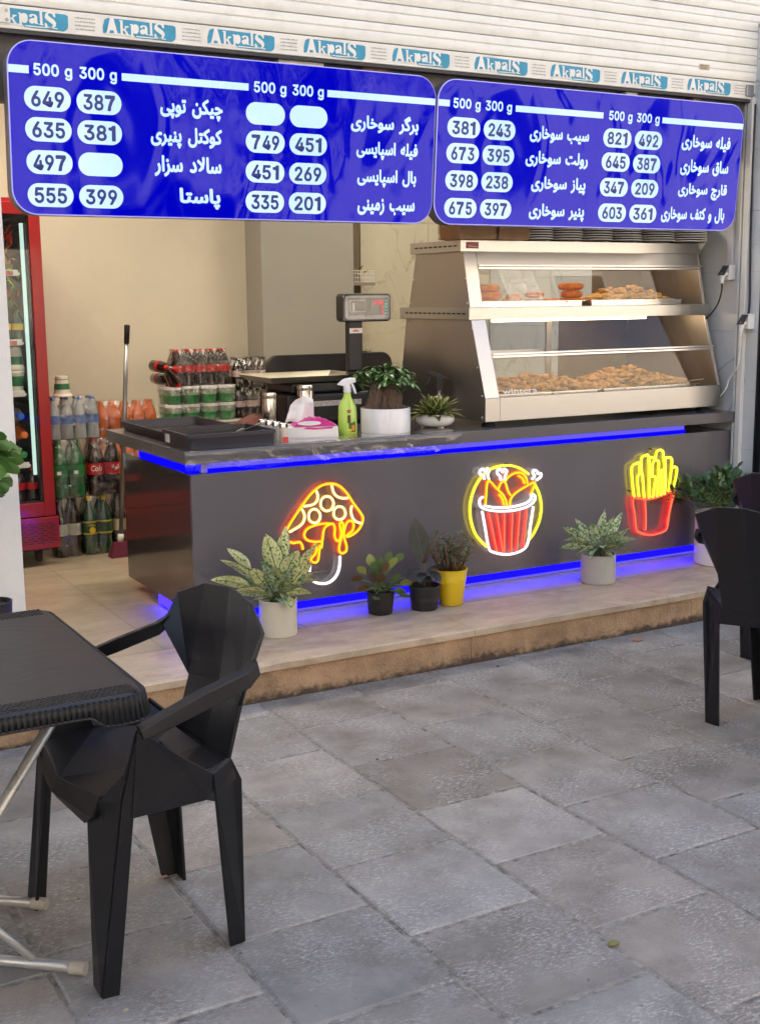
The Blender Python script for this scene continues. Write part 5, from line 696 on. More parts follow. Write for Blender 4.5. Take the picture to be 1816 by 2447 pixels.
# ================================================================ MENU BOARDS
YT_, YB_, ZT_, ZB_ = -.125, -.08, 2.385, 1.80
KT = (YT_ - YB_) / (ZT_ - ZB_)
def BP(x, z, d=0.): return Vector((x, YB_ + KT * (z - ZB_) - d, z))
def board_mat():
    m = bpy.data.materials.new('blue_backlit_film'); m.use_nodes = True; N = m.node_tree.nodes; L = m.node_tree.links; b = N['Principled BSDF']
    b.inputs['Base Color'].default_value = (.0, .0, .03, 1); b.inputs['Roughness'].default_value = .05
    b.inputs['Emission Color'].default_value = (.0, .0, .52, 1); b.inputs['Emission Strength'].default_value = EM
    b.inputs['Specular IOR Level'].default_value = .2
    tc = N.new('ShaderNodeTexCoord'); nz = N.new('ShaderNodeTexNoise'); nz.inputs['Scale'].default_value = 2.4; nz.inputs['Detail'].default_value = 1.0; nz.inputs['Distortion'].default_value = 1.1
    mp = N.new('ShaderNodeMapping'); mp.inputs['Scale'].default_value = (1.3, 1, .8); L.new(tc.outputs['Object'], mp.inputs[0]); L.new(mp.outputs[0], nz.inputs['Vector'])
    bp = N.new('ShaderNodeBump'); bp.inputs['Strength'].default_value = .4; bp.inputs['Distance'].default_value = .03
    L.new(nz.outputs[0], bp.inputs['Height']); L.new(bp.outputs[0], b.inputs['Normal'])
    return m
m_face = board_mat()
def glossy_glow(name, col):
    m = mat(name, (.3, .35, .4), .07, var=.02, emis=col, es=1.0, spec=.5); return m
m_pill_l = glossy_glow('backlit_pale_blue', (.34, .58, .86))
m_num = mat('navy_numbers', (.008, .015, .09), .3, var=.05, emis=(.0, .01, .12), es=1.)
m_edge = mat('board_edge_grey', (.16, .16, .2), .35, metal=.4)
m_rim = mat('board_rim_light', (.3, .3, .5), .2, emis=(.25, .25, .75), es=.9)
ROWZ = (2.195, 2.09, 1.978, 1.864)
def board(x0, x1, label, cols, names, rights, widths, heads, bars):
    cx = (x0 + x1) / 2
    t = thing('menu_board', (cx, YB_, 2.09), label, 'menu board', 'lit menu boards under the shutter')
    out = rrect(x0, x1, ZB_ - .006, ZT_ + .004, .09, 10)
    b = MB(); b.hexa([BP(x, z, -.06) for x, z in out], [BP(x, z, 0) for x, z in out]); b.build('housing', m_edge, t)
    b = MB(); o2 = rrect(x0 + .0015, x1 - .0015, ZB_ - .0045, ZT_ + .0025, .0885, 10)
    b.hexa([BP(x, z, .0004) for x, z in out], [BP(x, z, .003) for x, z in o2]); b.build('rim', m_rim, t)
    o3 = rrect(x0 + .004, x1 - .004, ZB_ - .002, ZT_, .086, 10)
    b = MB(); b.poly([BP(x, z, .0042) for x, z in o3]); b.build('face', m_face, t)
    for ci, xc in enumerate(cols):
        for ri, z in enumerate(ROWZ):
            p = rrect(xc - .083, xc + .083, z - .041, z + .041, .0405, 8)
            b = MB(); b.poly([BP(x, zz, .0052) for x, zz in p]); pl = b.build('price_plate', m_pill_l, t)
            s = names[ci][ri]
            if s: text_mesh('price_number', s, m_num, pl, lambda u, v, xc=xc, z=z: BP(xc + u, z + v - .001, .0060), .118 if len(s.replace(' ', '')) == 3 else .1, .056, bold=.028)
    for (fa, xr, wd, hh, z) in rights:
        text_mesh('dish_name', shape_fa(fa), m_pill_l, t, lambda u, v, xr=xr, z=z, wd=wd: BP(xr - wd / 2 + u, z + v, .0052), wd, hh, bold=.03)
    for xh in heads:
        text_mesh('weight_heading', '500 g', m_pill_l, t, lambda u, v, xh=xh: BP(xh + u, 2.287 + v, .0052), .138, .052, bold=.022)
        text_mesh('weight_heading', '300 g', m_pill_l, t, lambda u, v, xh=xh: BP(xh + .164 + u, 2.287 + v, .0052), .138, .052, bold=.022)
    for a, c_ in bars:
        b = MB(); b.poly([BP(a, 2.276, .0052), BP(c_, 2.276, .0052), BP(c_, 2.302, .0052), BP(a, 2.302, .0052)]); b.build('heading_bar', m_pill_l, t)
    return t
board(-.668, 1.096, 'left blue backlit menu board listing prices from 649 to 201', (-.53, -.343, .317, .504),
      (('649', '635', '497', '555'), ('387', '381', '', '399'), ('', '749', '451', '335'), ('', '451', '269', '201')),
      [('چیکن توپی', .138, .25, .078, 2.194), ('کوکتل پنیری', .135, .285, .078, 2.088), ('سالاد سزار', .133, .27, .078, 1.984), ('پاستا', .128, .167, .078, 1.868),
       ('برگر سوخاری', 1.014, .32, .074, 2.187), ('فیله اسپایسی', 1.014, .292, .072, 2.081), ('بال اسپایسی', 1.011, .282, .072, 1.972), ('سیب زمینی', 1.008, .275, .068, 1.858)],
      None, (-.508, .336), [(-.664, -.593), (-.257, .245), (.585, 1.09)])
board(1.104, 2.868, 'right blue backlit menu board listing prices from 821 to 397', (1.239, 1.424, 2.081, 2.268),
      (('381', '673', '398', '675'), ('243', '395', '238', '397'), ('821', '645', '347', '603'), ('492', '387', '209', '361')),
      [('سیب سوخاری', 1.916, .33, .072, 2.19), ('رولت سوخاری', 1.918, .348, .07, 2.085), ('پیاز سوخاری', 1.914, .306, .074, 1.975), ('پنیر سوخاری', 1.916, .312, .076, 1.857),
       ('فیله سوخاری', 2.79, .316, .074, 2.198), ('ساق سوخاری', 2.79, .312, .076, 2.085), ('قارچ سوخاری', 2.794, .318, .076, 1.975), ('بال و کتف سوخاری', 2.792, .41, .074, 1.864)],
      None, (1.25, 2.092), [(1.108, 1.163), (1.503, 1.99), (2.343, 2.862)])

# ================================================================ COUNTER
def panel_mat(name, col, r, coat=.25):
    return mat(name, col, r, var=.05, scale=3, coat=coat, coatr=.15, rvar=.1, bump=.02, bscale=8)
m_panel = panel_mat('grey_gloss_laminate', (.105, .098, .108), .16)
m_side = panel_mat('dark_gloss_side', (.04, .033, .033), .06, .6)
m_slab = panel_mat('dark_grey_worktop', (.085, .08, .085), .24)
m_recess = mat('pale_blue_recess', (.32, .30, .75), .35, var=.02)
m_led = glow('blue_led', (.002, .001, 1.0), 2.2)
m_led2 = glow('blue_led_floor', (.004, .002, 1.0), 3.4)
m_led3 = glow('blue_led_side', (.006, .003, 1.0), 26.0)
m_bleed = glow('led_bleed_glow', (.15, .115, .84), 1.0)  # lavender glow imitating the overexposed bleed of the blue LEDs
ct = thing('counter', (1.45, .45, ZS), 'dark grey shop counter with blue strip lights and a long worktop', 'counter')
b = MB(); b.box(0, 2.983, 0, .018, .199, .787); b.build('front_panel', m_panel, ct, bevel=.0015)
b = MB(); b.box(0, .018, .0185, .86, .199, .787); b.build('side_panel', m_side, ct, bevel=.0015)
b = MB(); b.box(2.9615, 2.9795, .0185, .86, .199, .787); b.build('side_panel', m_panel, ct, bevel=.0015)
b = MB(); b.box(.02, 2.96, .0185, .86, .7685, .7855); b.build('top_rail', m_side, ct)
b = MB(); b.box(-.034, 2.994, -.03, 1.0, .833, .885); b.build('worktop', m_slab, ct, bevel=.002)
b = MB(); b.box(.06, 2.69, .035, .8, .787, .8325); b.build('upper_recess', m_recess, ct)
b = MB(); b.box(.085, 2.69, .022, .03, .7875, .804); b.build('led_strip', m_led, ct)
b = MB(); b.box(.1, 2.69, .0305, .0345, .788, .8325); b.build('led_bleed_glow', m_bleed, ct)  # glowing sheet added for the lavender bleed above the strip
b = MB(); b.box(.022, .032, .03, .7, .7875, .828); b.build('led_strip', m_led, ct)
b = MB(); b.box(.12, 2.86, .03, .84, ZS + .001, .26); b.build('plinth', m_recess, ct)
b = MB(); b.box(.12, 2.86, .012, .0285, .164, .1985); b.build('led_strip', m_led2, ct)
b = MB(); b.box(.12, 2.86, .0255, .0295, ZS + .006, .1635); b.build('led_bleed_glow', m_bleed, ct)  # same added bleed glow, below the floor strip
b = MB(); b.box(.001, .008, .02, .45, .158, .1985); b.build('led_strip', m_led3, ct)
# clear protective film over the front of the worktop
m_film = film('clear_protective_film', (.985, .985, .985), .0, .06, .6, 5, k=1.3)
def drape():
    b = MB(); n = 110
    rows = []
    for k in range(n + 1):
        x = -.036 + 1.32 * k / n; r_ = []
        back = .17 + .05 * noise.noise((x * 3, 7, 1))
        for i in range(9): 
            y = back - (back + .026) * i / 8; wz = .0045 + .0045 * max(0, noise.noise((x * 6, y * 26, 3.1))) + .003 * abs(noise.noise((x * 14 + y * 9, y * 40, 5)))
            r_.append((x, y, .885 + (wz if i < 8 else .004)))
        r_.append((x, -.0345, .8855))
        for i in range(1, 8):
            z = .885 - .075 * i / 7 * (1 + .25 * noise.noise((x * 5, 3, 3))); r_.append((x, -.0345 - .006 * abs(noise.noise((x * 11, z * 20, 8))) - .002, z))
        rows.append([b.bm.verts.new(p) for p in r_])
    for a, c_ in zip(rows, rows[1:]):
        for i in range(len(a) - 1): b.bm.faces.new((a[i], c_[i], c_[i + 1], a[i + 1]))
    o = b.build('plastic_film', m_film, smooth=True)
    tag(o, 'clear creased plastic film hanging over the front edge of the counter top', 'plastic film')
drape()

# ================================================================ NEON SIGNS
NEON = {'M':{'orange':[[(0.483,0.431),(0.48,0.452),(0.467,0.465),(0.441,0.464),(0.417,0.475),(0.405,0.496),(0.411,0.526),(0.444,0.572),(0.487,0.625),(0.53,0.67),(0.573,0.697),(0.616,0.704),(0.658,0.693),(0.697,0.659),(0.728,0.613),(0.761,0.569),(0.777,0.54),(0.769,0.509),(0.747,0.483),(0.716,0.467),(0.696,0.463)],[(0.63,0.528),(0.587,0.533),(0.544,0.53),(0.506,0.518),(0.491,0.494),(0.505,0.47),(0.542,0.458),(0.57,0.457)],[(0.572,0.426),(0.578,0.466),(0.586,0.508),(0.605,0.524),(0.63,0.527),(0.638,0.506),(0.636,0.475),(0.647,0.452),(0.661,0.457),(0.667,0.488),(0.662,0.52),(0.669,0.532),(0.678,0.522),(0.674,0.479),(0.66,0.434),(0.658,0.406),(0.673,0.393),(0.692,0.402),(0.694,0.426),(0.682,0.467),(0.686,0.501),(0.699,0.528),(0.718,0.532),(0.73,0.517),(0.725,0.491),(0.705,0.476),(0.691,0.466)],[(0.538,0.448),(0.549,0.429),(0.54,0.404),(0.524,0.39),(0.522,0.377),(0.541,0.367),(0.554,0.376),(0.56,0.405),(0.564,0.442)]],'cream':[[(0.549,0.685),(0.559,0.661),(0.555,0.635),(0.533,0.62),(0.491,0.617)],[(0.627,0.697),(0.635,0.666),(0.653,0.645),(0.679,0.635),(0.704,0.634)],[(0.482,0.607),(0.494,0.583),(0.491,0.556),(0.472,0.535),(0.422,0.513)],[(0.724,0.6),(0.718,0.577),(0.727,0.544),(0.747,0.524),(0.771,0.516)]],'creamclosed':[[(0.634,0.616),(0.63,0.602),(0.622,0.592),(0.609,0.587),(0.595,0.588),(0.583,0.596),(0.575,0.607),(0.572,0.621),(0.575,0.635),(0.584,0.645),(0.597,0.65),(0.61,0.649),(0.623,0.642),(0.631,0.63)],[(0.569,0.568),(0.566,0.555),(0.558,0.545),(0.547,0.54),(0.535,0.542),(0.523,0.549),(0.516,0.56),(0.514,0.573),(0.517,0.586),(0.524,0.595),(0.536,0.6),(0.548,0.599),(0.559,0.592),(0.567,0.581)],[(0.691,0.569),(0.688,0.557),(0.68,0.548),(0.668,0.543),(0.655,0.544),(0.644,0.551),(0.636,0.562),(0.634,0.575),(0.637,0.587),(0.645,0.596),(0.656,0.6),(0.669,0.599),(0.681,0.593),(0.688,0.582)]],'white':[[(0.517,0.368),(0.513,0.331)],[(0.514,0.32),(0.514,0.312)],[(0.522,0.293),(0.547,0.277),(0.582,0.269),(0.616,0.275),(0.645,0.3),(0.659,0.337),(0.662,0.382)]],'ac':[(0.469,0.414),(0.412,0.459),(0.388,0.5),(0.414,0.559),(0.474,0.637),(0.526,0.693),(0.594,0.722),(0.654,0.715),(0.723,0.677),(0.766,0.61),(0.801,0.552),(0.791,0.489),(0.728,0.441),(0.71,0.387),(0.691,0.31),(0.637,0.253),(0.577,0.253),(0.517,0.284),(0.502,0.364)]},'B':{'yellow':[[(1.433,0.338),(1.372,0.403),(1.344,0.476),(1.34,0.546),(1.361,0.614),(1.402,0.669),(1.459,0.703),(1.543,0.712),(1.612,0.696),(1.669,0.661)],[(1.702,0.616),(1.732,0.564),(1.746,0.5),(1.736,0.433),(1.706,0.377),(1.677,0.346)]],'white':[[(1.411,0.576),(1.392,0.563),(1.397,0.534),(1.434,0.513),(1.508,0.499),(1.593,0.496),(1.667,0.507),(1.704,0.531),(1.706,0.555),(1.686,0.566),(1.684,0.541),(1.647,0.522),(1.572,0.514),(1.487,0.518),(1.418,0.534)],[(1.406,0.509),(1.424,0.424),(1.444,0.333),(1.472,0.308),(1.542,0.289),(1.607,0.291),(1.652,0.308),(1.671,0.34),(1.683,0.416),(1.698,0.504)],[(1.417,0.657),(1.412,0.674),(1.393,0.683),(1.393,0.699),(1.412,0.705),(1.422,0.69),(1.433,0.707),(1.443,0.696),(1.435,0.677),(1.443,0.655)],[(1.509,0.645),(1.506,0.664),(1.49,0.679),(1.493,0.695),(1.51,0.695),(1.519,0.682),(1.529,0.696),(1.543,0.686),(1.535,0.666),(1.53,0.643)],[(1.689,0.634),(1.704,0.65),(1.693,0.665),(1.699,0.678),(1.717,0.672),(1.723,0.658),(1.739,0.66),(1.739,0.642),(1.713,0.628)]],'orange':[[(1.423,0.534),(1.427,0.591),(1.433,0.641),(1.45,0.644),(1.482,0.612),(1.52,0.578),(1.539,0.545),(1.544,0.518)],[(1.497,0.58),(1.516,0.559),(1.527,0.527)],[(1.494,0.602),(1.507,0.63),(1.525,0.639),(1.538,0.625),(1.549,0.593),(1.565,0.57)],[(1.53,0.633),(1.549,0.655),(1.583,0.671),(1.623,0.671),(1.651,0.649),(1.661,0.617)],[(1.607,0.659),(1.632,0.644),(1.644,0.619)],[(1.561,0.519),(1.566,0.552),(1.594,0.578),(1.646,0.601),(1.7,0.62),(1.7,0.601),(1.679,0.564)]],'red':[[(1.441,0.497),(1.488,0.312)],[(1.485,0.49),(1.523,0.302)],[(1.529,0.486),(1.53,0.299)],[(1.575,0.486),(1.57,0.296)],[(1.617,0.489),(1.602,0.298)],[(1.659,0.494),(1.641,0.309)]],'ac':[(1.431,0.293),(1.357,0.377),(1.328,0.476),(1.327,0.564),(1.356,0.639),(1.386,0.689),(1.386,0.719),(1.438,0.728),(1.548,0.73),(1.672,0.691),(1.727,0.697),(1.766,0.659),(1.761,0.614),(1.774,0.496),(1.754,0.398),(1.71,0.339),(1.667,0.28),(1.559,0.265)]},'F':{'red':[[(2.314,0.493),(2.311,0.464),(2.325,0.409),(2.332,0.355),(2.344,0.321),(2.375,0.304),(2.432,0.29),(2.481,0.291),(2.529,0.302),(2.545,0.328),(2.553,0.387),(2.567,0.44),(2.586,0.504)],[(2.314,0.493),(2.355,0.483),(2.411,0.475),(2.473,0.479),(2.529,0.492),(2.586,0.504)],[(2.388,0.473),(2.397,0.402),(2.398,0.318)],[(2.572,0.492),(2.557,0.414),(2.539,0.334)]],'yellow':[[(2.32,0.495),(2.307,0.571),(2.3,0.643),(2.325,0.66),(2.347,0.66),(2.352,0.612)],[(2.352,0.493),(2.34,0.568),(2.343,0.602),(2.368,0.607),(2.376,0.565),(2.386,0.484)],[(2.373,0.571),(2.36,0.646),(2.362,0.687),(2.385,0.697),(2.408,0.689),(2.414,0.583),(2.418,0.48)],[(2.422,0.593),(2.41,0.677),(2.443,0.682),(2.452,0.667)],[(2.442,0.48),(2.45,0.532),(2.457,0.582),(2.427,0.588)],[(2.434,0.595),(2.437,0.656),(2.452,0.666),(2.475,0.661),(2.475,0.61),(2.47,0.482)],[(2.452,0.674),(2.459,0.708),(2.478,0.718),(2.501,0.71),(2.505,0.662)],[(2.494,0.482),(2.495,0.555),(2.489,0.609),(2.505,0.614),(2.512,0.597),(2.512,0.488)],[(2.51,0.661),(2.516,0.618)],[(2.519,0.488),(2.525,0.553),(2.519,0.666),(2.539,0.675),(2.562,0.666),(2.56,0.604),(2.547,0.501)],[(2.565,0.619),(2.586,0.626),(2.599,0.611),(2.59,0.558),(2.571,0.504)]],'ac':[(2.305,0.335),(2.289,0.411),(2.283,0.497),(2.289,0.518),(2.275,0.641),(2.294,0.661),(2.348,0.688),(2.368,0.713),(2.423,0.709),(2.443,0.735),(2.484,0.74),(2.528,0.713),(2.571,0.677),(2.609,0.631),(2.61,0.523),(2.589,0.421),(2.565,0.319),(2.538,0.283),(2.461,0.267),(2.355,0.292)]}}
ROTY = {'cream': ((1, .93, .50), 1.7, (1, .4, .05), 4.), 'orange': ((1, .66, .02), 1.5, (1, .075, .0), 8.), 'white': ((1, .97, .95), 1.9, (.95, .85, .85), 3.),
        'yellow': ((1, .93, .10), 1.5, (1, .8, .0), 5.), 'red': ((1, .17, .08), 1.4, (1, .002, .004), 10.)}
m_acr = film('clear_acrylic', (.985, .985, .985), .0, .04, 0, k=.5)
def neon(key, label, pale=('cream',), fill=None):
    D = NEON[key]; ac = D['ac']; cx = sum(p[0] for p in ac) / len(ac); cz = sum(p[1] for p in ac) / len(ac)
    t = thing('neon_sign', (cx, -.01, cz), label, 'neon sign', 'neon food signs on the counter front')
    sp = smooth_path([(p[0], 0, p[1]) for p in ac], 5, True)
    b = MB(); b.prism([(p.x, -.0145, p.z) for p in sp], (0, -.0035, 0)); bk = b.build('acrylic_backing', m_acr, t)
    for k, strokes in D.items():
        if k == 'ac': continue
        kk = 'cream' if k == 'creamclosed' else k
        c1, s1, c2, s2 = ROTY[kk]
        g1 = glow('neon_core_' + kk, c1, s1); g2 = glow('neon_jacket_' + kk, c2, s2)
        for s in strokes:
            cl = k == 'creamclosed'
            P = [(p[0], -.0275, p[1]) for p in s]
            P = smooth_path(P, 5, cl) if len(P) > 2 else [Vector(p) for p in P]
            b = MB(); b.tube(P, .0045, 7, closed=cl); o = b.build('neon_tube', g1, t, smooth=True)
            # the silicone jacket behind the bright front
            b = MB(); b.tube([(p.x, -.0238, p.z) for p in P], .0056, 6, closed=cl); b.build('jacket', g2, o, smooth=True)
    if fill:
        fill(t)
    b = MB()
    for dx, dz in ((0, .5), (.42, .05), (-.42, .05)):
        xs = [p[0] for p in ac]; zs = [p[1] for p in ac]
        b.lathe([(.004, 0), (.004, .021), (.002, .023)], (cx + dx * (max(xs) - min(xs)) * .93, .0, (min(zs) + max(zs)) / 2 + dz * (max(zs) - min(zs)) * .94), 8, axis=Matrix.Rotation(PI / 2, 3, 'X'))
    b.build('fixing_screw', mat('screw_steel', (.2, .17, .16), .4, metal=.8), t)
neon('M', 'orange neon mushroom dripping sauce with pale spots, leftmost sign on the counter front')
neon('B', 'neon bucket of chicken drumsticks in a yellow ring, middle sign on the counter front')
neon('F', 'neon carton of yellow chips in a red box, rightmost sign on the counter front')

# ================================================================ HEATED DISPLAY CASE
m_steel = mat('brushed_steel', (.47, .455, .44), .3, metal=1., var=.02, scale=4, stretch=(1, 1, 22), bump=.008, bscale=60, rvar=.1)
m_steelv = mat('brushed_steel_side', (.4, .37, .345), .38, metal=1., var=.02, scale=4, stretch=(22, 9, 1), bump=.008, bscale=50, rvar=.1)
m_alu = mat('satin_aluminium', (.72, .71, .70), .3, metal=.9, var=.04)
m_blk = mat('black_plastic', (.012, .012, .014), .4, var=.2)
m_glass = film('clear_glass', (.975, .98, .975), .0, .015, 0, k=.5)
dc = thing('display_case', (2.2, .4, .885), 'two storey stainless steel heated display case of fried chicken on the counter', 'display case')
X0, X1 = 1.471, 2.945
def yz(px): return px
def side(x, d, lab):
    b = MB(); b.prism([(x, y, z) for y, z in [(.05, .91), (.05, 1.02), (.168, 1.378), (.755, 1.378), (.84, .91)]], (d, 0, 0)); b.build('lower_side_panel', m_steelv, dc, bevel=.001)
    b = MB(); b.prism([(x, y, z) for y, z in [(.178, 1.4345), (.238, 1.693), (.66, 1.693), (.73, 1.4345)]], (d, 0, 0)); b.build('upper_side_panel', m_steelv, dc, bevel=.001)
side(X0, .01, 0); side(X1 - .01, .01, 1)
def slant(b, x0, x1, ya, za, yb, zb, t=.006):
    n = Vector((0, -(zb - za), yb - ya)).normalized()
    P = [Vector((x0, ya, za)), Vector((x1, ya, za)), Vector((x1, yb, zb)), Vector((x0, yb, zb))]
    b.hexa([p - n * t for p in P], P)
fl = lambda z: .0485 + (z - 1.02) * (.168 - .05) / (1.378 - 1.02)
fu = lambda z: .1765 + (z - 1.4345) * (.238 - .178) / (1.693 - 1.4345)
b = MB(); b.box(X0 + .081, X1, .046, .056, .912, 1.02); b.build('front_kick_panel', m_steel, dc, bevel=.001)
b = MB(); b.box(X0 - .002, X0 + .0795, .045, .057, .912, 1.02); b.build('corner_plate', m_steel, dc, bevel=.001)
b = MB(); slant(b, X0 - .001, X0 + .078, fl(1.021), 1.021, fl(1.3775), 1.3775); b.build('front_post', m_steel, dc, bevel=.001)
b = MB(); slant(b, X0 - .001, X0 + .07, fu(1.435), 1.435, fu(1.6925), 1.6925); b.build('front_post', m_steel, dc, bevel=.001)
b = MB(); slant(b, X1 - .012, X1 + .001, fl(1.021), 1.021, fl(1.3775), 1.3775); b.build('front_post', m_alu, dc)
b = MB(); slant(b, X1 - .012, X1 + .001, fu(1.435), 1.435, fu(1.6925), 1.6925); b.build('front_post', m_alu, dc)
for y0, y1, z0, z1, x1 in ((.168, .8, 1.379, 1.434, 2.978), (.243, .695, 1.6935, 1.747, 2.97)):
    b = MB(); b.box(X0 - .012, x1, y0, y1, z0, z1); bd = b.build('canopy_band', m_steel, dc, bevel=.0015)
    n = 13 if z0 < 1.5 else 9
    ya, yb = (.19, .75) if z0 < 1.5 else (.265, .655)
    b = MB()
    for k in range(n):
        y = ya + (yb - ya) * (k + .2) / n; b.box(X0 - .0135, X0 - .0121, y, y + (yb - ya) / n * .68, (z0 + z1) / 2 - .003, (z0 + z1) / 2 + .004)
    b.build('vent_slot', m_blk, bd)
b = MB(); slant(b, X0 + .0715, X1 - .0125, fu(1.634), 1.634, fu(1.6925), 1.6925); b.build('header_strip', m_steel, dc, bevel=.001)
for z, f in ((1.212, fl), (1.622, fu)):
    b = MB(); x0 = X0 + (.079 if z < 1.5 else .0705)
    b.box(x0, X1 + .002, f(z) - .010, f(z) - .001, z + .003, z + .012); b.box(x0, X1 - .002, f(z) - .008, f(z) - .001, z - .011, z); b.build('glazing_bar', m_alu, dc, bevel=.0015)
b = MB(); slant(b, X0 + .079, X1 - .0125, fl(1.024) + .003, 1.024, fl(1.3775) + .003, 1.3775, .004); b.build('lower_glass', m_glass, dc)
b = MB(); slant(b, X0 + .0715, X1 - .0125, fu(1.437) + .003, 1.437, fu(1.6335) + .003, 1.6335, .004); b.build('upper_glass', m_glass, dc)
b = MB(); b.box(X0 + .0105, X1 - .0105, .06, .82, .93, 1.0); b.build('lower_deck', m_steel, dc)
b = MB(); b.box(X0 + .0105, X1 - .0105, .775, .79, 1.16, 1.2); b.box(X0 + .0105, X1 - .0105, .82, .832, .93, 1.03); b.build('rear_rail', m_steel, dc)
m_door = mat('brown_tinted_door', (.17, .125, .08), .45, metal=.3, var=.1)
b = MB(); b.box(2.36, 2.395, .76, .775, 1.0, 1.378); b.build('rear_post', m_steelv, dc)
b = MB(); b.box(2.45, X1 - .011, .765, .772, 1.005, 1.377); b.build('sliding_door', m_door, dc)
b = MB(); b.box(2.6, X1 - .011, .675, .68, 1.436, 1.69); b.build('sliding_door', m_door, dc)
b = MB(); b.box(X0 + .3, X1 - .2, .4, .44, 1.3605, 1.3785); b.box(X0 + .3, X1 - .2, .42, .46, 1.675, 1.692); b.build('heat_lamp', glow('heat_lamp_warm', (1, .72, .4), 14.0), dc)
for x, y in ((X0 + .06, .11), (X1 - .06, .11), (X0 + .06, .77), (X1 - .06, .77)):
    b = MB(); b.lathe([(.032, .885), (.034, .887), (.026, .903), (.012, .905), (.012, .914)], (x, y, 0), 16); b.build('foot', m_blk, dc, smooth=True, sharp=40)
b = MB()
for y, z in ((.075, .93), (.075, 1.03), (.115, 1.16), (.16, 1.34), (.735, 1.35), (.8, 1.16), (.2, 1.455), (.215, 1.57), (.232, 1.675), (.655, 1.675), (.68, 1.57), (.71, 1.455)):
    b.lathe([(.0055, 0), (.0045, .003), (.001, .004)], (X0 - .0002, y, z), 8, axis=Matrix.Rotation(-PI / 2, 3, 'Y'))
b.build('screw', m_alu, dc)
b = MB(); b.box(X0 + .02, X0 + .088, .2405, .2429, 1.708, 1.738); bg_ = b.build('maker_badge', mat('badge_red', (.3, .015, .04), .3), dc)
text_mesh('badge_lettering', 'Wintera', mat('badge_white', (.6, .5, .5), .5), bg_, lambda u, v: Vector((X0 + .054 + u, .2399, 1.718 + v)), .05, .01, bold=.02)
# lettering etched on the lower pane
text_mesh('glass_lettering', 'wintera', mat('etched_white', (.75, .75, .72), .6), dc, lambda u, v: Vector((X0 + .2 + u, fl(1.047 + v) - .0025, 1.047 + v)), .2, .022, bold=.01)

# ---- trays and food
m_pan = mat('thin_steel_tray', (.7, .68, .64), .25, metal=1., var=.05)
def pan(x0, x1, y0, y1, z, lab):
    t = thing('food_tray', ((x0 + x1) / 2, (y0 + y1) / 2, z), lab, 'tray', 'steel food trays in the display case')
    b = MB(); b.box(x0, x1, y0, y1, z + .0005, z + .004); b.build('base', m_pan, t)
    b = MB(); h = .028
    for a in ((x0 - .012, x1 + .012, y0 - .012, y0), (x0 - .012, x1 + .012, y1, y1 + .012), (x0 - .012, x0, y0, y1), (x1, x1 + .012, y0, y1)): b.box(a[0], a[1], a[2], a[3], z + h - .003, z + h)
    for a in ((x0, x1, y0, y0 + .002), (x0, x1, y1 - .002, y1), (x0, x0 + .002, y0, y1), (x1 - .002, x1, y0, y1)): b.box(a[0], a[1], a[2], a[3], z + .004, z + h)
    b.build('rim', m_pan, t)
    return t
pan(1.6, 2.2, .13, .55, 1.0, 'long steel tray of chicken strips, lower left in the display case')
pan(2.24, 2.86, .13, .55, 1.0, 'long steel tray of chicken strips, lower right in the display case')
pan(1.58, 2.18, .24, .62, 1.4345, 'steel tray of orange breaded fillets, upper left in the display case')
pan(2.24, 2.84, .24, .6, 1.4345, 'steel tray of fried nuggets, upper right in the display case')
def crumb(name, c1, c2, dark):
    m = mat(name, c1, .6, var=.25, scale=40, bump=1., bscale=190, dirt=c2, dscale=18, damt=.7, spec=.4); return m
m_strip = crumb('golden_fried_crumb', (.68, .34, .07), (.42, .15, .02), 0)
m_nug = crumb('pale_fried_crumb', (.7, .38, .1), (.45, .18, .035), 0)
m_croq = crumb('orange_crumb', (.78, .2, .01), (.5, .1, .006), 0)
def lump(b, p, s, rnd):
    bm2 = bmesh.new(); bmesh.ops.create_icosphere(bm2, subdivisions=1, radius=1)
    rot = Matrix.Rotation(rnd.random() * 6.3, 3, 'Z') @ Matrix.Rotation(rnd.gauss(0, .5), 3, 'X'); o = Vector((rnd.random() * 50, rnd.random() * 50, 0))
    mp = {}
    for v in bm2.verts:
        q = v.co * (1 + .75 * noise.noise(v.co * 1.9 + o)); q = rot @ Vector((q.x * s[0], q.y * s[1], q.z * s[2])); mp[v] = b.bm.verts.new(Vector(p) + q)
    for f in bm2.faces: b.bm.faces.new([mp[v] for v in f.verts])
    bm2.free()
def heap(name, m, x0, x1, y0, y1, z, hfun, n, seed, lab, cat, size=.022):
    rnd = random.Random(seed); b = MB()
    for k in range(n):
        x = rnd.uniform(x0, x1); y = rnd.uniform(y0, y1); h = hfun((x - x0) / (x1 - x0), (y - y0) / (y1 - y0))
        s = rnd.uniform(.7, 1.3) * size
        lump(b, (x, y, z + rnd.uniform(.1, 1) * h), (s * rnd.uniform(1, 1.9), s * .62, s * .55), rnd)
    o = b.build(name, m, smooth=True); tag(o, lab, cat, kind='stuff')
bell = lambda u, v: math.sin(PI * min(1, max(0, u))) ** .6 * math.sin(PI * min(1, max(0, v * .9 + .05))) ** .5
heap('chicken_strips', m_strip, 1.63, 2.2, .15, .53, 1.012, lambda u, v: .02 + .06 * bell(u, v) * (.5 + u), 330, 5, 'heap of golden fried chicken strips on the lower left tray', 'fried chicken')
heap('chicken_strips', m_strip, 2.25, 2.84, .15, .53, 1.012, lambda u, v: .02 + .085 * bell(u, v) * (.65 + .5 * math.exp(-((u - .6) / .2) ** 2)), 330, 6, 'heap of golden fried chicken strips on the lower right tray', 'fried chicken')
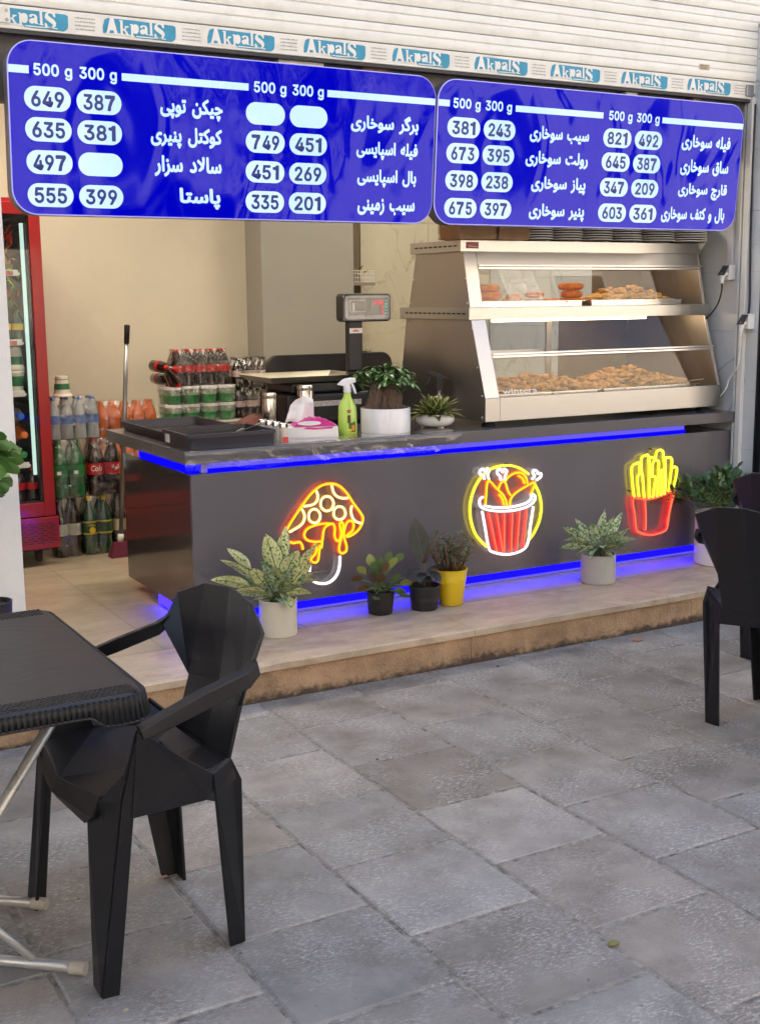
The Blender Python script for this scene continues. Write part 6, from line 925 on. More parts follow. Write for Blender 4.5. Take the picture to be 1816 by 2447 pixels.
heap('fried_nuggets', m_nug, 2.3, 2.82, .26, .56, 1.445, lambda u, v: .018 + .075 * bell(u, v) * (.35 + .75 * math.exp(-((u - .62) / .25) ** 2)), 240, 8, 'heap of pale fried nuggets on the upper right tray', 'fried nuggets', .02)
m_wood = mat('wooden_skewer', (.6, .42, .2), .6)
for i, (x, y, a, l_) in enumerate(((1.6, .17, .2, .24), (1.62, .2, -.15, .22), (1.66, .16, .4, .22), (2.6, .15, .05, .22), (2.72, .16, -.1, .2))):
    b = MB(); d = Vector((math.cos(a), math.sin(a), .06)); p = Vector((x, y, 1.035)); b.tube([p, p + d * l_], .0025, 6)
    tag(b.build('skewer', m_wood), ['wooden skewer lying at the very left of the lower tray', 'second wooden skewer from the left in the lower tray', 'third wooden skewer from the left in the lower tray', 'wooden skewer in the middle of the lower right tray', 'rightmost wooden skewer of the lower right tray'][i], 'skewer', 'skewers in the trays')
def croquette(x, y, z, a, s, lab):
    rnd = random.Random(int(x * 1000 + z * 777)); b = MB(); rot = Matrix.Rotation(a, 3, 'Z')
    bm2 = bmesh.new(); bmesh.ops.create_icosphere(bm2, subdivisions=3, radius=1); mp = {}
    for v in bm2.verts:
        q = v.co.copy(); q = Vector((math.copysign(abs(q.x) ** .7, q.x) * .066 * s, math.copysign(abs(q.y) ** .8, q.y) * .034 * s, math.copysign(abs(q.z) ** .7, q.z) * .0185 * s))
        q *= 1 + .09 * noise.noise(v.co * 2.3 + Vector((x * 31, z * 17, 0))) + .03 * noise.noise(v.co * 9)
        mp[v] = b.bm.verts.new(Vector((x, y, z)) + rot @ q)
    for f in bm2.faces: b.bm.faces.new([mp[v] for v in f.verts])
    bm2.free()
    tag(b.build('breaded_fillet', m_croq, smooth=True), lab, 'breaded fillet', 'orange breaded fillets on the upper tray')
z0 = 1.457
for x, y, z, a, s, lab in ((1.655, .3, z0, .1, 1, 'orange breaded fillet at the bottom of the leftmost pile'), (1.66, .3, z0 + .034, -.1, 1, 'orange breaded fillet in the middle of the leftmost pile'), (1.655, .3, z0 + .068, .2, 1.02, 'orange breaded fillet on top of the leftmost pile'),
    (1.78, .3, z0, .5, .9, 'orange breaded fillet lying flat right beside the leftmost pile'), (1.83, .33, z0 + .022, 1.1, 1.1, 'orange breaded fillet leaning upright behind the plastic wrap'),
    (1.92, .29, z0, .05, .8, 'orange breaded fillet at the bottom of the pair in the middle'), (1.92, .29, z0 + .034, -.1, .82, 'orange breaded fillet on top of the pair in the middle'),
    (2.0, .3, z0, 1.0, .9, 'orange breaded fillet lying just right of the middle pair'), (2.06, .29, z0 + .002, .4, .95, 'orange breaded fillet second to the left of the tall right pile'), (2.105, .27, z0 - .002, .2, .8, 'orange breaded fillet touching the tall right pile'),
    (2.17, .31, z0, .0, 1.0, 'orange breaded fillet at the bottom of the tall right pile'), (2.17, .31, z0 + .036, .15, 1.02, 'orange breaded fillet in the middle of the tall right pile'), (2.165, .31, z0 + .073, -.1, 1.05, 'orange breaded fillet on top of the tall right pile')):
    croquette(x, y, z, a, s, lab)
b = MB(); rnd = random.Random(2); rows = []
for i in range(15):
    u = i / 14; rows.append([b.bm.verts.new((1.66 + .2 * u + .06 * (1 - v / 9) + .012 * noise.noise((u * 6, v * .7, 2)), fu(1.445 + .16 * v / 9) + .014 + .01 * noise.noise((u * 9, v * 1.1, 4)), 1.445 + .165 * v / 9)) for v in range(10)])
for a, c_ in zip(rows, rows[1:]):
    for i in range(9): b.bm.faces.new((a[i], c_[i], c_[i + 1], a[i + 1]))
tag(b.build('plastic_wrap', film('food_wrap', (.97, .97, .96), .08, .06, 1., 20), smooth=True), 'crumpled clear plastic wrap hanging inside the upper glass at the left', 'plastic wrap')

# ---- plates and boxes stacked on the case
m_plate = mat('white_glazed_plate', (.72, .70, .66), .25, var=.05, scale=8, coat=.3)
m_pdark = mat('dark_plate_underside', (.05, .045, .045), .6)
m_kraft = mat('tan_kraft_card', (.45, .29, .17), .7, var=.12, scale=14)
ORD = ['lowest', 'second', 'third', 'fourth', 'fifth', 'sixth', 'seventh', 'eighth', 'ninth', 'tenth']
WH = ['first', 'second', 'third', 'fourth', 'fifth', 'sixth']
ZC = 1.7475
proto = None
for si, (xa, xb) in enumerate(((1.825, 2.0), (2.003, 2.177), (2.18, 2.367), (2.37, 2.556), (2.56, 2.771), (2.774, 2.99))):
    for k in range(8):
        sc = (xb - xa) / .19
        if proto is None:
            t = thing('plate', (0, 0, 0), '', 'plate', 'plates stacked on the display case')
            b = MB(); b.lathe([(.05, .0), (.055, .001), (.088, .006), (.094, .0065), (.0945, .0115), (.088, .0122), (.055, .005), (.01, .004)], (0, 0, 0), 36); b.build('plate_body', m_plate, t, smooth=True, sharp=50)
            b = MB(); b.lathe([(.0500, -.0005), (.0545, -.0002), (.089, .0056), (.0895, .006), (.088, .0058), (.054, .0006)], (0, 0, 0), 36, cap=False); b.build('foot_ring', m_pdark, t, smooth=True)
            proto = t; c_ = t
        else: c_ = copy_tree(proto)
        c_.location = ((xa + xb) / 2 + random.uniform(-.002, .002), .272 + random.uniform(-.003, .003), ZC + .001 + k * .0118); c_.scale = (sc, sc, 1)
        c_['label'] = f'{ORD[k]} white plate counting from the bottom in the {WH[si]} plate stack from the left'
for si, (xa, xb) in enumerate(((1.412, 1.628), (1.632, 1.822))):
    for k in range(10):
        b = MB(); hw = (xb - xa) / 2 - .001; cx_ = (xa + xb) / 2; z = ZC + .001 + k * .0092
        b.hexa([(cx_ - hw + .012, .19, z), (cx_ + hw - .012, .19, z), (cx_ + hw - .012, .36, z), (cx_ - hw + .012, .36, z)], [(cx_ - hw, .182, z + .0086), (cx_ + hw, .182, z + .0086), (cx_ + hw, .37, z + .0086), (cx_ - hw, .37, z + .0086)])
        o = b.build('kraft_tray', m_kraft, loc=(cx_, .28, z)); tag(o, f'{ORD[k]} tan card tray from the bottom in the {"left" if si == 0 else "right"} stack on the display case', 'card tray', 'tan card trays stacked on the display case')
        o.location.x += random.uniform(-.003, .003)
m_bkt = mat('black_basket', (.015, .016, .022), .45)
for k in range(5):
    b = MB(); z = ZC + .001 + k * .018
    b.lathe([(.045, z), (.058, z + .03)], (1.54, .42, 0), 20, cap=False)
    b.tube([(1.54 + .058 * math.cos(a * PI / 12), .42 + .058 * math.sin(a * PI / 12), z + .03) for a in range(24)], .004, 6, closed=True)
    o = b.build('basket', m_bkt, solid=.002, loc=(1.54, .42, z)); tag(o, f'{ORD[k]} black plastic basket from the bottom of the stack on the case corner', 'basket', 'black baskets stacked on the display case')
# cream pipe elbow by the case
m_pvc = mat('cream_pvc', (.55, .52, .45), .4)
pp = thing('drain_pipe', (2.985, .22, 1.8), 'cream plastic pipe with a bent elbow above the right end of the case', 'pipe')
b = MB(); b.tube([(2.972, .24, 2.4), (2.972, .24, 1.79), (2.972, .244, 1.755), (2.966, .262, 1.73), (2.955, .29, 1.715)], .024, 14); b.build('pipe', m_pvc, pp, smooth=True, sharp=50)
b = MB(); b.tube([(2.972, .24, 1.8), (2.972, .24, 1.755)], .0262, 14); b.build('collar', m_pvc, pp, smooth=True, sharp=50)

# ---- sockets, trunking and leads on the marble wall
m_sock = mat('white_socket_plastic', (.66, .66, .66), .35, var=.03)
m_flap = mat('dark_grey_flap', (.035, .037, .05), .4)
m_lead = mat('white_cable', (.7, .69, .66), .45); m_leadb = mat('black_cable', (.015, .015, .017), .5)
def socket(y, z, lab, lead, brown=False):
    t = thing('wall_socket', (2.99, y, z), lab, 'socket', 'weatherproof sockets on the marble wall')
    b = MB(); b.box(2.955, 2.9995, y - .024, y + .024, z - .038, z + .038); b.build('box', m_sock, t, bevel=.003)
    b = MB(); b.hexa([(2.9535, y - .022, z + .036), (2.9535, y + .022, z + .036), (2.9535, y + .022, z + .03), (2.9535, y - .022, z + .03)], [(2.922, y - .022, z - .014), (2.922, y + .022, z - .014), (2.9185, y + .022, z - .014), (2.9185, y - .022, z - .014)]); b.build('flap', m_flap, t, bevel=.002)
    pl = MB(); pl.tube([(2.9545, y, z - .008), (2.936, y, z - .012), (2.93, y, z - .035), (2.93, y, z - .055)], [.014, .014, .012, .009], 10)
    tag(pl.build('plug', m_sock, t, smooth=True, sharp=50))
    return t
socket(.046, 1.595, 'white wall socket with a dark flap, left one above the other on marble', 0)
socket(-.098, 1.348, 'white wall socket with a dark flap, lower right one beside the rail', 0)
b = MB(); b.box(2.985, 2.9995, .036, .078, 1.634, 2.78); tag(b.build('cable_trunking', mat('lilac_white_trunking', (.5, .49, .55), .4), bevel=.002), 'pale vertical cable trunking above the left wall socket', 'cable trunking')
b = MB(); b.tube(smooth_path([(2.93, .046, 1.539), (2.93, .047, 1.5), (2.928, .06, 1.45), (2.93, .09, 1.41), (2.94, .16, 1.36), (2.95, .3, 1.28)], 5), .0042, 8); tag(b.build('black_cable', m_leadb, smooth=True), 'black and white lead running down from the left wall socket', 'cable')
b = MB(); b.tube(smooth_path([(2.93, -.098, 1.292), (2.935, -.09, 1.2), (2.94, -.075, 1.12), (2.955, -.03, 1.08), (2.96, .0, 1.05), (2.96, .02, 1.0), (2.955, .06, .955), (2.95, .12, .91)], 5), .0042, 8); tag(b.build('white_cable', m_lead, smooth=True), 'white lead hanging from the lower wall socket towards the case', 'cable')
b = MB(); b.tube(smooth_path([(2.993, -.083, 1.387), (2.992, -.088, 1.45), (2.992, -.083, 1.6), (2.992, -.075, 1.8), (2.992, -.07, 2.1), (2.992, -.072, 2.41)], 5), .0048, 8); tag(b.build('black_cable', m_leadb, smooth=True), 'black cable rising from the lower wall socket beside the rail', 'cable')

# ================================================================ ON THE COUNTER
ZK = .8855
m_tray = mat('dark_navy_plastic', (.022, .02, .03), .38, var=.15)
def tray(name, x0, x1, y0, y1, h, lab, flare=.012):
    t = thing(name, ((x0 + x1) / 2, (y0 + y1) / 2, ZK), lab, 'tray')
    a = rrect(x0 + flare, x1 - flare, y0 + flare, y1 - flare, .02, 4); o = rrect(x0, x1, y0, y1, .026, 4); i_ = rrect(x0 + .006, x1 - .006, y0 + .006, y1 - .006, .022, 4); f = rrect(x0 + flare + .006, x1 - flare - .006, y0 + flare + .006, y1 - flare - .006, .018, 4)
    b = MB(); lv = [[b.bm.verts.new((p[0], p[1], z)) for p in q] for q, z in ((a, ZK + .0005), (o, ZK + h), (i_, ZK + h), (f, ZK + .004))]
    n = len(a)
    for A, B in zip(lv, lv[1:]):
        for k in range(n): b.bm.faces.new((A[k], A[(k + 1) % n], B[(k + 1) % n], B[k]))
    b.bm.faces.new(lv[0][::-1]); b.bm.faces.new(lv[3]); b.build('tray_body', m_tray, t, smooth=True, sharp=35)
    o2 = rrect(x0 - .004, x1 + .004, y0 - .004, y1 + .004, .028, 4)
    b = MB(); A, B, C2, D = [[b.bm.verts.new((p[0], p[1], z)) for p in q] for q, z in ((o2, ZK + h - .014), (o2, ZK + h + .0006), (i_, ZK + h + .0006), (o, ZK + h - .014))]
    for P_, Q_ in ((A, B), (B, C2), (D, A)):
        for k in range(n): b.bm.faces.new((P_[k], P_[(k + 1) % n], Q_[(k + 1) % n], Q_[k]))
    b.build('rim', m_tray, t, smooth=True, sharp=35)
    return t
tray('serving_tray', .02, .4, .36, .95, .042, 'wide shallow black tray at the back left corner of the counter')
t2 = tray('cutlery_tray', -.004, .388, .004, .32, .062, 'deep dark navy tray of black cutlery at the front left of the counter', .006)
b = MB(); b.poly([(-.0025, .22, ZK + .012), (-.0045, .22, ZK + .046), (-.0045, .245, ZK + .052), (-.0045, .27, ZK + .044), (-.0025, .27, ZK + .012)]); st = b.build('sticker', mat('white_sticker', (.6, .6, .62), .5), t2)
b = MB()
for k in range(3): b.box(-.0056, -.005, .228, .262, ZK + .022 + .008 * k, ZK + .0245 + .008 * k)
b.build('sticker_print', m_grey, st)
m_cut = mat('black_cutlery', (.02, .02, .022), .3)
rnd = random.Random(4)
CUT = ['leftmost black plastic fork lying in the cutlery tray', 'second black plastic fork from the left in the cutlery tray', 'black plastic fork lying across the middle of the cutlery tray', 'black plastic fork on top of the heap in the cutlery tray', 'black plastic fork right of the heap in the cutlery tray', 'black plastic fork nearest the right end of the cutlery tray', 'black plastic fork lying at the back of the cutlery tray']
for k, (x, y, a) in enumerate(((.06, .1, .3), (.11, .16, -.4), (.17, .12, .1), (.2, .17, .7), (.25, .12, -.3), (.28, .16, .2), (.14, .22, .0))):
    t = thing('plastic_fork', (x, y, ZK + .02), CUT[k], 'fork', 'black forks in the cutlery tray'); d = Vector((math.cos(a), math.sin(a), .12 * (k % 3))); p = Vector((x, y, ZK + .018 + .005 * k)); s_ = Vector((-math.sin(a), math.cos(a), 0))
    b = MB(); b.hexa([p - s_ * .004, p + s_ * .004, p + s_ * .004 + Vector((0, 0, .002)), p - s_ * .004 + Vector((0, 0, .002))], [p + d * .08 - s_ * .005, p + d * .08 + s_ * .005, p + d * .08 + s_ * .005 + Vector((0, 0, .003)), p + d * .08 - s_ * .005 + Vector((0, 0, .003))]); b.build('handle', m_cut, t)
    b = MB()
    for q in (-.008, -.003, .003, .008): b.tube([p + d * .08 + s_ * q * .6, p + d * .095 + s_ * q, p + d * .125 + s_ * q + Vector((0, 0, .004))], .0015, 5)
    b.build('tines', m_cut, t)
# tissue box
ang = -.31; rt = Matrix.Rotation(ang, 3, 'Z'); TO = Vector((.505, .155, ZK))
def tp(u, v, z): return TO + rt @ Vector((u, v, 0)) + Vector((0, 0, z))
t = thing('tissue_box', (.62, .17, ZK), 'white and magenta box with a tissue pulled out on the counter', 'tissue box')
b = MB(); b.hexa([tp(0, 0, 0.0005), tp(.228, 0, 0.0005), tp(.228, .11, 0.0005), tp(0, .11, 0.0005)], [tp(.002, .002, .05), tp(.226, .002, .05), tp(.226, .108, .056), tp(.002, .108, .056)]); b.build('carton', mat('white_card', (.72, .7, .69), .5, var=.03), t, bevel=.004)
m_mag = mat('magenta_print', (.55, .03, .25), .4, var=.1, scale=20); m_wp = mat('white_print', (.75, .72, .72), .5)
b = MB(); n = 16; up_ = []; 
top = [(.03 + .19 * k / n, .05 + .035 * math.sin(PI * k / n) ** .8 + (.004 if k % 2 else 0)) for k in range(n + 1)]
A = [b.bm.verts.new(tp(u, .0005, z if z > .051 else .051)) for u, z in top]; B = [b.bm.verts.new(tp(u, .1, (z if z > .056 else .057))) for u, z in top]
for k in range(n): b.bm.faces.new((A[k], A[k + 1], B[k + 1], B[k]))
b.bm.faces.new(A); sl = b.build('film_sleeve', m_mag, t, smooth=True, sharp=30)
b = MB(); b.poly([tp(.02 + .15 * math.sin(a) * .35 + .08, -.0006, .066 + .01 * math.cos(a)) for a in [k * PI / 6 for k in range(12)]]); b.build('swirl', m_wp, sl)
b = MB(); b.poly([tp(.09, -.0006, .0495), tp(.14, -.0006, .046), (tp(.205, -.0006, .049)), tp(.2, -.0006, .0405), tp(.12, -.0006, .038), tp(.07, -.0006, .042)]); b.build('band', m_mag, sl)
b = MB(); b.box(-.004, .004, -.001, .001, 0, .006)
b.bm.free()
rows = []; b = MB()
for i in range(11):
    u = i / 10; r_ = []
    for j in range(9):
        v = j / 8; x = .02 + .13 * u * (1 - .25 * v) + .03 * v - .02; z = .07 + v * (.075 + .035 * math.sin(u * 2.6)) + .01 * noise.noise((u * 4, v * 3, 1)); y = .055 + .02 * noise.noise((u * 3.4, v * 3, 6)) + .018 * math.sin(u * 9) * (1 - v * .5)
        r_.append(b.bm.verts.new(tp(x, y, z)))
    rows.append(r_)
for a, c_ in zip(rows, rows[1:]):
    for j in range(8): b.bm.faces.new((a[j], c_[j], c_[j + 1], a[j + 1]))
b.build('tissue', mat('tissue_white', (.78, .77, .76), .8, var=.02), t, smooth=True)
# green spray bottle
def ellipse_body(b, c_, prof, seg=20):
    rings = []
    for rx, ry, z in prof: rings.append([b.bm.verts.new((c_[0] + math.copysign(abs(math.cos(a)) ** .75, math.cos(a)) * rx, c_[1] + math.copysign(abs(math.sin(a)) ** .75, math.sin(a)) * ry, c_[2] + z)) for a in [2 * PI * k / seg for k in range(seg)]])
    for A, B in zip(rings, rings[1:]):
        for k in range(seg): b.bm.faces.new((A[k], A[(k + 1) % seg], B[(k + 1) % seg], B[k]))
    b.bm.faces.new(rings[0][::-1]); b.bm.faces.new(rings[-1])
SP = (.815, .175, ZK)
t = thing('spray_bottle', SP, 'lime green cleaner bottle with a white trigger on the counter', 'spray bottle')
b = MB(); ellipse_body(b, SP, [(.040, .026, .0005), (.043, .028, .006), (.043, .028, .05), (.042, .027, .1), (.04, .025, .125), (.026, .018, .152), (.017, .015, .168), (.0155, .0145, .185)]); b.build('bottle', mat('lime_liquid', (.38, .58, .08), .15, var=.05, coat=.5), t, smooth=True, sharp=50)
b = MB(); b.lathe([(.016, .186), (.017, .19), (.017, .212), (.014, .215)], SP, 18); b.build('collar', mat('white_trigger', (.74, .74, .78), .35), t, smooth=True, sharp=40)
hd = MB(); P = [(-.045, .222), (-.02, .245), (.012, .252), (.036, .25), (.04, .232), (.016, .226), (.012, .214), (-.014, .214)]
dxy = Vector((.87, -.49, 0))
hd.prism([Vector((SP[0], SP[1], SP[2] + z)) + dxy * u + Vector((.49, .87, 0)) * -.011 for u, z in P], Vector((.49, .87, 0)) * .022); hd.build('trigger_head', MATS['white_trigger'], t, bevel=.003)
hd = MB(); hd.prism([Vector((SP[0], SP[1], SP[2] + z)) + dxy * u + Vector((.49, .87, 0)) * -.006 for u, z in ((.016, .226), (.027, .226), (.036, .205), (.042, .182), (.034, .18), (.026, .2))], Vector((.49, .87, 0)) * .012); hd.build('trigger', MATS['white_trigger'], t, bevel=.002)
def onface(u, z, off=.0285): return Vector((SP[0], SP[1], SP[2] + z)) + Vector((.62, -.1, 0)) * u + Vector((0, -off - .0004, 0))
m_lab = mat('dark_green_label', (.06, .12, .02), .4, var=.3, scale=60)
b = MB(); b.poly([onface(u, z) for u, z in ((-.035, .012), (.035, .012), (.035, .06), (.005, .052), (-.035, .066))]); lb = b.build('label', m_lab, t)
for u, z, w_, h_, mm in ((-.012, .07, .024, .035, mat('label_brown', (.1, .05, .02), .5)), (.018, .03, .022, .024, mat('label_orange', (.6, .22, .02), .5)), (-.012, .108, .03, .008, mat('label_red', (.5, .03, .03), .5)), (-.005, .02, .02, .012, mat('label_yellow', (.65, .5, .03), .5)), (-.012, .1, .024, .004, mat('label_black', (.02, .02, .02), .5))):
    b = MB(); b.poly([onface(u - w_ / 2, z - h_ / 2, .0292), onface(u + w_ / 2, z - h_ / 2, .0292), onface(u + w_ / 2, z + h_ / 2, .0292), onface(u - w_ / 2, z + h_ / 2, .0292)]); b.build('label_print', mm, lb)
# dark spray bottle behind the bowl
BP2 = (1.415, .36, ZK); t = thing('spray_bottle', BP2, 'clear spray bottle with a black trigger behind the white bowl', 'spray bottle')
b = MB(); b.lathe([(.032, .0005), (.035, .006), (.035, .09), (.028, .12), (.013, .135), (.013, .158)], BP2, 20); b.build('bottle', film('clear_pet', (.9, .92, .92), .06, .05, 0), t, smooth=True, sharp=50)
hd = MB(); N2 = Vector((.49, .87, 0))
hd.prism([Vector(BP2) + Vector((0, 0, z)) + dxy * u - N2 * .011 for u, z in ((-.055, .238), (-.05, .25), (-.01, .245), (.03, .222), (.052, .212), (.018, .212), (.017, .16), (-.014, .16), (-.012, .215), (-.045, .23))], N2 * .022); hd.build('trigger_head', m_blk, t, bevel=.003)
hd = MB(); hd.prism([Vector(BP2) + Vector((0, 0, z)) + dxy * u - N2 * .005 for u, z in ((-.044, .228), (-.034, .226), (-.05, .195), (-.066, .18), (-.07, .184))], N2 * .01); hd.build('trigger', m_blk, t, bevel=.001)
# steel canisters and spice jars
m_can = mat('polished_steel', (.68, .64, .6), .16, metal=1., var=.04)
def canister(x, y, r, h, lab):
    t = thing('canister', (x, y, ZK), lab, 'canister', 'steel canisters behind the tissue box')
    b = MB(); b.lathe([(r * .97, .0005), (r, .004), (r, h - .03), (r * .985, h - .028), (r * .985, h - .026), (r, h - .024), (r, h - .02)], (x, y, ZK), 28); b.build('body', m_can, t, smooth=True, sharp=50)
    b = MB(); b.lathe([(r * 1.03, h - .0198), (r * 1.04, h - .016), (r * 1.04, h - .004), (r * 1.0, h), (r * .6, h + .001)], (x, y, ZK), 28); b.build('lid', m_can, t, smooth=True, sharp=50)
canister(.632, .6, .034, .168, 'narrow steel canister standing left of the tissue')
canister(.80, .56, .040, .2, 'wider steel canister standing behind the tissue')
for k in range(4):
    x, y = .452 - .004 * k, .075 + .062 * k
    t = thing('spice_jar', (x, y, ZK), ['spice jar with striped cap and red sticker nearest the counter front', 'second small spice jar from the front beside the cutlery tray', 'third small spice jar from the front beside the cutlery tray', 'small spice jar farthest from the front beside the cutlery tray'][k], 'spice jar', 'spice jars in a row by the cutlery tray')
    b = MB(); b.lathe([(.017, .0005), (.018, .003), (.018, .062)], (x, y, ZK), 16); jb = b.build('glass', mat('pale_jar_glass', (.62, .56, .48), .15, coat=.6), t, smooth=True, sharp=50)
    b = MB(); b.lathe([(.019, .0625), (.019, .08), (.017, .082)], (x, y, ZK), 16); b.build('cap', m_can, t, smooth=True, sharp=50)
    b = MB()
    for q in range(4):
        a = q * PI / 2 - 1.2; b.lathe([(.0193, .064), (.0193, .079)], (x, y, ZK), 24, cap=False) if 0 else b.box(x + .0185 * math.cos(a) - .004, x + .0185 * math.cos(a) + .004, y + .0185 * math.sin(a) - .004, y + .0185 * math.sin(a) + .004, ZK + .0635, ZK + .0795)
    b.build('stripe', m_blk, t)
    if k == 0:
        b = MB(); b.box(x - .012, x + .012, y - .0195, y - .0182, ZK + .004, ZK + .022); b.build('sticker', mat('red_sticker', (.55, .04, .03), .5), t)
# brown cloth
b = MB(); rows = []
for i in range(15):
    r_ = []
    for j in range(11):
        u, v = i / 14, j / 10; e = math.sin(PI * u) * math.sin(PI * v)
        r_.append(b.bm.verts.new((.52 + .2 * u + .012 * noise.noise((u * 3, v * 3, 9)), .66 + .2 * v + .012 * noise.noise((u * 3, v * 3, 2)), ZK + .002 + e * (.045 + .05 * abs(noise.noise((u * 3.5, v * 3.5, 4)))))))
    rows.append(r_)
for a, c_ in zip(rows, rows[1:]):
    for j in range(10): b.bm.faces.new((a[j], c_[j], c_[j + 1], a[j + 1]))
tag(b.build('cleaning_cloth', mat('brown_cloth', (.16, .06, .05), .9, var=.2, bump=.5, bscale=150), smooth=True), 'crumpled brown cloth behind the trays on the counter', 'cloth')
# weighing scale
t = thing('weighing_scale', (.98, .7, ZK), 'black weighing scale with a steel pan and a raised red digit display', 'scale')
b = MB(); b.box(.72, 1.2, .6, .92, ZK + .006, ZK + .15); b.box(.76, 1.16, .63, .9, ZK + .15, ZK + .2); b.build('body', m_blk, t, bevel=.012)
b = MB(); b.box(.8, 1.12, .5985, .5999, ZK + .09, ZK + .115); b.build('label_strip', mat('pale_label', (.5, .48, .46), .5, var=.4, scale=70), t)
b = MB(); a = [(.62, .58), (1.14, .58), (1.14, .95), (.62, .95)]; i_ = [(.66, .62), (1.1, .62), (1.1, .91), (.66, .91)]
z1 = ZK + .235
lv = [[b.bm.verts.new((x, y, z)) for x, y in q] for q, z in ((i_, z1 - .03), (a, z1), ([(x + (.004 if x < .9 else -.004), y + (.004 if y < .7 else -.004)) for x, y in a], z1 + .003), (i_, z1 - .026))]
for A, B in zip(lv, lv[1:]):
    for k in range(4): b.bm.faces.new((A[k], A[(k + 1) % 4], B[(k + 1) % 4], B[k]))
b.bm.faces.new(lv[0][::-1]); b.bm.faces.new(lv[3]); b.build('pan', mat('dull_pan_steel', (.4, .37, .3), .5, metal=.9), t, bevel=.002)
b = MB(); b.box(.84, .94, .72, .8, ZK + .2, z1 - .03); b.build('pan_support', m_blk, t)
b = MB(); b.hexa([(1.035, .6, ZK + .15), (1.125, .6, ZK + .15), (1.125, .66, ZK + .15), (1.035, .66, ZK + .15)], [(1.04, .56, ZK + .25), (1.12, .56, ZK + .25), (1.12, .61, ZK + .25), (1.04, .61, ZK + .25)]); b.box(1.04, 1.12, .575, .615, ZK + .25, 1.385); pst = b.build('post', m_blk, t, bevel=.01)
b = MB(); b.box(1.046, 1.115, .5725, .5742, 1.318, 1.342); lb = b.build('post_label', m_wp, t)
text_mesh('post_lettering', 'sMc', mat('red_print', (.5, .03, .03), .5), lb, lambda u, v: Vector((1.08 + u, .5719, 1.33 + v)), .035, .012, bold=.02)
b = MB(); pr_ = rrect(1.0, 1.262, 1.372, 1.505, .02, 5); b.prism([(x, .55, z) for x, z in pr_], (0, .075, 0)); hd = b.build('display_head', m_blk, t, bevel=.006)
m_scr = mat('grey_display_plate', (.33, .33, .36), .25, var=.15, scale=18, coat=.5)
b = MB(); pr_ = rrect(1.01, 1.252, 1.384, 1.495, .014, 5); b.prism([(x, .5485, z) for x, z in pr_], (0, .0012, 0)); sc_ = b.build('display_plate', m_scr, hd)
b = MB(); b.box(1.028, 1.245, .5472, .5482, 1.402, 1.484); b.build('dark_window', mat('dark_window', (.09, .085, .09), .15, coat=.5), hd)
m_red = glow('red_digits', (1, .06, .1), 1.2)
for zz, s in ((1.462, '0000'), (1.437, '0'), (1.413, '0')):
    text_mesh('digits', s, m_red, hd, lambda u, v, zz=zz, w_=len(s): Vector((1.222 - .007 * w_ + u, .5468, zz + v)), .0125 * len(s), .02)
m_teal = mat('teal_print', (.1, .45, .42), .5, emis=(.1, .4, .38), es=.4)
b = MB()
for k in range(5): b.box(1.226, 1.242, .5465, .5470, 1.406 + k * .015, 1.415 + k * .015)
b.build('teal_marks', m_teal, hd)
b = MB()
for x0, x1, z0, z1_ in ((1.035, 1.12, 1.472, 1.475), (1.035, 1.12, 1.418, 1.421), (1.035, 1.038, 1.418, 1.475), (1.117, 1.12, 1.418, 1.475), (1.05, 1.06, 1.425, 1.462)): b.box(x0, x1, .5464, .5470, z0, z1_)
b.build('white_frame', m_wp, hd)
b = MB(); rows = []
for i in range(13):
    u = i / 12; rows.append([b.bm.verts.new((.995 + .272 * u, .543 + .004 * noise.noise((u * 5, j * .4, 3)), 1.378 + .125 * j / 8)) for j in range(9)])
for a, c_ in zip(rows, rows[1:]):
    for j in range(8): b.bm.faces.new((a[j], c_[j], c_[j + 1], a[j + 1]))
b.build('protective_film', film('scale_film', (.98, .98, .98), .02, .06, .7, 22), hd, smooth=True)
# black rounded board behind the scale
b = MB(); pr_ = rrect(.785, 1.5, .8855, 1.205, .06, 8); b.prism([(x, .95, z) for x, z in pr_], (0, .035, 0))
tag(b.build('black_board', m_blk, bevel=.006), 'black panel with rounded top corners standing behind the scale', 'panel')

# ================================================================ BEHIND THE COUNTER
m_fred = mat('fridge_red', (.3, .012, .012), .35, var=.06, coat=.3)
fr = thing('drinks_fridge', (-.45, 1.85, ZS), 'tall red glass door drinks fridge by the white pillar', 'fridge')
b = MB(); b.box(-.76, -.735, 1.57, 2.18, .24, 1.98); b.box(-.172, -.147, 1.57, 2.18, .24, 1.98); b.box(-.735, -.172, 2.155, 2.18, .24, 1.98); b.box(-.735, -.172, 1.57, 2.155, 1.955, 1.98); b.box(-.735, -.172, 1.57, 2.155, .41, .47)
b.build('cabinet', m_fred, fr)
b = MB(); b.box(-.7345, -.7245, 1.575, 2.154, .4705, 1.954); b.box(-.1825, -.1725, 1.575, 2.154, .4705, 1.954); b.box(-.7235, -.1835, 2.144, 2.154, .4705, 1.954)
for k in range(40): b.box(-.188, -.1828, 1.6, 2.14, .5 + k * .036, .512 + k * .036); b.box(-.72, -.19, 2.136, 2.1438, .5 + k * .036, .512 + k * .036)
b.build('liner', mat('grey_liner', (.2, .2, .2), .4), fr)
b = MB()
for a in ((-.76, -.7, .405, 1.96), (-.203, -.147, .405, 1.96), (-.7, -.203, .405, .475), (-.7, -.203, 1.9, 1.96)): b.box(a[0], a[1], 1.54, 1.569, a[2], a[3])
dr = b.build('door', m_fred, fr, bevel=.003)
b = MB(); b.box(-.7, -.2035, 1.553, 1.556, .4755, 1.8995); b.build('glass', m_glass, dr)
b = MB(); b.box(-.2155, -.2035, 1.557, 1.568, .4755, 1.8995); b.box(-.7, -.2155, 1.557, 1.568, .4755, .485); b.build('gasket', m_blk, dr)
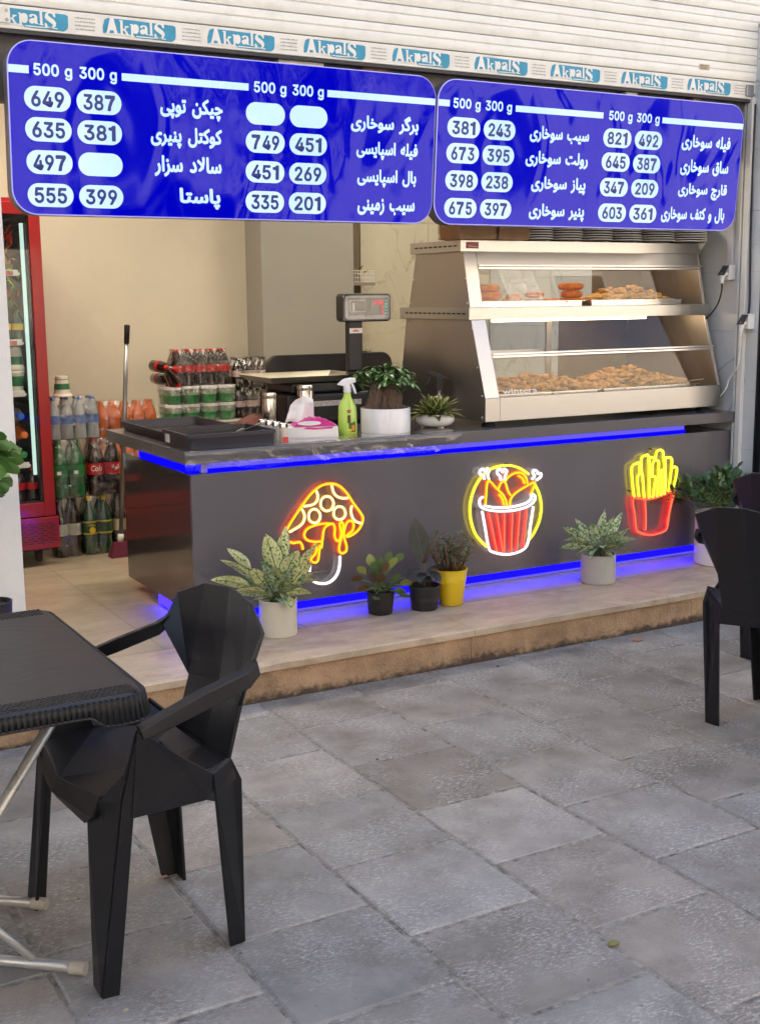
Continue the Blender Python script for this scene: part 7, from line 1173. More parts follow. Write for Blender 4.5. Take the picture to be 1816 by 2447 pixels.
b = MB(); b.box(-.238, -.222, 1.575, 1.59, .615, 1.86); b.build('light_tube', glow('fridge_tube', (.68, .95, .82), .95), fr)
b = MB(); b.box(-.76, -.135, 1.535, 1.6, .238, .4); gp = b.build('grille_panel', m_fred, fr, bevel=.003)
b = MB()
for r_ in range(9):
    for k in range(11): b.box(-.7 + k * .05 + (.018 if r_ % 2 else 0), -.7 + k * .05 + .034 + (.018 if r_ % 2 else 0), 1.5335, 1.5348, .266 + r_ * .0125, .2705 + r_ * .0125)
b.build('slot', m_blk, gp)
b = MB(); b.box(-.74, -.17, 1.62, 2.15, .215, .239); b.build('base_frame', m_blk, fr)
for x in (-.7, -.215):
    b = MB(); b.lathe([(.012, -.012), (.032, -.012), (.034, 0), (.032, .012), (.012, .012)], (x, 1.67, ZS + .0345), 16, axis=Matrix.Rotation(PI / 2, 3, 'Y')); b.box(x - .018, x + .018, 1.655, 1.685, ZS + .04, .2148); b.build('castor', mat('castor_brown', (.06, .04, .03), .6), fr)
ms = mat('white_shelf', (.6, .62, .6), .4)
for z in (.655, 1.015, 1.27, 1.61):
    b = MB(); b.box(-.72, -.245, 1.6, 2.12, z, z + .012); b.box(-.72, -.255, 1.592, 1.5995, z - .004, z + .026); sf = b.build('shelf', ms, fr, bevel=.002)
    if z in (1.27, 1.61):
        b = MB(); b.box(-.72, -.28, 1.5905, 1.5918, z, z + .02); b.build('price_strip', mat('shelf_strip_red', (.45, .12, .12), .5, var=.5, scale=40), sf)
def bottle_geo(b, x, y, z, h, r, seg=18, part=None):
    P = {'body': [(r * .75, .0005), (r, .02 * h), (r, .20 * h), (r * .93, .27 * h), (r * .96, .33 * h), (r, .36 * h), (r, .58 * h), (r * .97, .64 * h), (r * .8, .74 * h), (r * .5, .85 * h), (r * .36, .9 * h), (r * .34, .93 * h)],
         'cap': [(r * .39, .925 * h), (r * .4, .93 * h), (r * .4, .995 * h), (r * .33, h)], 'label': [(r * 1.012, .37 * h), (r * 1.012, .57 * h)]}[part]
    b.lathe(P, (x, y, z), seg, cap=part != 'label')
def bottle(par, x, y, z, h, r, mb_, mc, ml=None, seg=18, lname='bottle'):
    b = MB(); bottle_geo(b, x, y, z, h, r, seg, 'body'); o = b.build(lname, mb_, par, smooth=True, sharp=60)
    b = MB(); bottle_geo(b, x, y, z, h, r, seg, 'cap'); b.build('cap', mc, o, smooth=True, sharp=50)
    if ml:
        b = MB(); bottle_geo(b, x, y, z, h, r, seg, 'label'); b.build('label', ml, o, smooth=True)
    return o
def pet(name, col, r=.1): return mat(name, col, r, var=.08, coat=.8, coatr=.05)
m_cola = pet('cola_dark', (.018, .008, .006)); m_grn = pet('green_soda', (.015, .13, .04)); m_dgrn = pet('dark_green_soda', (.006, .06, .028)); m_org = pet('orange_soda', (.58, .11, .0)); m_wat = pet('water_clear', (.30, .33, .35))
mc_red = mat('cap_red', (.5, .02, .02), .35); mc_blu = mat('cap_blue', (.02, .12, .45), .35); mc_org = mat('cap_orange', (.7, .16, .02), .35); mc_grn = mat('cap_green', (.03, .22, .06), .35); mc_blk = mat('cap_dark', (.03, .03, .03), .4); mc_yel = mat('cap_yellow', (.6, .45, .03), .4)
ml_red = mat('label_cola_red', (.5, .012, .012), .4, var=.1); ml_blu = mat('label_water_blue', (.08, .16, .42), .4, var=.25, scale=40); ml_grn = mat('label_green', (.02, .2, .05), .4, var=.2); ml_pal = mat('label_pale', (.5, .52, .45), .4, var=.35, scale=25); ml_bei = mat('label_beige', (.5, .42, .27), .5, var=.25, scale=30); ml_dk = mat('label_dark_green', (.01, .07, .03), .4); ml_pink = mat('label_pink_check', (.55, .42, .4), .5, var=.4, scale=70)
m_wrap = film('shrink_wrap', (.97, .97, .97), .05, .08, .8, 22, k=1.1)
def pack(lab, x0, y0, z, nx, ny, h, r, mb_, mc, ml, wrap=True, name='drinks_pack', cat='drinks pack', group=None):
    cx, cy_ = x0 + nx * r, y0 + ny * r
    t = thing(name, (cx, cy_, z), lab, cat, group)
    for i in range(nx):
        for j in range(ny): bottle(t, x0 + r * (2 * i + 1), y0 + r * (2 * j + 1), z, h, r * .985, mb_, mc, ml)
    if wrap:
        b = MB()
        for (q, zz) in ((r * .9, .002), (r * 1.02, .05 * h), (r * 1.03, .6 * h), (r * .75, .85 * h), (r * .5, 1.005 * h)):
            for i in (0, nx - 1):
                for j in (0, ny - 1):
                    for a in range(8): b.bm.verts.new((x0 + r * (2 * i + 1) + q * math.cos(a * PI / 4), y0 + r * (2 * j + 1) + q * math.sin(a * PI / 4), z + zz))
        bmesh.ops.convex_hull(b.bm, input=b.bm.verts)
        bmesh.ops.subdivide_edges(b.bm, edges=b.bm.edges[:], cuts=3, use_grid_fill=True)
        for v in b.bm.verts: v.co += Vector((noise.noise(v.co * 22), noise.noise(v.co * 22 + Vector((9, 0, 0))), 0)) * .004
        b.build('wrap', m_wrap, t, smooth=True)
    return t
ZF = ZS + .0005
G1 = 'shrink wrapped packs of drinks beside the fridge'
p1 = pack('lowest left pack of dark bottles with pale green labels by the fridge', -.115, 1.685, ZF, 2, 2, .312, .036, m_cola, mc_blk, ml_pal, group=G1)
b = MB(); b.box(-.115, .03, 1.683, 1.6845, ZF, ZF + .02); b.bm.free()
p2 = pack('lowest middle pack of dark green bottles with yellow trimmed labels', .035, 1.675, ZF, 2, 2, .312, .04, m_dgrn, mc_yel, ml_dk, group=G1)
for bt in [o for o in p2.children if o.name.startswith('bottle')][::2]:
    l_ = [c for c in bt.children if c.name.startswith('label')][0]; c0 = org(bt); v0 = bt.data.vertices[0].co
    x = [o for o in [0]][0]
for i in range(2):
    xx = .035 + .04 * (2 * i + 1); yy = 1.675 + .04
    for zz in (.37, .57):
        b = MB(); b.lathe([(.0405, (zz - .012) * .312), (.0405, (zz + .012) * .312)], (xx, yy, ZF), 24, cap=False); b.build('label_trim', mat('yellow_trim', (.62, .48, .04), .4), p2, smooth=True)
b = MB(); cxx, czz = .08, ZF + .135
b.poly([(cxx + .017 * math.cos(a) - .004, 1.6738 - .0006, czz + .017 * math.sin(a)) for a in [k * PI / 8 for k in range(16)]]); b.build('lemon_print', mat('lemon_yellow', (.68, .5, .02), .4), p2)
text_mesh('label_lettering', 'Lemon', MATS['yellow_trim'], p2, lambda u, v: Vector((.074 + u, 1.6730, ZF + .163 + v)), .034, .012, bold=.02)
p3 = pack('lowest right pack of dark bottles with beige labels against the counter', .2, 1.69, ZF, 1, 2, .312, .038, m_cola, mc_blk, ml_bei, group=G1)
ZT2 = ZF + .3145
p4 = pack('middle tier pack of bright green bottles with white stickers by the fridge', -.115, 1.675, ZT2, 2, 2, .305, .0445, m_grn, mc_grn, ml_grn, group=G1)
for i in range(2):
    b = MB(); xx = -.115 + .0445 * (2 * i + 1) - .014; b.box(xx - .011, xx + .011, 1.6712, 1.6722, ZT2 + .128, ZT2 + .146); b.build('sticker', m_wp, p4)
p5 = pack('middle tier pack of cola bottles with red labels against the counter', .078, 1.68, ZT2, 2, 2, .305, .0455, m_cola, mc_red, ml_red, group=G1)
def wraptext(par, s, cx, cy_, r, z, w_, h_, m, ang0, shear=.25):
    text_mesh('label_lettering', s, m, par, lambda u, v: Vector((cx + r * math.sin(ang0 + u / r), cy_ - r * math.cos(ang0 + u / r), z + v)), w_, h_, bold=.015, shear=shear)
wraptext(p5, 'Cola', .1235, 1.7255, .0464, ZT2 + .148, .062, .03, m_wp, -.15)
wraptext(p5, shape_fa('کولا'), .2145, 1.7255, .0464, ZT2 + .148, .05, .032, m_wp, .1, 0)
p6 = pack('top tier pack of clear water bottles with blue caps by the fridge', -.118, 1.69, ZT2 + .3075, 4, 2, .222, .034, m_wat, mc_blu, ml_blu, group=G1)
for k in range(4):
    pack(['lowest', 'second lowest', 'second highest', 'highest'][k] + ' pack of orange soda bottles in the stack left of the counter', .16 if k > 1 else .3, 1.76, ZF + .2 * k + .001 * k, 5, 2, .199, .0335, m_org, mc_org, None, group='packs of orange soda')
# paper cup upside down on the water
t = thing('paper_cup', (-.03, 1.73, ZT2 + .53), 'white and green paper cup upside down on the water bottles', 'paper cup')
zc = ZT2 + .5305
b = MB(); b.lathe([(.05, 0), (.052, .004), (.045, .014), (.042, .016), (.031, .105), (.027, .107)], (-.03, 1.735, zc), 24); b.build('cup', mat('cup_white', (.68, .64, .55), .5), t, smooth=True, sharp=40)
b = MB(); b.lathe([(.0405, .038), (.0368, .068)], (-.03, 1.735, zc), 24, cap=False); b.build('green_band', mat('cup_green', (.03, .16, .06), .5, var=.35, scale=50), t, smooth=True)
b = MB(); b.lathe([(.0343, .088), (.0341, .091)], (-.03, 1.735, zc), 24, cap=False); b.build('green_line', MATS['cup_green'], t, smooth=True)
# broom
t = thing('broom', (.245, 1.64, ZS), 'broom with a grey metal handle leaning between drinks and counter', 'broom')
b = MB(); b.tube([(.205, 1.6, .25), (.2505, 1.5, 1.27)], .0115, 12); b.build('handle', mat('grey_tube', (.2, .2, .2), .3, metal=.8), t, smooth=True)
b = MB(); b.tube([(.2505, 1.5, 1.265), (.2545, 1.492, 1.355), (.2547, 1.4915, 1.36)], [.014, .015, .011], 12); b.build('grip', m_blk, t, smooth=True)
b = MB(); b.hexa([(.13, 1.53, ZS + .001), (.35, 1.53, ZS + .001), (.35, 1.6, ZS + .001), (.13, 1.6, ZS + .001)], [(.16, 1.575, ZS + .075), (.3, 1.575, ZS + .075), (.3, 1.605, ZS + .075), (.16, 1.605, ZS + .075)]); b.build('brush_head', mat('maroon_bristle', (.12, .01, .03), .8, bump=1., bscale=120), t)
b = MB(); b.tube([(.2, 1.595, ZS + .07), (.205, 1.6, .26)], .016, 10); b.build('socket', m_wp, t, smooth=True)
# low cabinet carrying the packs at the back
b = MB(); b.box(.5, 1.25, 1.7, 2.24, ZS, .815)
tag(b.build('drinks_cabinet', mat('pale_cabinet', (.5, .48, .44), .5), bevel=.004), 'pale low cabinet under the packs behind the counter', 'cabinet')
G2 = 'packs piled on the low cabinet'
for k in range(2):
    z = .816 + k * .0975
    t = thing('cup_pack', (.75, 1.83, z), ['lower', 'upper'][k] + ' wrapped pack of green jelly cups with white lids under the cola', 'pack of cups', G2)
    for i in range(4):
        for j in range(2):
            x, y = .575 + .105 * i + .02, 1.79 + .1 * j
            b = MB(); b.lathe([(.038, .0005), (.046, .088)], (x, y, z), 18); o = b.build('cup', mat('jelly_cup_green', (.02, .24, .05), .25, var=.15, coat=.5), t, smooth=True, sharp=50)
            b = MB(); b.lathe([(.05, .0805), (.051, .083), (.051, .094), (.047, .0965)], (x, y, z), 18); b.build('lid', m_wp, o, smooth=True, sharp=50)
            b = MB(); b.lathe([(.0447, .05), (.0462, .078)], (x, y, z), 18, cap=False); b.build('label', mat('cup_label', (.22, .3, .2), .4, var=.6, scale=45), o, smooth=True)
    b = MB()
    for (zz, q) in ((.0, .05), (.05, .052), (.097, .054)):
        for xx in (.595, .91):
            for yy in (1.79, 1.89):
                for a in range(8): b.bm.verts.new((xx + q * math.cos(a * PI / 4), yy + q * math.sin(a * PI / 4), z + zz))
    bmesh.ops.convex_hull(b.bm, input=b.bm.verts); b.build('wrap', m_wrap, t, smooth=True)
z = .816 + .1955
p = pack('wrapped pack of small cola bottles with red caps on the green cups', .6, 1.78, z, 5, 2, .2, .034, m_cola, mc_red, ml_red, group=G2)
for q, (x, y, zz, dx) in enumerate(((.575, 1.77, z + .06, -.35), (.555, 1.8, z + .035, -.8), (.62, 1.74, z + .03, .25))):
    pass
t = thing('drinks_pack', (.55, 1.8, z), 'fallen wrapped cola bottles with red caps left of the upright cola pack', 'drinks pack', G2)
for k, (a, bb) in enumerate((((.585, 1.76, z + .035), (.53, 1.72, z + .13)), ((.6, 1.84, z + .035), (.555, 1.78, z + .15)), ((.575, 1.9, z + .035), (.6, 1.74, z + .032)), ((.56, 1.83, z + .105), (.62, 1.7, z + .09)))):
    a = Vector(a); bb = Vector(bb); d = (bb - a).normalized(); q = Vector((0, 0, 1)).rotation_difference(d).to_matrix(); h, r = .19, .032
    b = MB(); b.lathe([(r * .75, -.09), (r, -.08), (r, .0), (r * .8, .05), (r * .36, .082)], a, 14, axis=q); o = b.build('bottle', m_cola, t, smooth=True, sharp=60)
    b = MB(); b.lathe([(r * .42, .082), (r * .42, .1), (r * .34, .102)], a, 14, axis=q); b.build('cap', mc_red, o, smooth=True, sharp=50)
    b = MB(); b.lathe([(r * 1.02, -.04), (r * 1.02, -.02)], a, 14, axis=q, cap=False); b.build('label', ml_red, o, smooth=True)
for k in range(2):
    pack(['lower', 'upper'][k] + ' wrapped pack of dark bottles with checked pale labels behind the canister', .96, 1.78, .816 + .171 * k, 3, 2, .17, .038, m_cola, mc_blk, ml_pink, group=G2)
# in the fridge
FG = 'goods on the fridge shelves'
for k in range(2):
    t = thing('cola_bottle', (-.3 + .07 * k, 1.64, .4705), ['left', 'right'][k] + ' cola bottle with a red label on the fridge floor', 'bottle', FG)
    bottle(t, -.302 + .068 * k, 1.64, .4712, .178, .033, m_cola, mc_red, ml_red)
for k, (x, z, m, mm, lab) in enumerate(((-.275, .91, mc_blu, m_wat, 'bottle lying on the fridge shelf with its blue cap forward'), (-.262, .815, mc_org, m_org, 'bottle lying on the fridge shelf with its orange cap forward'), (-.272, .715, mc_grn, m_dgrn, 'bottle lying on the fridge shelf with its green cap forward'))):
    t = thing('soda_bottle', (x, 1.7, z), lab, 'bottle', FG); q = Matrix.Rotation(PI / 2, 3, 'X'); r = .042
    b = MB(); b.lathe([(r * .4, .02), (r * .6, -.01), (r, -.06), (r, -.3), (r * .7, -.31)], (x, 1.66, z), 16, axis=q); b.build('body', mm, t, smooth=True, sharp=60)
    b = MB(); b.lathe([(r * .42, .02), (r * .42, .038), (r * .36, .04)], (x, 1.66, z), 16, axis=q); b.build('cap', m, t, smooth=True, sharp=50)
for k in range(2):
    z = 1.0275 + .118 * k
    t = thing('paper_cup', (-.283, 1.65, z), ['lower white and green lidded cup in the fridge', 'upper white and green cup stacked in the fridge'][k], 'paper cup', FG)
    pf = [(.034, 0), (.043, .1), (.047, .101), (.047, .112), (.04, .117)] if k == 0 else [(.047, 0), (.047, .012), (.043, .014), (.034, .11), (.03, .112)]
    b = MB(); b.lathe(pf, (-.283, 1.655, z), 20); b.build('cup', MATS['cup_white'], t, smooth=True, sharp=40)
    b = MB(); b.lathe([(.0385, .035), (.0432, .085)] if k == 0 else [(.0425, .025), (.039, .065)], (-.283, 1.655, z), 20, cap=False); b.build('green_band', MATS['cup_green'], t, smooth=True)
for k in range(2):
    t = thing('soda_bottle', (-.325 + .064 * k, 1.64, 1.2825), ['left', 'right'][k] + ' green bottle with a yellow label and pepper flakes in the fridge', 'bottle', FG)
    o = bottle(t, -.325 + .064 * k, 1.64, 1.2825, .16, .03, m_dgrn, mc_grn, mat('label_lemon_yellow', (.6, .42, .03), .4, var=.3, scale=30))
def tuft(x, y, z, n, h, cols, lab, name, cat, sp=.05):
    t = thing(name, (x, y, z), lab, cat, FG); rnd = random.Random(int(x * 999 + z * 99))
    b = MB(); b.tube([(x, y, z), (x, y, z + .04)], [sp * .7, sp * .9], 10); b.build('bag', mat('clear_bag_green', (.14, .2, .06), .4, var=.4, scale=30), t)
    for ci, (c, k0, k1) in enumerate(cols):
        b = MB()
        for k in range(n):
            p = Vector((x + rnd.gauss(0, sp * .55), y + rnd.gauss(0, .02), z + h * rnd.uniform(k0, k1))); b.leaf(p, (rnd.gauss(0, .35), rnd.gauss(0, .3), 1 if ci == 0 else rnd.uniform(-1, .5)), h * .38, .018, .2, n=3)
        b.build('chilli' if ci < 2 else 'leaf', mat('tuft_%s_%d' % (name, ci), c, .4, var=.3), t)
tuft(-.31, 1.65, 1.6225, 16, .24, (((.6, .05, .025), .4, .7), ((.5, .22, .03), .2, .45), ((.22, .3, .05), -.25, .2)), 'bunch of red chillies with green stalks hanging over the top fridge shelf', 'chilli_bunch', 'chillies')
tuft(-.295, 1.72, 1.45, 18, .1, (((.6, .16, .03), .1, .6), ((.55, .38, .05), .0, .5)), 'row of orange chillies in a bag above the green bottles in the fridge', 'chilli_bag', 'chillies')
# niche between column and marble
sh_ = thing('niche_shelf', (1.94, 2.15, 1.4), 'narrow shelf niche with a white wire basket right of the grey column', 'shelf')
b = MB(); b.box(1.861, 2.019, 2.235, 2.2485, ZS, 2.8); b.build('niche_back', mat('niche_dark', (.17, .13, .09), .7, var=.2), sh_)
for z in (1.1, 1.555):
    b = MB(); b.box(1.861, 2.0185, 2.04, 2.2345, z, z + .018); b.build('shelf_board', mat('grey_board', (.25, .22, .17), .6), sh_)
b = MB()
for k in range(9): b.box(1.865 + .018 * k, 1.868 + .018 * k, 2.045, 2.048, 1.575, 1.645)
for z in (1.575, 1.6, 1.625, 1.643): b.box(1.863, 2.017, 2.0435, 2.0448, z, z + .003)
tag(b.build('wire_basket', m_wp), 'white wire basket on the niche shelf beside the marble wall', 'basket')
b = MB(); rnd = random.Random(5)
for k in range(10): b.leaf((1.9 + rnd.uniform(0, .1), 2.12, 1.63), (rnd.uniform(-.3, 1), -.2, rnd.uniform(.0, .5)), .08, .02, .4, n=4)
tag(b.build('greens_bunch', mat('yellow_green_leaf', (.45, .42, .05), .5, var=.3)), 'yellow green leaves sticking out of the wire basket', 'greens')
b = MB(); b.lathe([(.05, .0005), (.062, .03), (.062, .04), (.05, .045)], (1.95, 2.1, 1.1185), 20); tag(b.build('bowl', m_can, smooth=True, sharp=50), 'small dark metal bowl on the lower niche shelf', 'bowl')

# ================================================================ PLANTS
def leaf_mat(name, base, vein, edge=None, speck=None, sscale=60., rough=.35, amt=.5, mid=.035):
    """leaf colour from its own UVs: midrib, margin and speckles are the leaf's pattern"""
    m = bpy.data.materials.new(name); m.use_nodes = True; N = m.node_tree.nodes; L = m.node_tree.links; b_ = N['Principled BSDF']
    b_.inputs['Roughness'].default_value = rough; b_.inputs['Specular IOR Level'].default_value = .4
    uv = N.new('ShaderNodeUVMap'); uv.uv_map = 'UVMap'; sp = N.new('ShaderNodeSeparateXYZ'); L.new(uv.outputs[0], sp.inputs[0])
    tc = N.new('ShaderNodeTexCoord')
    def math_(op, a, b2=None):
        q = N.new('ShaderNodeMath'); q.operation = op
        for i, x in enumerate((a, b2)):
            if x is None: continue
            if isinstance(x, (int, float)): q.inputs[i].default_value = x
            else: L.new(x, q.inputs[i])
        return q.outputs[0]
    def mixc(a, bcol, f):
        q = N.new('ShaderNodeMix'); q.data_type = 'RGBA'
        if isinstance(a, tuple): q.inputs[6].default_value = (*a, 1)
        else: L.new(a, q.inputs[6])
        q.inputs[7].default_value = (*bcol, 1); L.new(f, q.inputs[0]); return q.outputs[2]
    u = math_('ABSOLUTE', math_('SUBTRACT', sp.outputs['X'], .5))
    nz = N.new('ShaderNodeTexNoise'); nz.inputs['Scale'].default_value = 9; nz.inputs['Detail'].default_value = 4; L.new(tc.outputs['Object'], nz.inputs['Vector'])
    f0 = N.new('ShaderNodeMapRange'); f0.inputs[1].default_value = .35; f0.inputs[2].default_value = .65; L.new(nz.outputs[0], f0.inputs[0])
    col = mixc(tuple(c * .72 for c in base), tuple(min(1, c * 1.3) for c in base), f0.outputs[0])
    if speck:
        s = N.new('ShaderNodeTexNoise'); s.inputs['Scale'].default_value = sscale; s.inputs['Detail'].default_value = 4; s.inputs['Roughness'].default_value = .7; L.new(tc.outputs['Object'], s.inputs['Vector'])
        r_ = N.new('ShaderNodeMapRange'); r_.inputs[1].default_value = amt; r_.inputs[2].default_value = amt + .05; L.new(s.outputs[0], r_.inputs[0]); col = mixc(col, speck, r_.outputs[0])
    if edge:
        e = N.new('ShaderNodeMapRange'); e.inputs[1].default_value = .36 if speck is None else .43; e.inputs[2].default_value = .4 if speck is None else .48; L.new(u, e.inputs[0]); col = mixc(col, edge, e.outputs[0])
    v = N.new('ShaderNodeMapRange'); v.inputs[1].default_value = mid; v.inputs[2].default_value = mid * .4; L.new(u, v.inputs[0]); col = mixc(col, vein, v.outputs[0])
    L.new(col, b_.inputs['Base Color'])
    bp = N.new('ShaderNodeBump'); bp.inputs['Strength'].default_value = .25; bp.inputs['Distance'].default_value = .004; L.new(nz.outputs[0], bp.inputs['Height']); L.new(bp.outputs[0], b_.inputs['Normal'])
    return m
RX = Vector((.868, -.496, 0)); RT = Vector((-.49, -.865, .1))   # sideways and towards the street
m_soil = mat('potting_soil', (.035, .022, .015), .95, var=.5, scale=60, bump=1., bscale=90)
def pot(t, c_, prof, m, zt, rs, seg=32):
    b = MB(); b.lathe(prof, (c_[0], c_[1], ZS), seg); b.build('pot', m, t, smooth=True, sharp=35)
    b = MB(); b.lathe([(rs, zt - .02), (rs * .5, zt - .004), (.003, zt)], (c_[0], c_[1], 0), 20, cap=False); b.build('soil', m_soil, t, smooth=True)
def cyl_pot(r, h, th=.006): return [(r * .97, .0008), (r, .004), (r, h - .002), (r - .002, h), (r - th, h), (r - th, h * .3)]
# A: speckled aglaonema in the cream pot
m_agl = leaf_mat('speckled_pale_leaf', (.56, .57, .28), (.04, .10, .03), (.05, .12, .04), (.05, .12, .03), 95, .4, .535)
m_agl2 = leaf_mat('speckled_green_leaf', (.40, .47, .29), (.07, .15, .05), (.05, .12, .04), (.055, .13, .05), 85, .4, .50)
m_stem = mat('green_stem', (.12, .17, .06), .5)
m_creamp = mat('cream_ceramic', (.52, .48, .38), .3, var=.03, coat=.3)
def specplant(label, c_, r, h, leaves, m, mp, seed):
    t = thing('potted_plant', (c_[0], c_[1], ZS), label, 'potted plant')
    pot(t, c_, cyl_pot(r, h), mp, ZS + h - .012, r - .007)
    b = MB(); s = MB(); rnd = random.Random(seed); z0 = ZS + h
    for (dx, dz, dt, L_, W_, dr, tw) in leaves:
        # leaf blade starts at the end of its stalk; dx sideways, dz up, dt towards the street (all in metres from the pot rim centre)
        tip = Vector((c_[0], c_[1], z0)) + RX * dx + RT * dt + Vector((0, 0, dz)); root = Vector((c_[0] + rnd.uniform(-.3, .3) * r, c_[1] + rnd.uniform(-.3, .3) * r, z0 - .015))
        d = (tip - root); base = tip - d.normalized() * L_ + Vector((0, 0, dr * .3 * L_))
        if (base - root).length < .02: base = root + d.normalized() * .02
        s.tube(smooth_path([root, (root + base) / 2 + Vector((0, 0, .012)), base], 4), [.004] * 8 + [.0022], 6)
        b.leaf(base, (tip - base) + Vector((0, 0, dr * .4 * L_)), L_, W_, dr, .22, 8, up=-RT * .75 + Vector((0, 0, .55)), shape=.8, twist=tw, wav=.02)
    b.build('foliage', m, t, smooth=True); s.build('stalks', m_stem, t, smooth=True)
    return t
specplant('speckled aglaonema with yellow green leaves in a cream pot behind the chair', (.257, -.25), .077, .15, [
    (-.26, .09, .02, .17, .06, .4, .2), (-.22, .16, -.02, .17, .055, .35, -.2), (-.2, .2, -.06, .13, .045, .3, .4), (-.09, .13, .08, .15, .065, .5, .3), (-.19, .04, .05, .16, .06, .6, -.3),
    (-.035, .26, .03, .17, .085, .2, .1), (.02, .25, .0, .17, .07, .25, -.3), (.035, .29, -.04, .15, .05, .1, .2), (.08, .19, .05, .16, .075, .5, -.2), (.16, .22, -.03, .17, .05, .15, .3),
    (.13, .15, .05, .15, .075, .4, .2), (.19, .12, .02, .16, .05, .5, .6), (.13, .04, .05, .13, .065, .8, -.2), (.06, -.02, .12, .12, .06, 1.0, .1), (.0, .14, .09, .14, .06, .5, -.4), (.17, .08, .0, .13, .05, .7, .3), (-.1, .06, -.05, .15, .05, .5, 0), (.05, .1, .1, .14, .06, .6, .5)], m_agl, m_creamp, 3)
ag = [o for o in COL.objects if o.name.startswith('potted_plant')][-1]
b = MB(); rnd = random.Random(77); q0 = Vector((.257, -.25, ZS + .15))
for (dx, dz, dt) in ((-.03, .1, .08), (.05, .1, .07), (-.08, .05, .06), (.09, .05, .07), (.0, .05, .1), (-.06, .0, .09), (.07, .14, .03), (-.05, .15, .02), (.12, .1, .03), (-.12, .09, .0), (.03, .0, .11), (-.12, .02, .02)):
    d = RX * dx + RT * dt + Vector((0, 0, dz)); b.leaf(q0 + d * .25, d + Vector((0, 0, .05)), .13 * rnd.uniform(.85, 1.15), .058, rnd.uniform(.4, .9), .22, 8, up=-RT * .7 + Vector((0, 0, .6)), shape=.8, twist=rnd.uniform(-.4, .4), wav=.02)
b.build('foliage', m_agl2, ag, smooth=True)
specplant('spiky white speckled dieffenbachia in a grey pot, third pot from the right', (1.943, -.211), .082, .138, [
    (-.16, .13, .02, .15, .05, .4, .2), (-.17, .08, .06, .15, .05, .6, -.1), (-.19, .04, .03, .15, .045, .5, .3), (-.12, .02, .1, .13, .05, .8, .2), (-.06, .0, .12, .12, .05, 1, 0), (.0, .05, .12, .11, .055, .9, .1),
    (-.1, .16, -.02, .15, .045, .3, .3), (-.04, .15, .05, .14, .055, .4, -.2), (.03, .2, -.02, .16, .05, .2, .1), (.06, .17, .02, .15, .05, .3, .3), (.11, .19, -.03, .16, .045, .2, -.2), (.07, .11, .08, .13, .055, .6, .1), (.13, .12, .03, .15, .05, .4, .2),
    (.16, .08, .04, .15, .05, .5, -.2), (.13, .03, .08, .14, .05, .8, .1), (.17, .02, .02, .15, .045, .7, .3), (.05, .0, .11, .12, .05, 1, .2), (-.14, .1, -.06, .13, .045, .4, 0), (.1, .06, .1, .12, .05, .7, 0)], m_agl2, mat('grey_ceramic', (.36, .345, .31), .4, var=.04), 5)
m_blackpot = mat('black_nursery_pot', (.02, .018, .018), .45, var=.2)
def taper_pot(r0, r1, h): return [(r0 * .96, .0008), (r0, .004), (r1 * .97, h - .014), (r1, h - .0135), (r1 * 1.015, h - .002), (r1 * .99, h), (r1 * .93, h), (r1 * .9, h * .4)]
# B: peperomia
m_pep = leaf_mat('round_waxy_leaf', (.085, .135, .045), (.11, .17, .06), None, None, rough=.28)
m_pep2 = leaf_mat('round_yellowish_leaf', (.2, .24, .06), (.2, .26, .08), None, None, rough=.28)
m_pep3 = leaf_mat('bronze_leaf', (.12, .07, .035), (.15, .1, .05), None, None, rough=.3)
t = thing('potted_plant', (.775, -.177, ZS), 'round leaved peperomia in the small black pot left of the rubber plant', 'potted plant')
pot(t, (.775, -.177), taper_pot(.052, .062, .1), m_blackpot, ZS + .092, .054)
def clump(t, c_, z0, specs, seed, mats, W_, L_, root=.02):
    rnd = random.Random(seed); bs = [MB() for _ in mats]; s = MB(); c_ = Vector((c_[0], c_[1], z0))
    for (dx, dz, dt, mi) in specs:
        tip = c_ + RX * dx + RT * dt + Vector((0, 0, dz)); r0 = c_ + Vector((rnd.uniform(-root, root), rnd.uniform(-root, root), -.005)); d = tip - r0; l_ = L_ * rnd.uniform(.8, 1.15); base = tip - d.normalized() * l_
        if (base - c_).dot(d) < 0: base = r0
        s.tube(smooth_path([r0, (r0 + base) / 2 + Vector((0, 0, .01)), base], 3), .0028, 6)
        bs[mi].leaf(base, tip - base + Vector((0, 0, rnd.uniform(0, .3) * l_)), l_, W_ * rnd.uniform(.8, 1.15), rnd.uniform(.1, .6), .12, 6, up=-RT * rnd.uniform(.3, 1) + Vector((0, 0, .6)), shape=rnd.uniform(.9, 1.2), twist=rnd.uniform(-.5, .5))
    for b, m in zip(bs, mats): b.build('foliage', m, t, smooth=True)
    s.build('stalks', m_stem, t, smooth=True)
clump(t, (.775, -.177), ZS + .1, [(-.12, .07, .03, 2), (-.095, .11, .0, 1), (-.09, .03, .05, 2), (-.11, .01, .03, 2), (-.03, .13, .02, 0), (-.045, .16, -.02, 1), (.0, .15, .0, 0), (.03, .13, .04, 2), (.045, .17, -.02, 0), (.07, .15, .02, 1), (.1, .16, -.03, 0), (.085, .08, .04, 0), (.11, .07, .0, 0), (.06, .04, .09, 0), (.07, .0, .07, 0), (.11, .0, .03, 0), (.13, -.02, .05, 0), (.0, .09, .07, 2), (-.05, .08, .06, 2), (-.02, -.035, .1, 0), (.02, .03, .08, 0), (-.06, .0, .06, 0), (.14, .04, .0, 1), (-.02, .1, .03, 0)], 2, (m_pep, m_pep2, m_pep3), .042, .06)
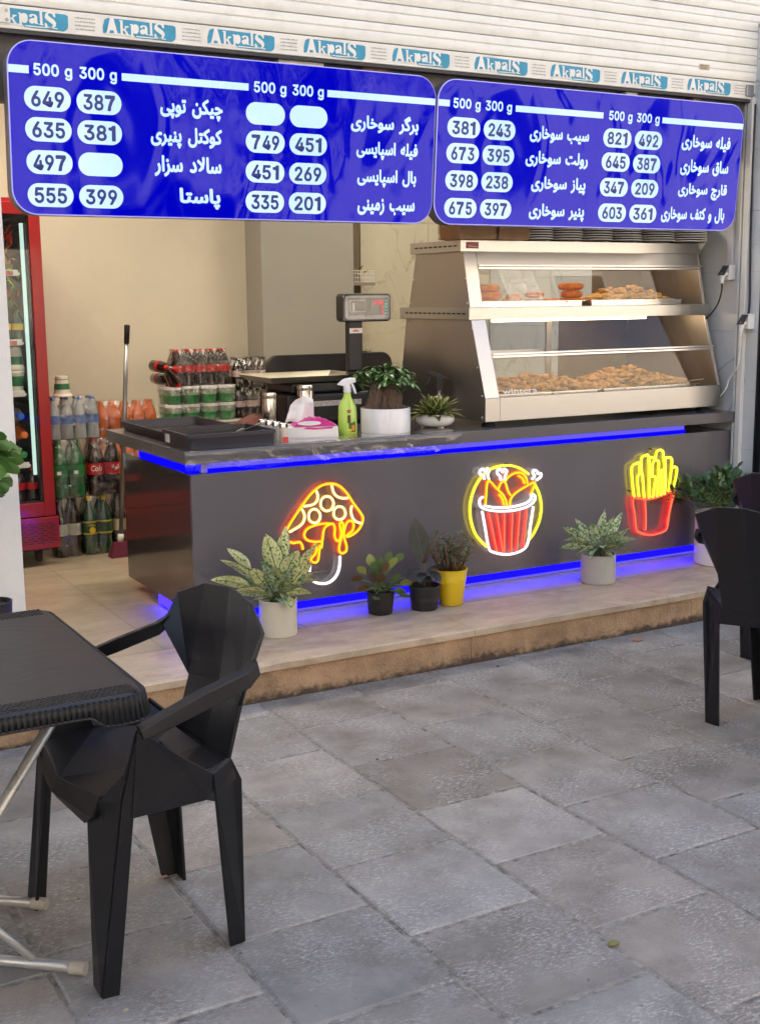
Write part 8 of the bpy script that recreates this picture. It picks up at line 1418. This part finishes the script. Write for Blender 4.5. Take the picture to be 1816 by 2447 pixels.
# C: rubber plant
m_rub = leaf_mat('dark_rubber_leaf', (.035, .042, .034), (.08, .06, .045), None, None, rough=.25)
t = thing('potted_plant', (.974, -.214, ZS), 'rubber plant with one tall dark leaf in a black pot', 'potted plant')
pot(t, (.974, -.214), taper_pot(.057, .07, .108), m_blackpot, ZS + .1, .062)
c_ = Vector((.974, -.214, ZS + .1)); b = MB(); s = MB(); top = c_ + Vector((-.004, 0, .105))
s.tube([c_, c_ + Vector((.002, 0, .06)), top], .005, 8); s.tube([top, top + RX * .065 + Vector((0, 0, .14))], [.008, .003], 8)
b.leaf(top, RX * -.2 + Vector((0, 0, 1)) - RT * .1, .2, .088, -.05, .12, 10, up=-RT, shape=.95)
for dx, dz, dt, L_, W_, dr in ((-.085, .04, .05, .1, .06, 1.2), (.1, .05, -.02, .12, .065, .8), (.085, .01, .1, .1, .055, .9), (-.03, .0, .1, .07, .045, 1.3), (.04, .02, .12, .06, .03, 1.2)):
    d = RX * dx + RT * dt + Vector((0, 0, dz)); b.leaf(c_ + Vector((0, 0, .03 + .04 * random.random())) + d * .1, d, L_, W_, dr, .25, 8, shape=.9)
b.build('foliage', m_rub, t, smooth=True); s.build('stalks', mat('brown_stem', (.09, .06, .035), .6), t, smooth=True)
# yellow bucket with jade stems
m_jade = leaf_mat('small_jade_leaf', (.10, .13, .055), (.12, .15, .07), None, None, rough=.4)
t = thing('potted_plant', (1.121, -.2, ZS), 'bushy small leaved jade plant in a bright yellow metal pot', 'potted plant')
pot(t, (1.121, -.2), [(.05, .0008), (.052, .003), (.066, .112), (.0675, .113), (.066, .117), (.0675, .121), (.069, .122), (.0675, .126), (.0715, .158), (.074, .1585), (.074, .162), (.07, .162), (.066, .1)], mat('yellow_enamel', (.66, .46, .012), .35, var=.05, coat=.3), ZS + .148, .066)
b = MB(); s = MB(); rnd = random.Random(9); c_ = Vector((1.121, -.2, ZS + .148))
for k in range(26):
    a = rnd.random() * 6.3; r_ = .045 * math.sqrt(rnd.random()); p0 = c_ + Vector((r_ * math.cos(a), r_ * math.sin(a), -.005)); h = rnd.uniform(.09, .17); p1 = p0 + Vector((r_ * 1.1 * math.cos(a) + rnd.gauss(0, .012), r_ * 1.1 * math.sin(a) + rnd.gauss(0, .012), h))
    mid_ = (p0 + p1) / 2 + Vector((rnd.gauss(0, .006), rnd.gauss(0, .006), 0)); s.tube([p0, mid_, p1], [.0048, .004, .0024], 6)
    for q in range(26):
        f = rnd.uniform(.45, 1.08); p = mid_ + (p1 - mid_) * (f * 2 - 1) if f > .5 else p0 + (mid_ - p0) * f * 2
        b.leaf(p + Vector((rnd.gauss(0, .008), rnd.gauss(0, .008), rnd.gauss(0, .006))), (rnd.gauss(0, 1), rnd.gauss(0, 1), rnd.uniform(-.1, .9)), rnd.uniform(.014, .024), rnd.uniform(.009, .014), .2, .15, 2, shape=1.1)
b.build('foliage', m_jade, t, smooth=True); s.build('stalks', mat('reddish_stem', (.16, .085, .05), .7, bump=.5), t, smooth=True)
# tall white pot on the right
m_suc = leaf_mat('blue_green_leaf', (.075, .14, .055), (.1, .18, .08), None, None, rough=.35)
t = thing('potted_plant', (2.742, -.202, ZS), 'dense green leafy plant in a tall white pot behind the right chair', 'potted plant')
pot(t, (2.742, -.202), cyl_pot(.131, .26, .008), mat('white_ceramic', (.7, .68, .68), .25, var=.02, coat=.3), ZS + .25, .122)
b = MB(); s = MB(); rnd = random.Random(12); c_ = Vector((2.742, -.202, ZS + .25))
for k in range(62):
    a = rnd.random() * 6.3; rr_ = rnd.uniform(.05, .24); tip = c_ + Vector((rr_ * math.cos(a), rr_ * math.sin(a) * .8, .17 - rr_ * rr_ * 2.2 + rnd.uniform(-.05, .04))) - RX * .03
    s.tube(smooth_path([c_ + Vector((rnd.uniform(-.06, .06), rnd.uniform(-.06, .06), 0)), c_ + (tip - c_) * .5 + Vector((0, 0, .05)), tip], 3), .003, 5)
    for q in range(9):
        d = Vector((rnd.gauss(0, .8), rnd.gauss(0, .8), rnd.uniform(-.2, 1))) + (tip - c_).normalized() * .8
        b.leaf(tip + Vector((rnd.gauss(0, .018), rnd.gauss(0, .018), rnd.gauss(0, .014))), d, rnd.uniform(.05, .075), rnd.uniform(.02, .027), .35, .2, 4, shape=1.25)
b.build('foliage', m_suc, t, smooth=True); s.build('stalks', m_stem, t, smooth=True)
# --- on the counter: ficus in a white oval pot
FC = (1.005, .165)
t = thing('potted_plant', (FC[0], FC[1], ZK), 'ginseng ficus with thick roots in a white round pot on the counter', 'potted plant')
b = MB(); b.lathe([(.108, .0008), (.112, .003), (.113, .108), (.111, .111), (.104, .111), (.1, .06)], (FC[0], FC[1], ZK), 36); b.build('pot', MATS['white_ceramic'], t, smooth=True, sharp=35)
b = MB(); b.lathe([(.1, .09), (.05, .104), (.003, .106)], (FC[0], FC[1], ZK), 20, cap=False); b.build('soil', m_soil, t, smooth=True)
m_root = mat('gnarled_bark', (.10, .065, .045), .85, var=.5, scale=28, bump=1., bscale=60, stretch=(3, 3, 1))
b = MB(); rnd = random.Random(21)
for dx, dy, r0, h, lean in ((-.05, .0, .042, .115, -.2), (.012, -.025, .044, .1, .0), (.052, .01, .04, .115, .25), (-.012, .03, .032, .12, 0), (-.075, .0, .02, .05, -.6), (.075, .02, .02, .045, .5), (.0, -.05, .02, .04, .1), (-.03, -.045, .016, .07, -.1), (.03, -.045, .016, .06, .1)):
    p = [Vector((FC[0] + dx * 1.15, FC[1] + dy, ZK + .098)), Vector((FC[0] + dx, FC[1] + dy, ZK + .11 + h * .4)), Vector((FC[0] + dx * .8 + lean * .03, FC[1] + dy * .6, ZK + .11 + h * .8)), Vector((FC[0] + dx * .7 + lean * .05, FC[1] + dy * .5, ZK + .11 + h))]
    P = smooth_path(p, 5); n = len(P); n0 = len(b.bm.verts); b.tube(P, [r0 * (1.05 - .55 * k / n) for k in range(n)], 10)
    b.bm.verts.ensure_lookup_table()
    for v in b.bm.verts[n0:]: v.co += Vector((noise.noise(v.co * 38), noise.noise(v.co * 38 + Vector((5, 0, 0))), 0)) * .009
b.build('trunk', m_root, t, smooth=True)
m_fic = leaf_mat('ficus_leaf', (.06, .13, .04), (.12, .2, .07), None, None, rough=.3)
b = MB(); s = MB()
for k in range(38):
    a = rnd.random() * 6.3; rr_ = rnd.uniform(.02, .15); q = Vector((FC[0] + rr_ * math.cos(a) * 1.1, FC[1] + rr_ * math.sin(a) * .7, ZK + .235 + .045 * (1 - (rr_ / .14) ** 2) + rnd.uniform(-.02, .02))); s.tube([Vector((FC[0] + rr_ * .35 * math.cos(a), FC[1], ZK + .2)), q], .0026, 5)
    for j in range(9):
        aa = j * .75 + rnd.random(); d = Vector((math.cos(aa), math.sin(aa), rnd.uniform(-.35, .7))); b.leaf(q, d, rnd.uniform(.045, .07), rnd.uniform(.018, .024), .9, .25, 5, shape=.95)
b.build('foliage', m_fic, t, smooth=True); s.build('twigs', m_stem, t)
# sansevieria bowl
BC = (1.285, .19); m_san = leaf_mat('banded_green_leaf', (.09, .14, .045), (.1, .16, .05), (.6, .56, .2), None, rough=.3, mid=.01)
t = thing('potted_plant', (BC[0], BC[1], ZK), 'yellow edged bird nest sansevieria in a low white bowl', 'potted plant')
b = MB(); b.lathe([(.05, .006), (.078, .016), (.09, .034), (.088, .052), (.078, .064), (.072, .065), (.066, .05)], (BC[0], BC[1], ZK), 36); b.build('bowl', MATS['white_ceramic'], t, smooth=True, sharp=50)
for a in (.5, 2.6, 4.7):
    b = MB(); b.lathe([(.014, .0005), (.016, .009)], (BC[0] + .05 * math.cos(a), BC[1] + .05 * math.sin(a), ZK), 10); b.build('foot', MATS['white_ceramic'], t)
b = MB(); b.lathe([(.068, .056), (.003, .062)], (BC[0], BC[1], ZK), 20, cap=False); b.build('soil', m_soil, t)
b = MB(); rnd = random.Random(31)
for k in range(64):
    a = k * 2.4; rr_ = k / 64; el = 1.3 - 1.2 * rr_; d = Vector((math.cos(a) * math.cos(el), math.sin(a) * math.cos(el), math.sin(el)))
    b.leaf((BC[0] + .045 * rr_ * math.cos(a), BC[1] + .045 * rr_ * math.sin(a), ZK + .06), d, rnd.uniform(.085, .12), rnd.uniform(.034, .044), .6 * rr_, .3, 6, shape=.75)
b.build('foliage', m_san, t, smooth=True)
# plant at the left edge
LC = (-.885, -.36); m_zz = leaf_mat('round_green_leaf', (.085, .19, .045), (.09, .18, .05), None, None, rough=.35)
t = thing('potted_plant', (LC[0], LC[1], ZS), 'round leaved green plant in a black woven pot at the left edge', 'potted plant')
m_wov = mat('black_woven_plastic', (.02, .02, .022), .5, var=.2, bump=1., bscale=220, stretch=(1, 1, .25))
b = MB(); b.lathe([(.05, .0008), (.053, .003), (.066, .3), (.068, .312), (.061, .312), (.058, .2)], (LC[0], LC[1], ZS), 32); b.build('pot', m_wov, t, smooth=True, sharp=35)
b = MB(); b.lathe([(.06, .296), (.003, .304)], (LC[0], LC[1], ZS), 20, cap=False); b.build('soil', m_soil, t)
b = MB(); s = MB(); rnd = random.Random(41)
for (dx, h) in ((.1, .42), (.08, .5), (.12, .52), (.05, .45), (.1, .58), (.15, .55), (.09, .38), (.13, .47)):
    p0 = Vector((LC[0] - .05, LC[1], ZS + .3)); p1 = p0 + RX * dx + Vector((0, 0, h)); P = smooth_path([p0, p0 - RX * .05 + Vector((0, 0, h * .6)), p1], 5); s.tube(P, .004, 6)
    for k in range(15):
        q = P[int(len(P) * rnd.uniform(.6, .99))]; a = rnd.random() * 6.3
        b.leaf(q, RX * math.cos(a) + RT * math.sin(a) + Vector((0, 0, rnd.uniform(-.3, .8))), rnd.uniform(.055, .075), rnd.uniform(.045, .058), .4, .12, 5, shape=1.05, up=-RT * .9 + Vector((rnd.gauss(0, .3), 0, rnd.gauss(.3, .3))))
b.build('foliage', m_zz, t, smooth=True); s.build('stalks', m_stem, t, smooth=True)

# small things on the ground
def scrap(name, x, y, s, m, lab, cat, z=.0015, a=0.):
    b = MB(); rnd = random.Random(int(x * 777)); n = 9
    b.prism([(x + s * rnd.uniform(.6, 1) * math.cos(a + k * 6.28 / n), y + s * rnd.uniform(.45, .8) * math.sin(a + k * 6.28 / n), z + rnd.uniform(0, .003)) for k in range(n)], (0, 0, .002))
    tag(b.build(name, m), lab, cat)
scrap('dry_leaf', 1.767, -0.696, .028, mat('dry_leaf_orange', (.5, .2, .1), .7, var=.3), 'orange dry leaf on the paving near the step', 'leaf')
scrap('paper_scrap', -0.787, -1.758, .014, mat('pinkish_paper', (.55, .4, .36), .8, var=.3, scale=80), 'pinkish torn scrap by the left chair leg', 'scrap')
scrap('dry_leaf', 0.003, -2.618, .018, mat('dry_leaf_olive', (.2, .18, .06), .7, var=.3), 'olive dry leaf lying on a paving joint at the lower right', 'leaf')
scrap('pebble', -1.066, -2.304, .008, mat('cream_pebble', (.5, .42, .28), .7), 'tiny cream pebble at the bottom left of the paving', 'pebble')
scrap('pebble', 1.027, -0.697, .008, mat('dark_pebble', (.03, .03, .03), .7), 'small dark pebble on the paving below the step', 'pebble')
scrap('pebble', 0.102, -1.331, .006, mat('dark_pebble', (.03, .03, .03), .7), 'small dark pebble in the middle of the paving', 'pebble')

# ================================================================ CHAIRS AND TABLE
m_chair = mat('matt_black_plastic', (.008, .0078, .0098), .36, var=.1, scale=5, bump=.12, bscale=350, spec=.45, dirt=(.026, .024, .023), dscale=9, damt=.3)
m_chair2 = m_chair
def V(x, y, z): return Vector((x, y, z))
def slab(b, pts, th=.007, n=None):
    """faceted sheet of the given outline with thickness"""
    P = [Vector(p) for p in pts]
    nn = Vector((0, 0, 0))
    for i in range(len(P)):
        a, c_ = P[i], P[(i + 1) % len(P)]; nn += Vector(((a.y - c_.y) * (a.z + c_.z), (a.z - c_.z) * (a.x + c_.x), (a.x - c_.x) * (a.y + c_.y)))
    nn.normalize(); nn *= th
    b.hexa(P, [p + nn for p in P])
def make_chair(label, loc, rot):
    t = bpy.data.objects.new('armchair', None); COL.objects.link(t); tag(t, label, 'chair', 'faceted black plastic armchairs')
    ORG[t.name] = Vector((0, 0, 0))
    # seat: dished, faceted, falling to the back
    F = [(-.158, -.2, .432), (-.185, 0, .415), (-.158, .2, .432)]; Bk = [(.16, -.15, .425), (.17, 0, .415), (.16, .15, .425)]; Mid = [(-.02, -.215, .44), (-.02, 0, .40), (-.02, .215, .44)]
    b = MB(); g = [[b.bm.verts.new(p) for p in r_] for r_ in (F, Mid, Bk)]
    for i in range(2):
        for j in range(2): b.bm.faces.new((g[i][j], g[i][j + 1], g[i + 1][j + 1], g[i + 1][j]))
    lip = [b.bm.verts.new(p) for p in ((-.172, -.19, .385), (-.2, 0, .385), (-.172, .19, .385))]
    for j in range(2): b.bm.faces.new((lip[j], lip[j + 1], g[0][j + 1], g[0][j]))
    b.build('seat', m_chair, t, solid=.009, bevel=.002)
    # backrest: one sheet with a middle panel and two wings folded forwards
    b = MB(); mk = lambda p: b.bm.verts.new(p)
    top = [mk((.262, 0, .805)), ]; TL, TR = mk((.252, -.125, .792)), mk((.252, .125, .792)); BL, BR = mk((.172, -.15, .43)), mk((.172, .15, .43)); ML, MR = mk((.208, -.147, .555)), mk((.208, .147, .555)); C0, C1 = mk((.180, 0, .428)), mk((.228, 0, .58))
    WL1, WR1 = mk((.225, -.24, .75)), mk((.225, .24, .75)); WL2, WR2 = mk((.182, -.248, .668)), mk((.182, .248, .668))
    for f in ((BL, C0, C1, ML), (C0, BR, MR, C1), (ML, C1, top[0], TL), (C1, MR, TR, top[0]), (ML, TL, WL1, WL2), (MR, WR2, WR1, TR)): b.bm.faces.new(f)
    b.build('backrest', m_chair, t, solid=.010, bevel=.0025, seg=2)
    for s in (-1, 1):
        # armrest: sloping slab from the wing down to the front leg
        o = lambda x, y, z: V(x, y * s, z)
        b = MB(); prof = []
        path = [(.2, .243, .698, .036), (.17, .25, .677, .04), (.06, .256, .650, .042), (-.06, .268, .613, .034), (-.094, .273, .603, .026)]
        rings = []
        for x, y, z, h in path: rings.append([b.bm.verts.new(o(x, y - .012, z)), b.bm.verts.new(o(x, y + .016, z - .004)), b.bm.verts.new(o(x + .006, y + .019, z - h)), b.bm.verts.new(o(x + .006, y + .008, z - h))])
        for A, B in zip(rings, rings[1:]):
            for k in range(4): b.bm.faces.new((A[k], A[(k + 1) % 4], B[(k + 1) % 4], B[k]))
        b.bm.faces.new(rings[0]); b.bm.faces.new(rings[-1][::-1]); b.build('armrest', m_chair, t, bevel=.003)
        # side panel with the slanting lower edge of the arm opening
        b = MB(); slab(b, [o(-.1, .278, .59), o(-.068, .281, .575), (o(.0, .276, .52)), o(.075, .266, .462), o(.125, .248, .478), o(.14, .25, .43), o(.085, .262, .39), o(.06, .266, .402), o(-.118, .275, .405)], .007 * s); b.build('side_panel', m_chair, t, bevel=.0015)
        b = MB(); g2 = [[o(-.045, .272, .563), o(.0, .268, .515), o(.075, .258, .458), o(.125, .243, .474)], [o(-.03, .21, .446), o(.02, .215, .442), o(.08, .2, .436), o(.165, .155, .432)]]
        A = [b.bm.verts.new(p) for p in g2[0]]; B = [b.bm.verts.new(p) for p in g2[1]]
        for k in range(3): b.bm.faces.new((A[k], A[k + 1], B[k + 1], B[k]))
        b.build('seat_flank', m_chair, t, solid=.006)
        # front leg: L section, wide at the top
        b = MB(); slab(b, [o(-.095, .283, .6), o(-.135, .275, .44), o(-.196, .262, .0), o(-.158, .266, .0), o(-.112, .278, .405), o(-.078, .283, .57)], .008 * s)
        slab(b, [o(-.1, .279, .6), o(-.14, .27, .44), o(-.198, .258, .002), o(-.195, .2, .002), o(-.168, .135, .36), o(-.17, .15, .39), o(-.16, .205, .43), o(-.125, .262, .5)], .008)
        b.build('leg', m_chair, t, bevel=.0015)
        # rear leg: L section raking back
        b = MB(); slab(b, [o(.075, .268, .462), o(.128, .25, .48), o(.152, .249, .425), o(.172, .2, .0), o(.132, .205, .0), o(.082, .262, .392)], .008 * s)
        slab(b, [o(.132, .25, .478), o(.172, .155, .436), o(.17, .17, .36), o(.172, .152, .0), o(.172, .204, .0), (o(.152, .254, .425))], .008)
        b.build('leg', m_chair, t, bevel=.0015)
    # front and rear aprons
    b = MB(); slab(b, [(-.17, -.19, .39), (-.196, 0, .392), (-.17, .19, .39), (-.168, .135, .355), (-.188, .0, .374), (-.168, -.135, .355)], .006); b.build('apron', m_chair, t); b = MB(); slab(b, [(.178, -.155, .432), (.184, 0, .425), (.178, .155, .432), (.176, .16, .37), (.182, 0, .392), (.176, -.16, .37)], .006); b.build('apron', m_chair, t)
    t.location = loc; t.rotation_euler = (0, 0, R(rot))
    return t
c1 = make_chair('black faceted armchair at the left facing the black table, whole in view', (-.912, -1.965, 0), 2.5)
def chair_at(label, loc, rot):
    c_ = copy_tree(c1); c_.location = loc; c_.rotation_euler = (0, 0, R(rot)); c_['label'] = label
    return c_
chair_at('black faceted armchair seen from behind at the right edge', (1.462, -1.806, 0), 185)
chair_at('black faceted armchair showing only its back rim, farthest right', (2.149, -1.303, 0), 185)
chair_at('black faceted armchair mostly hidden behind the table at the left edge', (-1.53, -1.25, 0), 90)
# folding table
m_tab = mat('charcoal_table_plastic', (.014, .014, .016), .4, var=.08, scale=6, spec=.5)
def table_mat():
    n = m_tab.node_tree; N = n.nodes; L = n.links; b_ = N['Principled BSDF']; tc = N.new('ShaderNodeTexCoord')
    nz = N.new('ShaderNodeTexNoise'); nz.inputs['Scale'].default_value = 2.2; nz.inputs['Detail'].default_value = 1; nz.inputs['Distortion'].default_value = 1.5
    mp = N.new('ShaderNodeMapping'); mp.inputs['Scale'].default_value = (1.6, 1, 1); L.new(tc.outputs['Object'], mp.inputs[0]); L.new(mp.outputs[0], nz.inputs['Vector'])
    sn = N.new('ShaderNodeMath'); sn.operation = 'MULTIPLY'; sn.inputs[1].default_value = 95; L.new(nz.outputs[0], sn.inputs[0]); s2 = N.new('ShaderNodeMath'); s2.operation = 'SINE'; L.new(sn.outputs[0], s2.inputs[0])
    bp = N.new('ShaderNodeBump'); bp.inputs['Strength'].default_value = .05; bp.inputs['Distance'].default_value = .002; L.new(s2.outputs[0], bp.inputs['Height']); L.new(bp.outputs[0], b_.inputs['Normal'])
table_mat()
TX0, TX1, TY0, TY1, TZ = -1.9, -1.0, -2.372, -1.575, .72
t = thing('folding_table', (-1.45, -1.97, 0), 'charcoal folding table with ribbed rattan edge and pale tube legs', 'table')
b = MB(); o_ = rrect(TX0 + .006, TX1 - .006, TY0 + .006, TY1 - .006, .05, 8); i_ = rrect(TX0 + .014, TX1 - .014, TY0 + .014, TY1 - .014, .045, 8)
lv = [[b.bm.verts.new((x, y, z)) for x, y in q] for q, z in ((o_, TZ - .02), (o_, TZ - .006), (i_, TZ))]; n = len(o_)
for A, B in zip(lv, lv[1:]):
    for k in range(n): b.bm.faces.new((A[k], A[(k + 1) % n], B[(k + 1) % n], B[k]))
b.bm.faces.new(lv[0][::-1]); b.bm.faces.new(lv[2]); b.build('tabletop', m_tab, t, smooth=True, sharp=25)
# raised weave dots along the two long borders
m_rib = mat('charcoal_rib_plastic', (.011, .011, .012), .45, var=.1)
b = MB()
for yy0, sgn in ((TY0 + .02, 1), (TY1 - .02, -1)):
    for r_ in range(6):
        for k in range(82):
            x = TX1 - .03 - k * .0105 - (.005 if r_ % 2 else 0); y = yy0 + sgn * r_ * .0095; b.box(x - .0034, x + .0034, y - .003, y + .003, TZ - .001, TZ + .0014)
w_ = b.build('weave_border', m_rib, t); w_['kind'] = 'stuff'
# ribbed skirt, deeper at the corners
per = []; o_ = rrect(TX0, TX1, TY0, TY1, .055, 10); P = [Vector((x, y, 0)) for x, y in o_]; P.append(P[0]); acc = 0; b = MB(); step_ = .0118
for a, c_ in zip(P, P[1:]):
    l_ = (c_ - a).length; d = (c_ - a) / l_; nrm = Vector((d.y, -d.x, 0)); s_ = -acc
    while True:
        s_ += step_
        if s_ > l_: acc = l_ - (s_ - step_); break
        p = a + d * s_; e = min(p.x - TX0, TX1 - p.x) if abs(d.x) > abs(d.y) else min(p.y - TY0, TY1 - p.y)
        dep = .056 if e < .10 else (.056 - (e - .10) / .03 * .024 if e < .13 else .032)
        q = p + nrm * -.004
        b.tube([q + Vector((0, 0, TZ - .004)) - nrm * .002, q + Vector((0, 0, TZ - .012)), q + nrm * .008 + Vector((0, 0, TZ - dep))], .0052, 6)
sk = b.build('skirt', m_rib, t, smooth=True); sk['kind'] = 'stuff'
b = MB(); pts = []
for a, c_ in zip(P, P[1:]):
    m_ = max(1, int((c_ - a).length / .012))
    for k in range(m_):
        p = a + (c_ - a) * k / m_; d = (c_ - a).normalized(); nrm = Vector((d.y, -d.x, 0)); e = min(p.x - TX0, TX1 - p.x) if abs(d.x) > abs(d.y) else min(p.y - TY0, TY1 - p.y)
        dep = .056 if e < .10 else (.056 - (e - .10) / .03 * .024 if e < .13 else .032); pts.append(p + nrm * .0055 + Vector((0, 0, TZ - dep)))
b.tube(pts, .0032, 6, closed=True); b.build('hem', m_rib, t, smooth=True)
b = MB(); A = []
for a in P[:-1]: A.append(a)
vs0 = [b.bm.verts.new(p * 1 + Vector((0, 0, TZ - .006))) for p in A]; vs1 = [b.bm.verts.new(p + Vector((0, 0, TZ - .034))) for p in A]
for k in range(len(A)): b.bm.faces.new((vs0[k], vs0[(k + 1) % len(A)], vs1[(k + 1) % len(A)], vs1[k]))
b.build('apron', m_rib, t)
m_tube = mat('pale_grey_tube', (.42, .42, .41), .28, var=.06, coat=.4, metal=.4)
m_tip = mat('beige_rubber_tip', (.36, .32, .25), .6)
# two crossing tube frames with bent feet
def frame(name, y_top, y_foot, yb, xoff):
    b = MB(); path = smooth_path([(-1.12 - xoff, y_top, .69), (-1.24 - xoff, (y_top * .35 + y_foot * .65), .2), (-1.275 - xoff, y_foot * .93 + y_top * .07, .06), (-1.25 - xoff, y_foot, .022), (-1.17 - xoff, yb, .0205), (-1.105 - xoff, yb, .0205)], 7)
    b.tube(path, .0125, 12); o = b.build('leg_tube', m_tube, t, smooth=True)
    b = MB(); b.tube([(-1.125 - xoff, yb, .0205), (-1.098 - xoff, yb, .0205), (-1.096 - xoff, yb, .0205)], [.0155, .0155, .012], 12); b.build('rubber_tip', m_tip, o, smooth=True, sharp=50)
def leg(pts, tip0, tip1):
    b = MB(); b.tube(smooth_path(pts, 7), .0125, 12); o = b.build('leg_tube', m_tube, t, smooth=True)
    b = MB(); b.tube([tip0, tip1], .0155, 12); b.build('rubber_tip', m_tip, o, smooth=True, sharp=50)
def bent(pts, r=.03):
    """straight runs with rounded bends"""
    P = [Vector(p) for p in pts]; out = [P[0]]
    for a, c_, e in zip(P, P[1:], P[2:]):
        d0 = (a - c_).normalized(); d1 = (e - c_).normalized(); q = min(r * 2, (a - c_).length * .45, (e - c_).length * .45)
        for k in range(7):
            u = k / 6; out.append((c_ + d0 * q) * (1 - u) ** 2 + c_ * 2 * u * (1 - u) + (c_ + d1 * q) * u * u)
    return out + [P[-1]]
def leg(pts, tip0, tip1, r=.0125):
    b = MB(); b.tube(bent(pts), r, 12); o = b.build('leg_tube', m_tube, t, smooth=True)
    if tip0: 
        b = MB(); b.tube([tip0, tip1], .0155, 12); b.build('rubber_tip', m_tip, o, smooth=True, sharp=50)
leg([(-1.07, -2.11, .7), (-1.545, -2.11, .0205), (-1.7, -2.05, .0205)], (-1.69, -2.053, .0205), (-1.71, -2.046, .0205))
leg([(-1.07, -1.8, .7), (-1.545, -1.8, .0205), (-1.7, -1.86, .0205)], (-1.69, -1.857, .0205), (-1.71, -1.864, .0205))
leg([(-1.8, -1.72, .7), (-1.27, -1.64, .0205), (-1.115, -1.77, .0205)], (-1.125, -1.761, .0205), (-1.097, -1.785, .0205))
leg([(-1.8, -2.0, .7), (-1.3, -1.955, .0205), (-1.115, -2.115, .0205)], (-1.128, -2.104, .0205), (-1.1, -2.128, .0205))
leg([(-1.36, -1.93, .2), (-1.195, -2.045, .03)], None, None, .009)
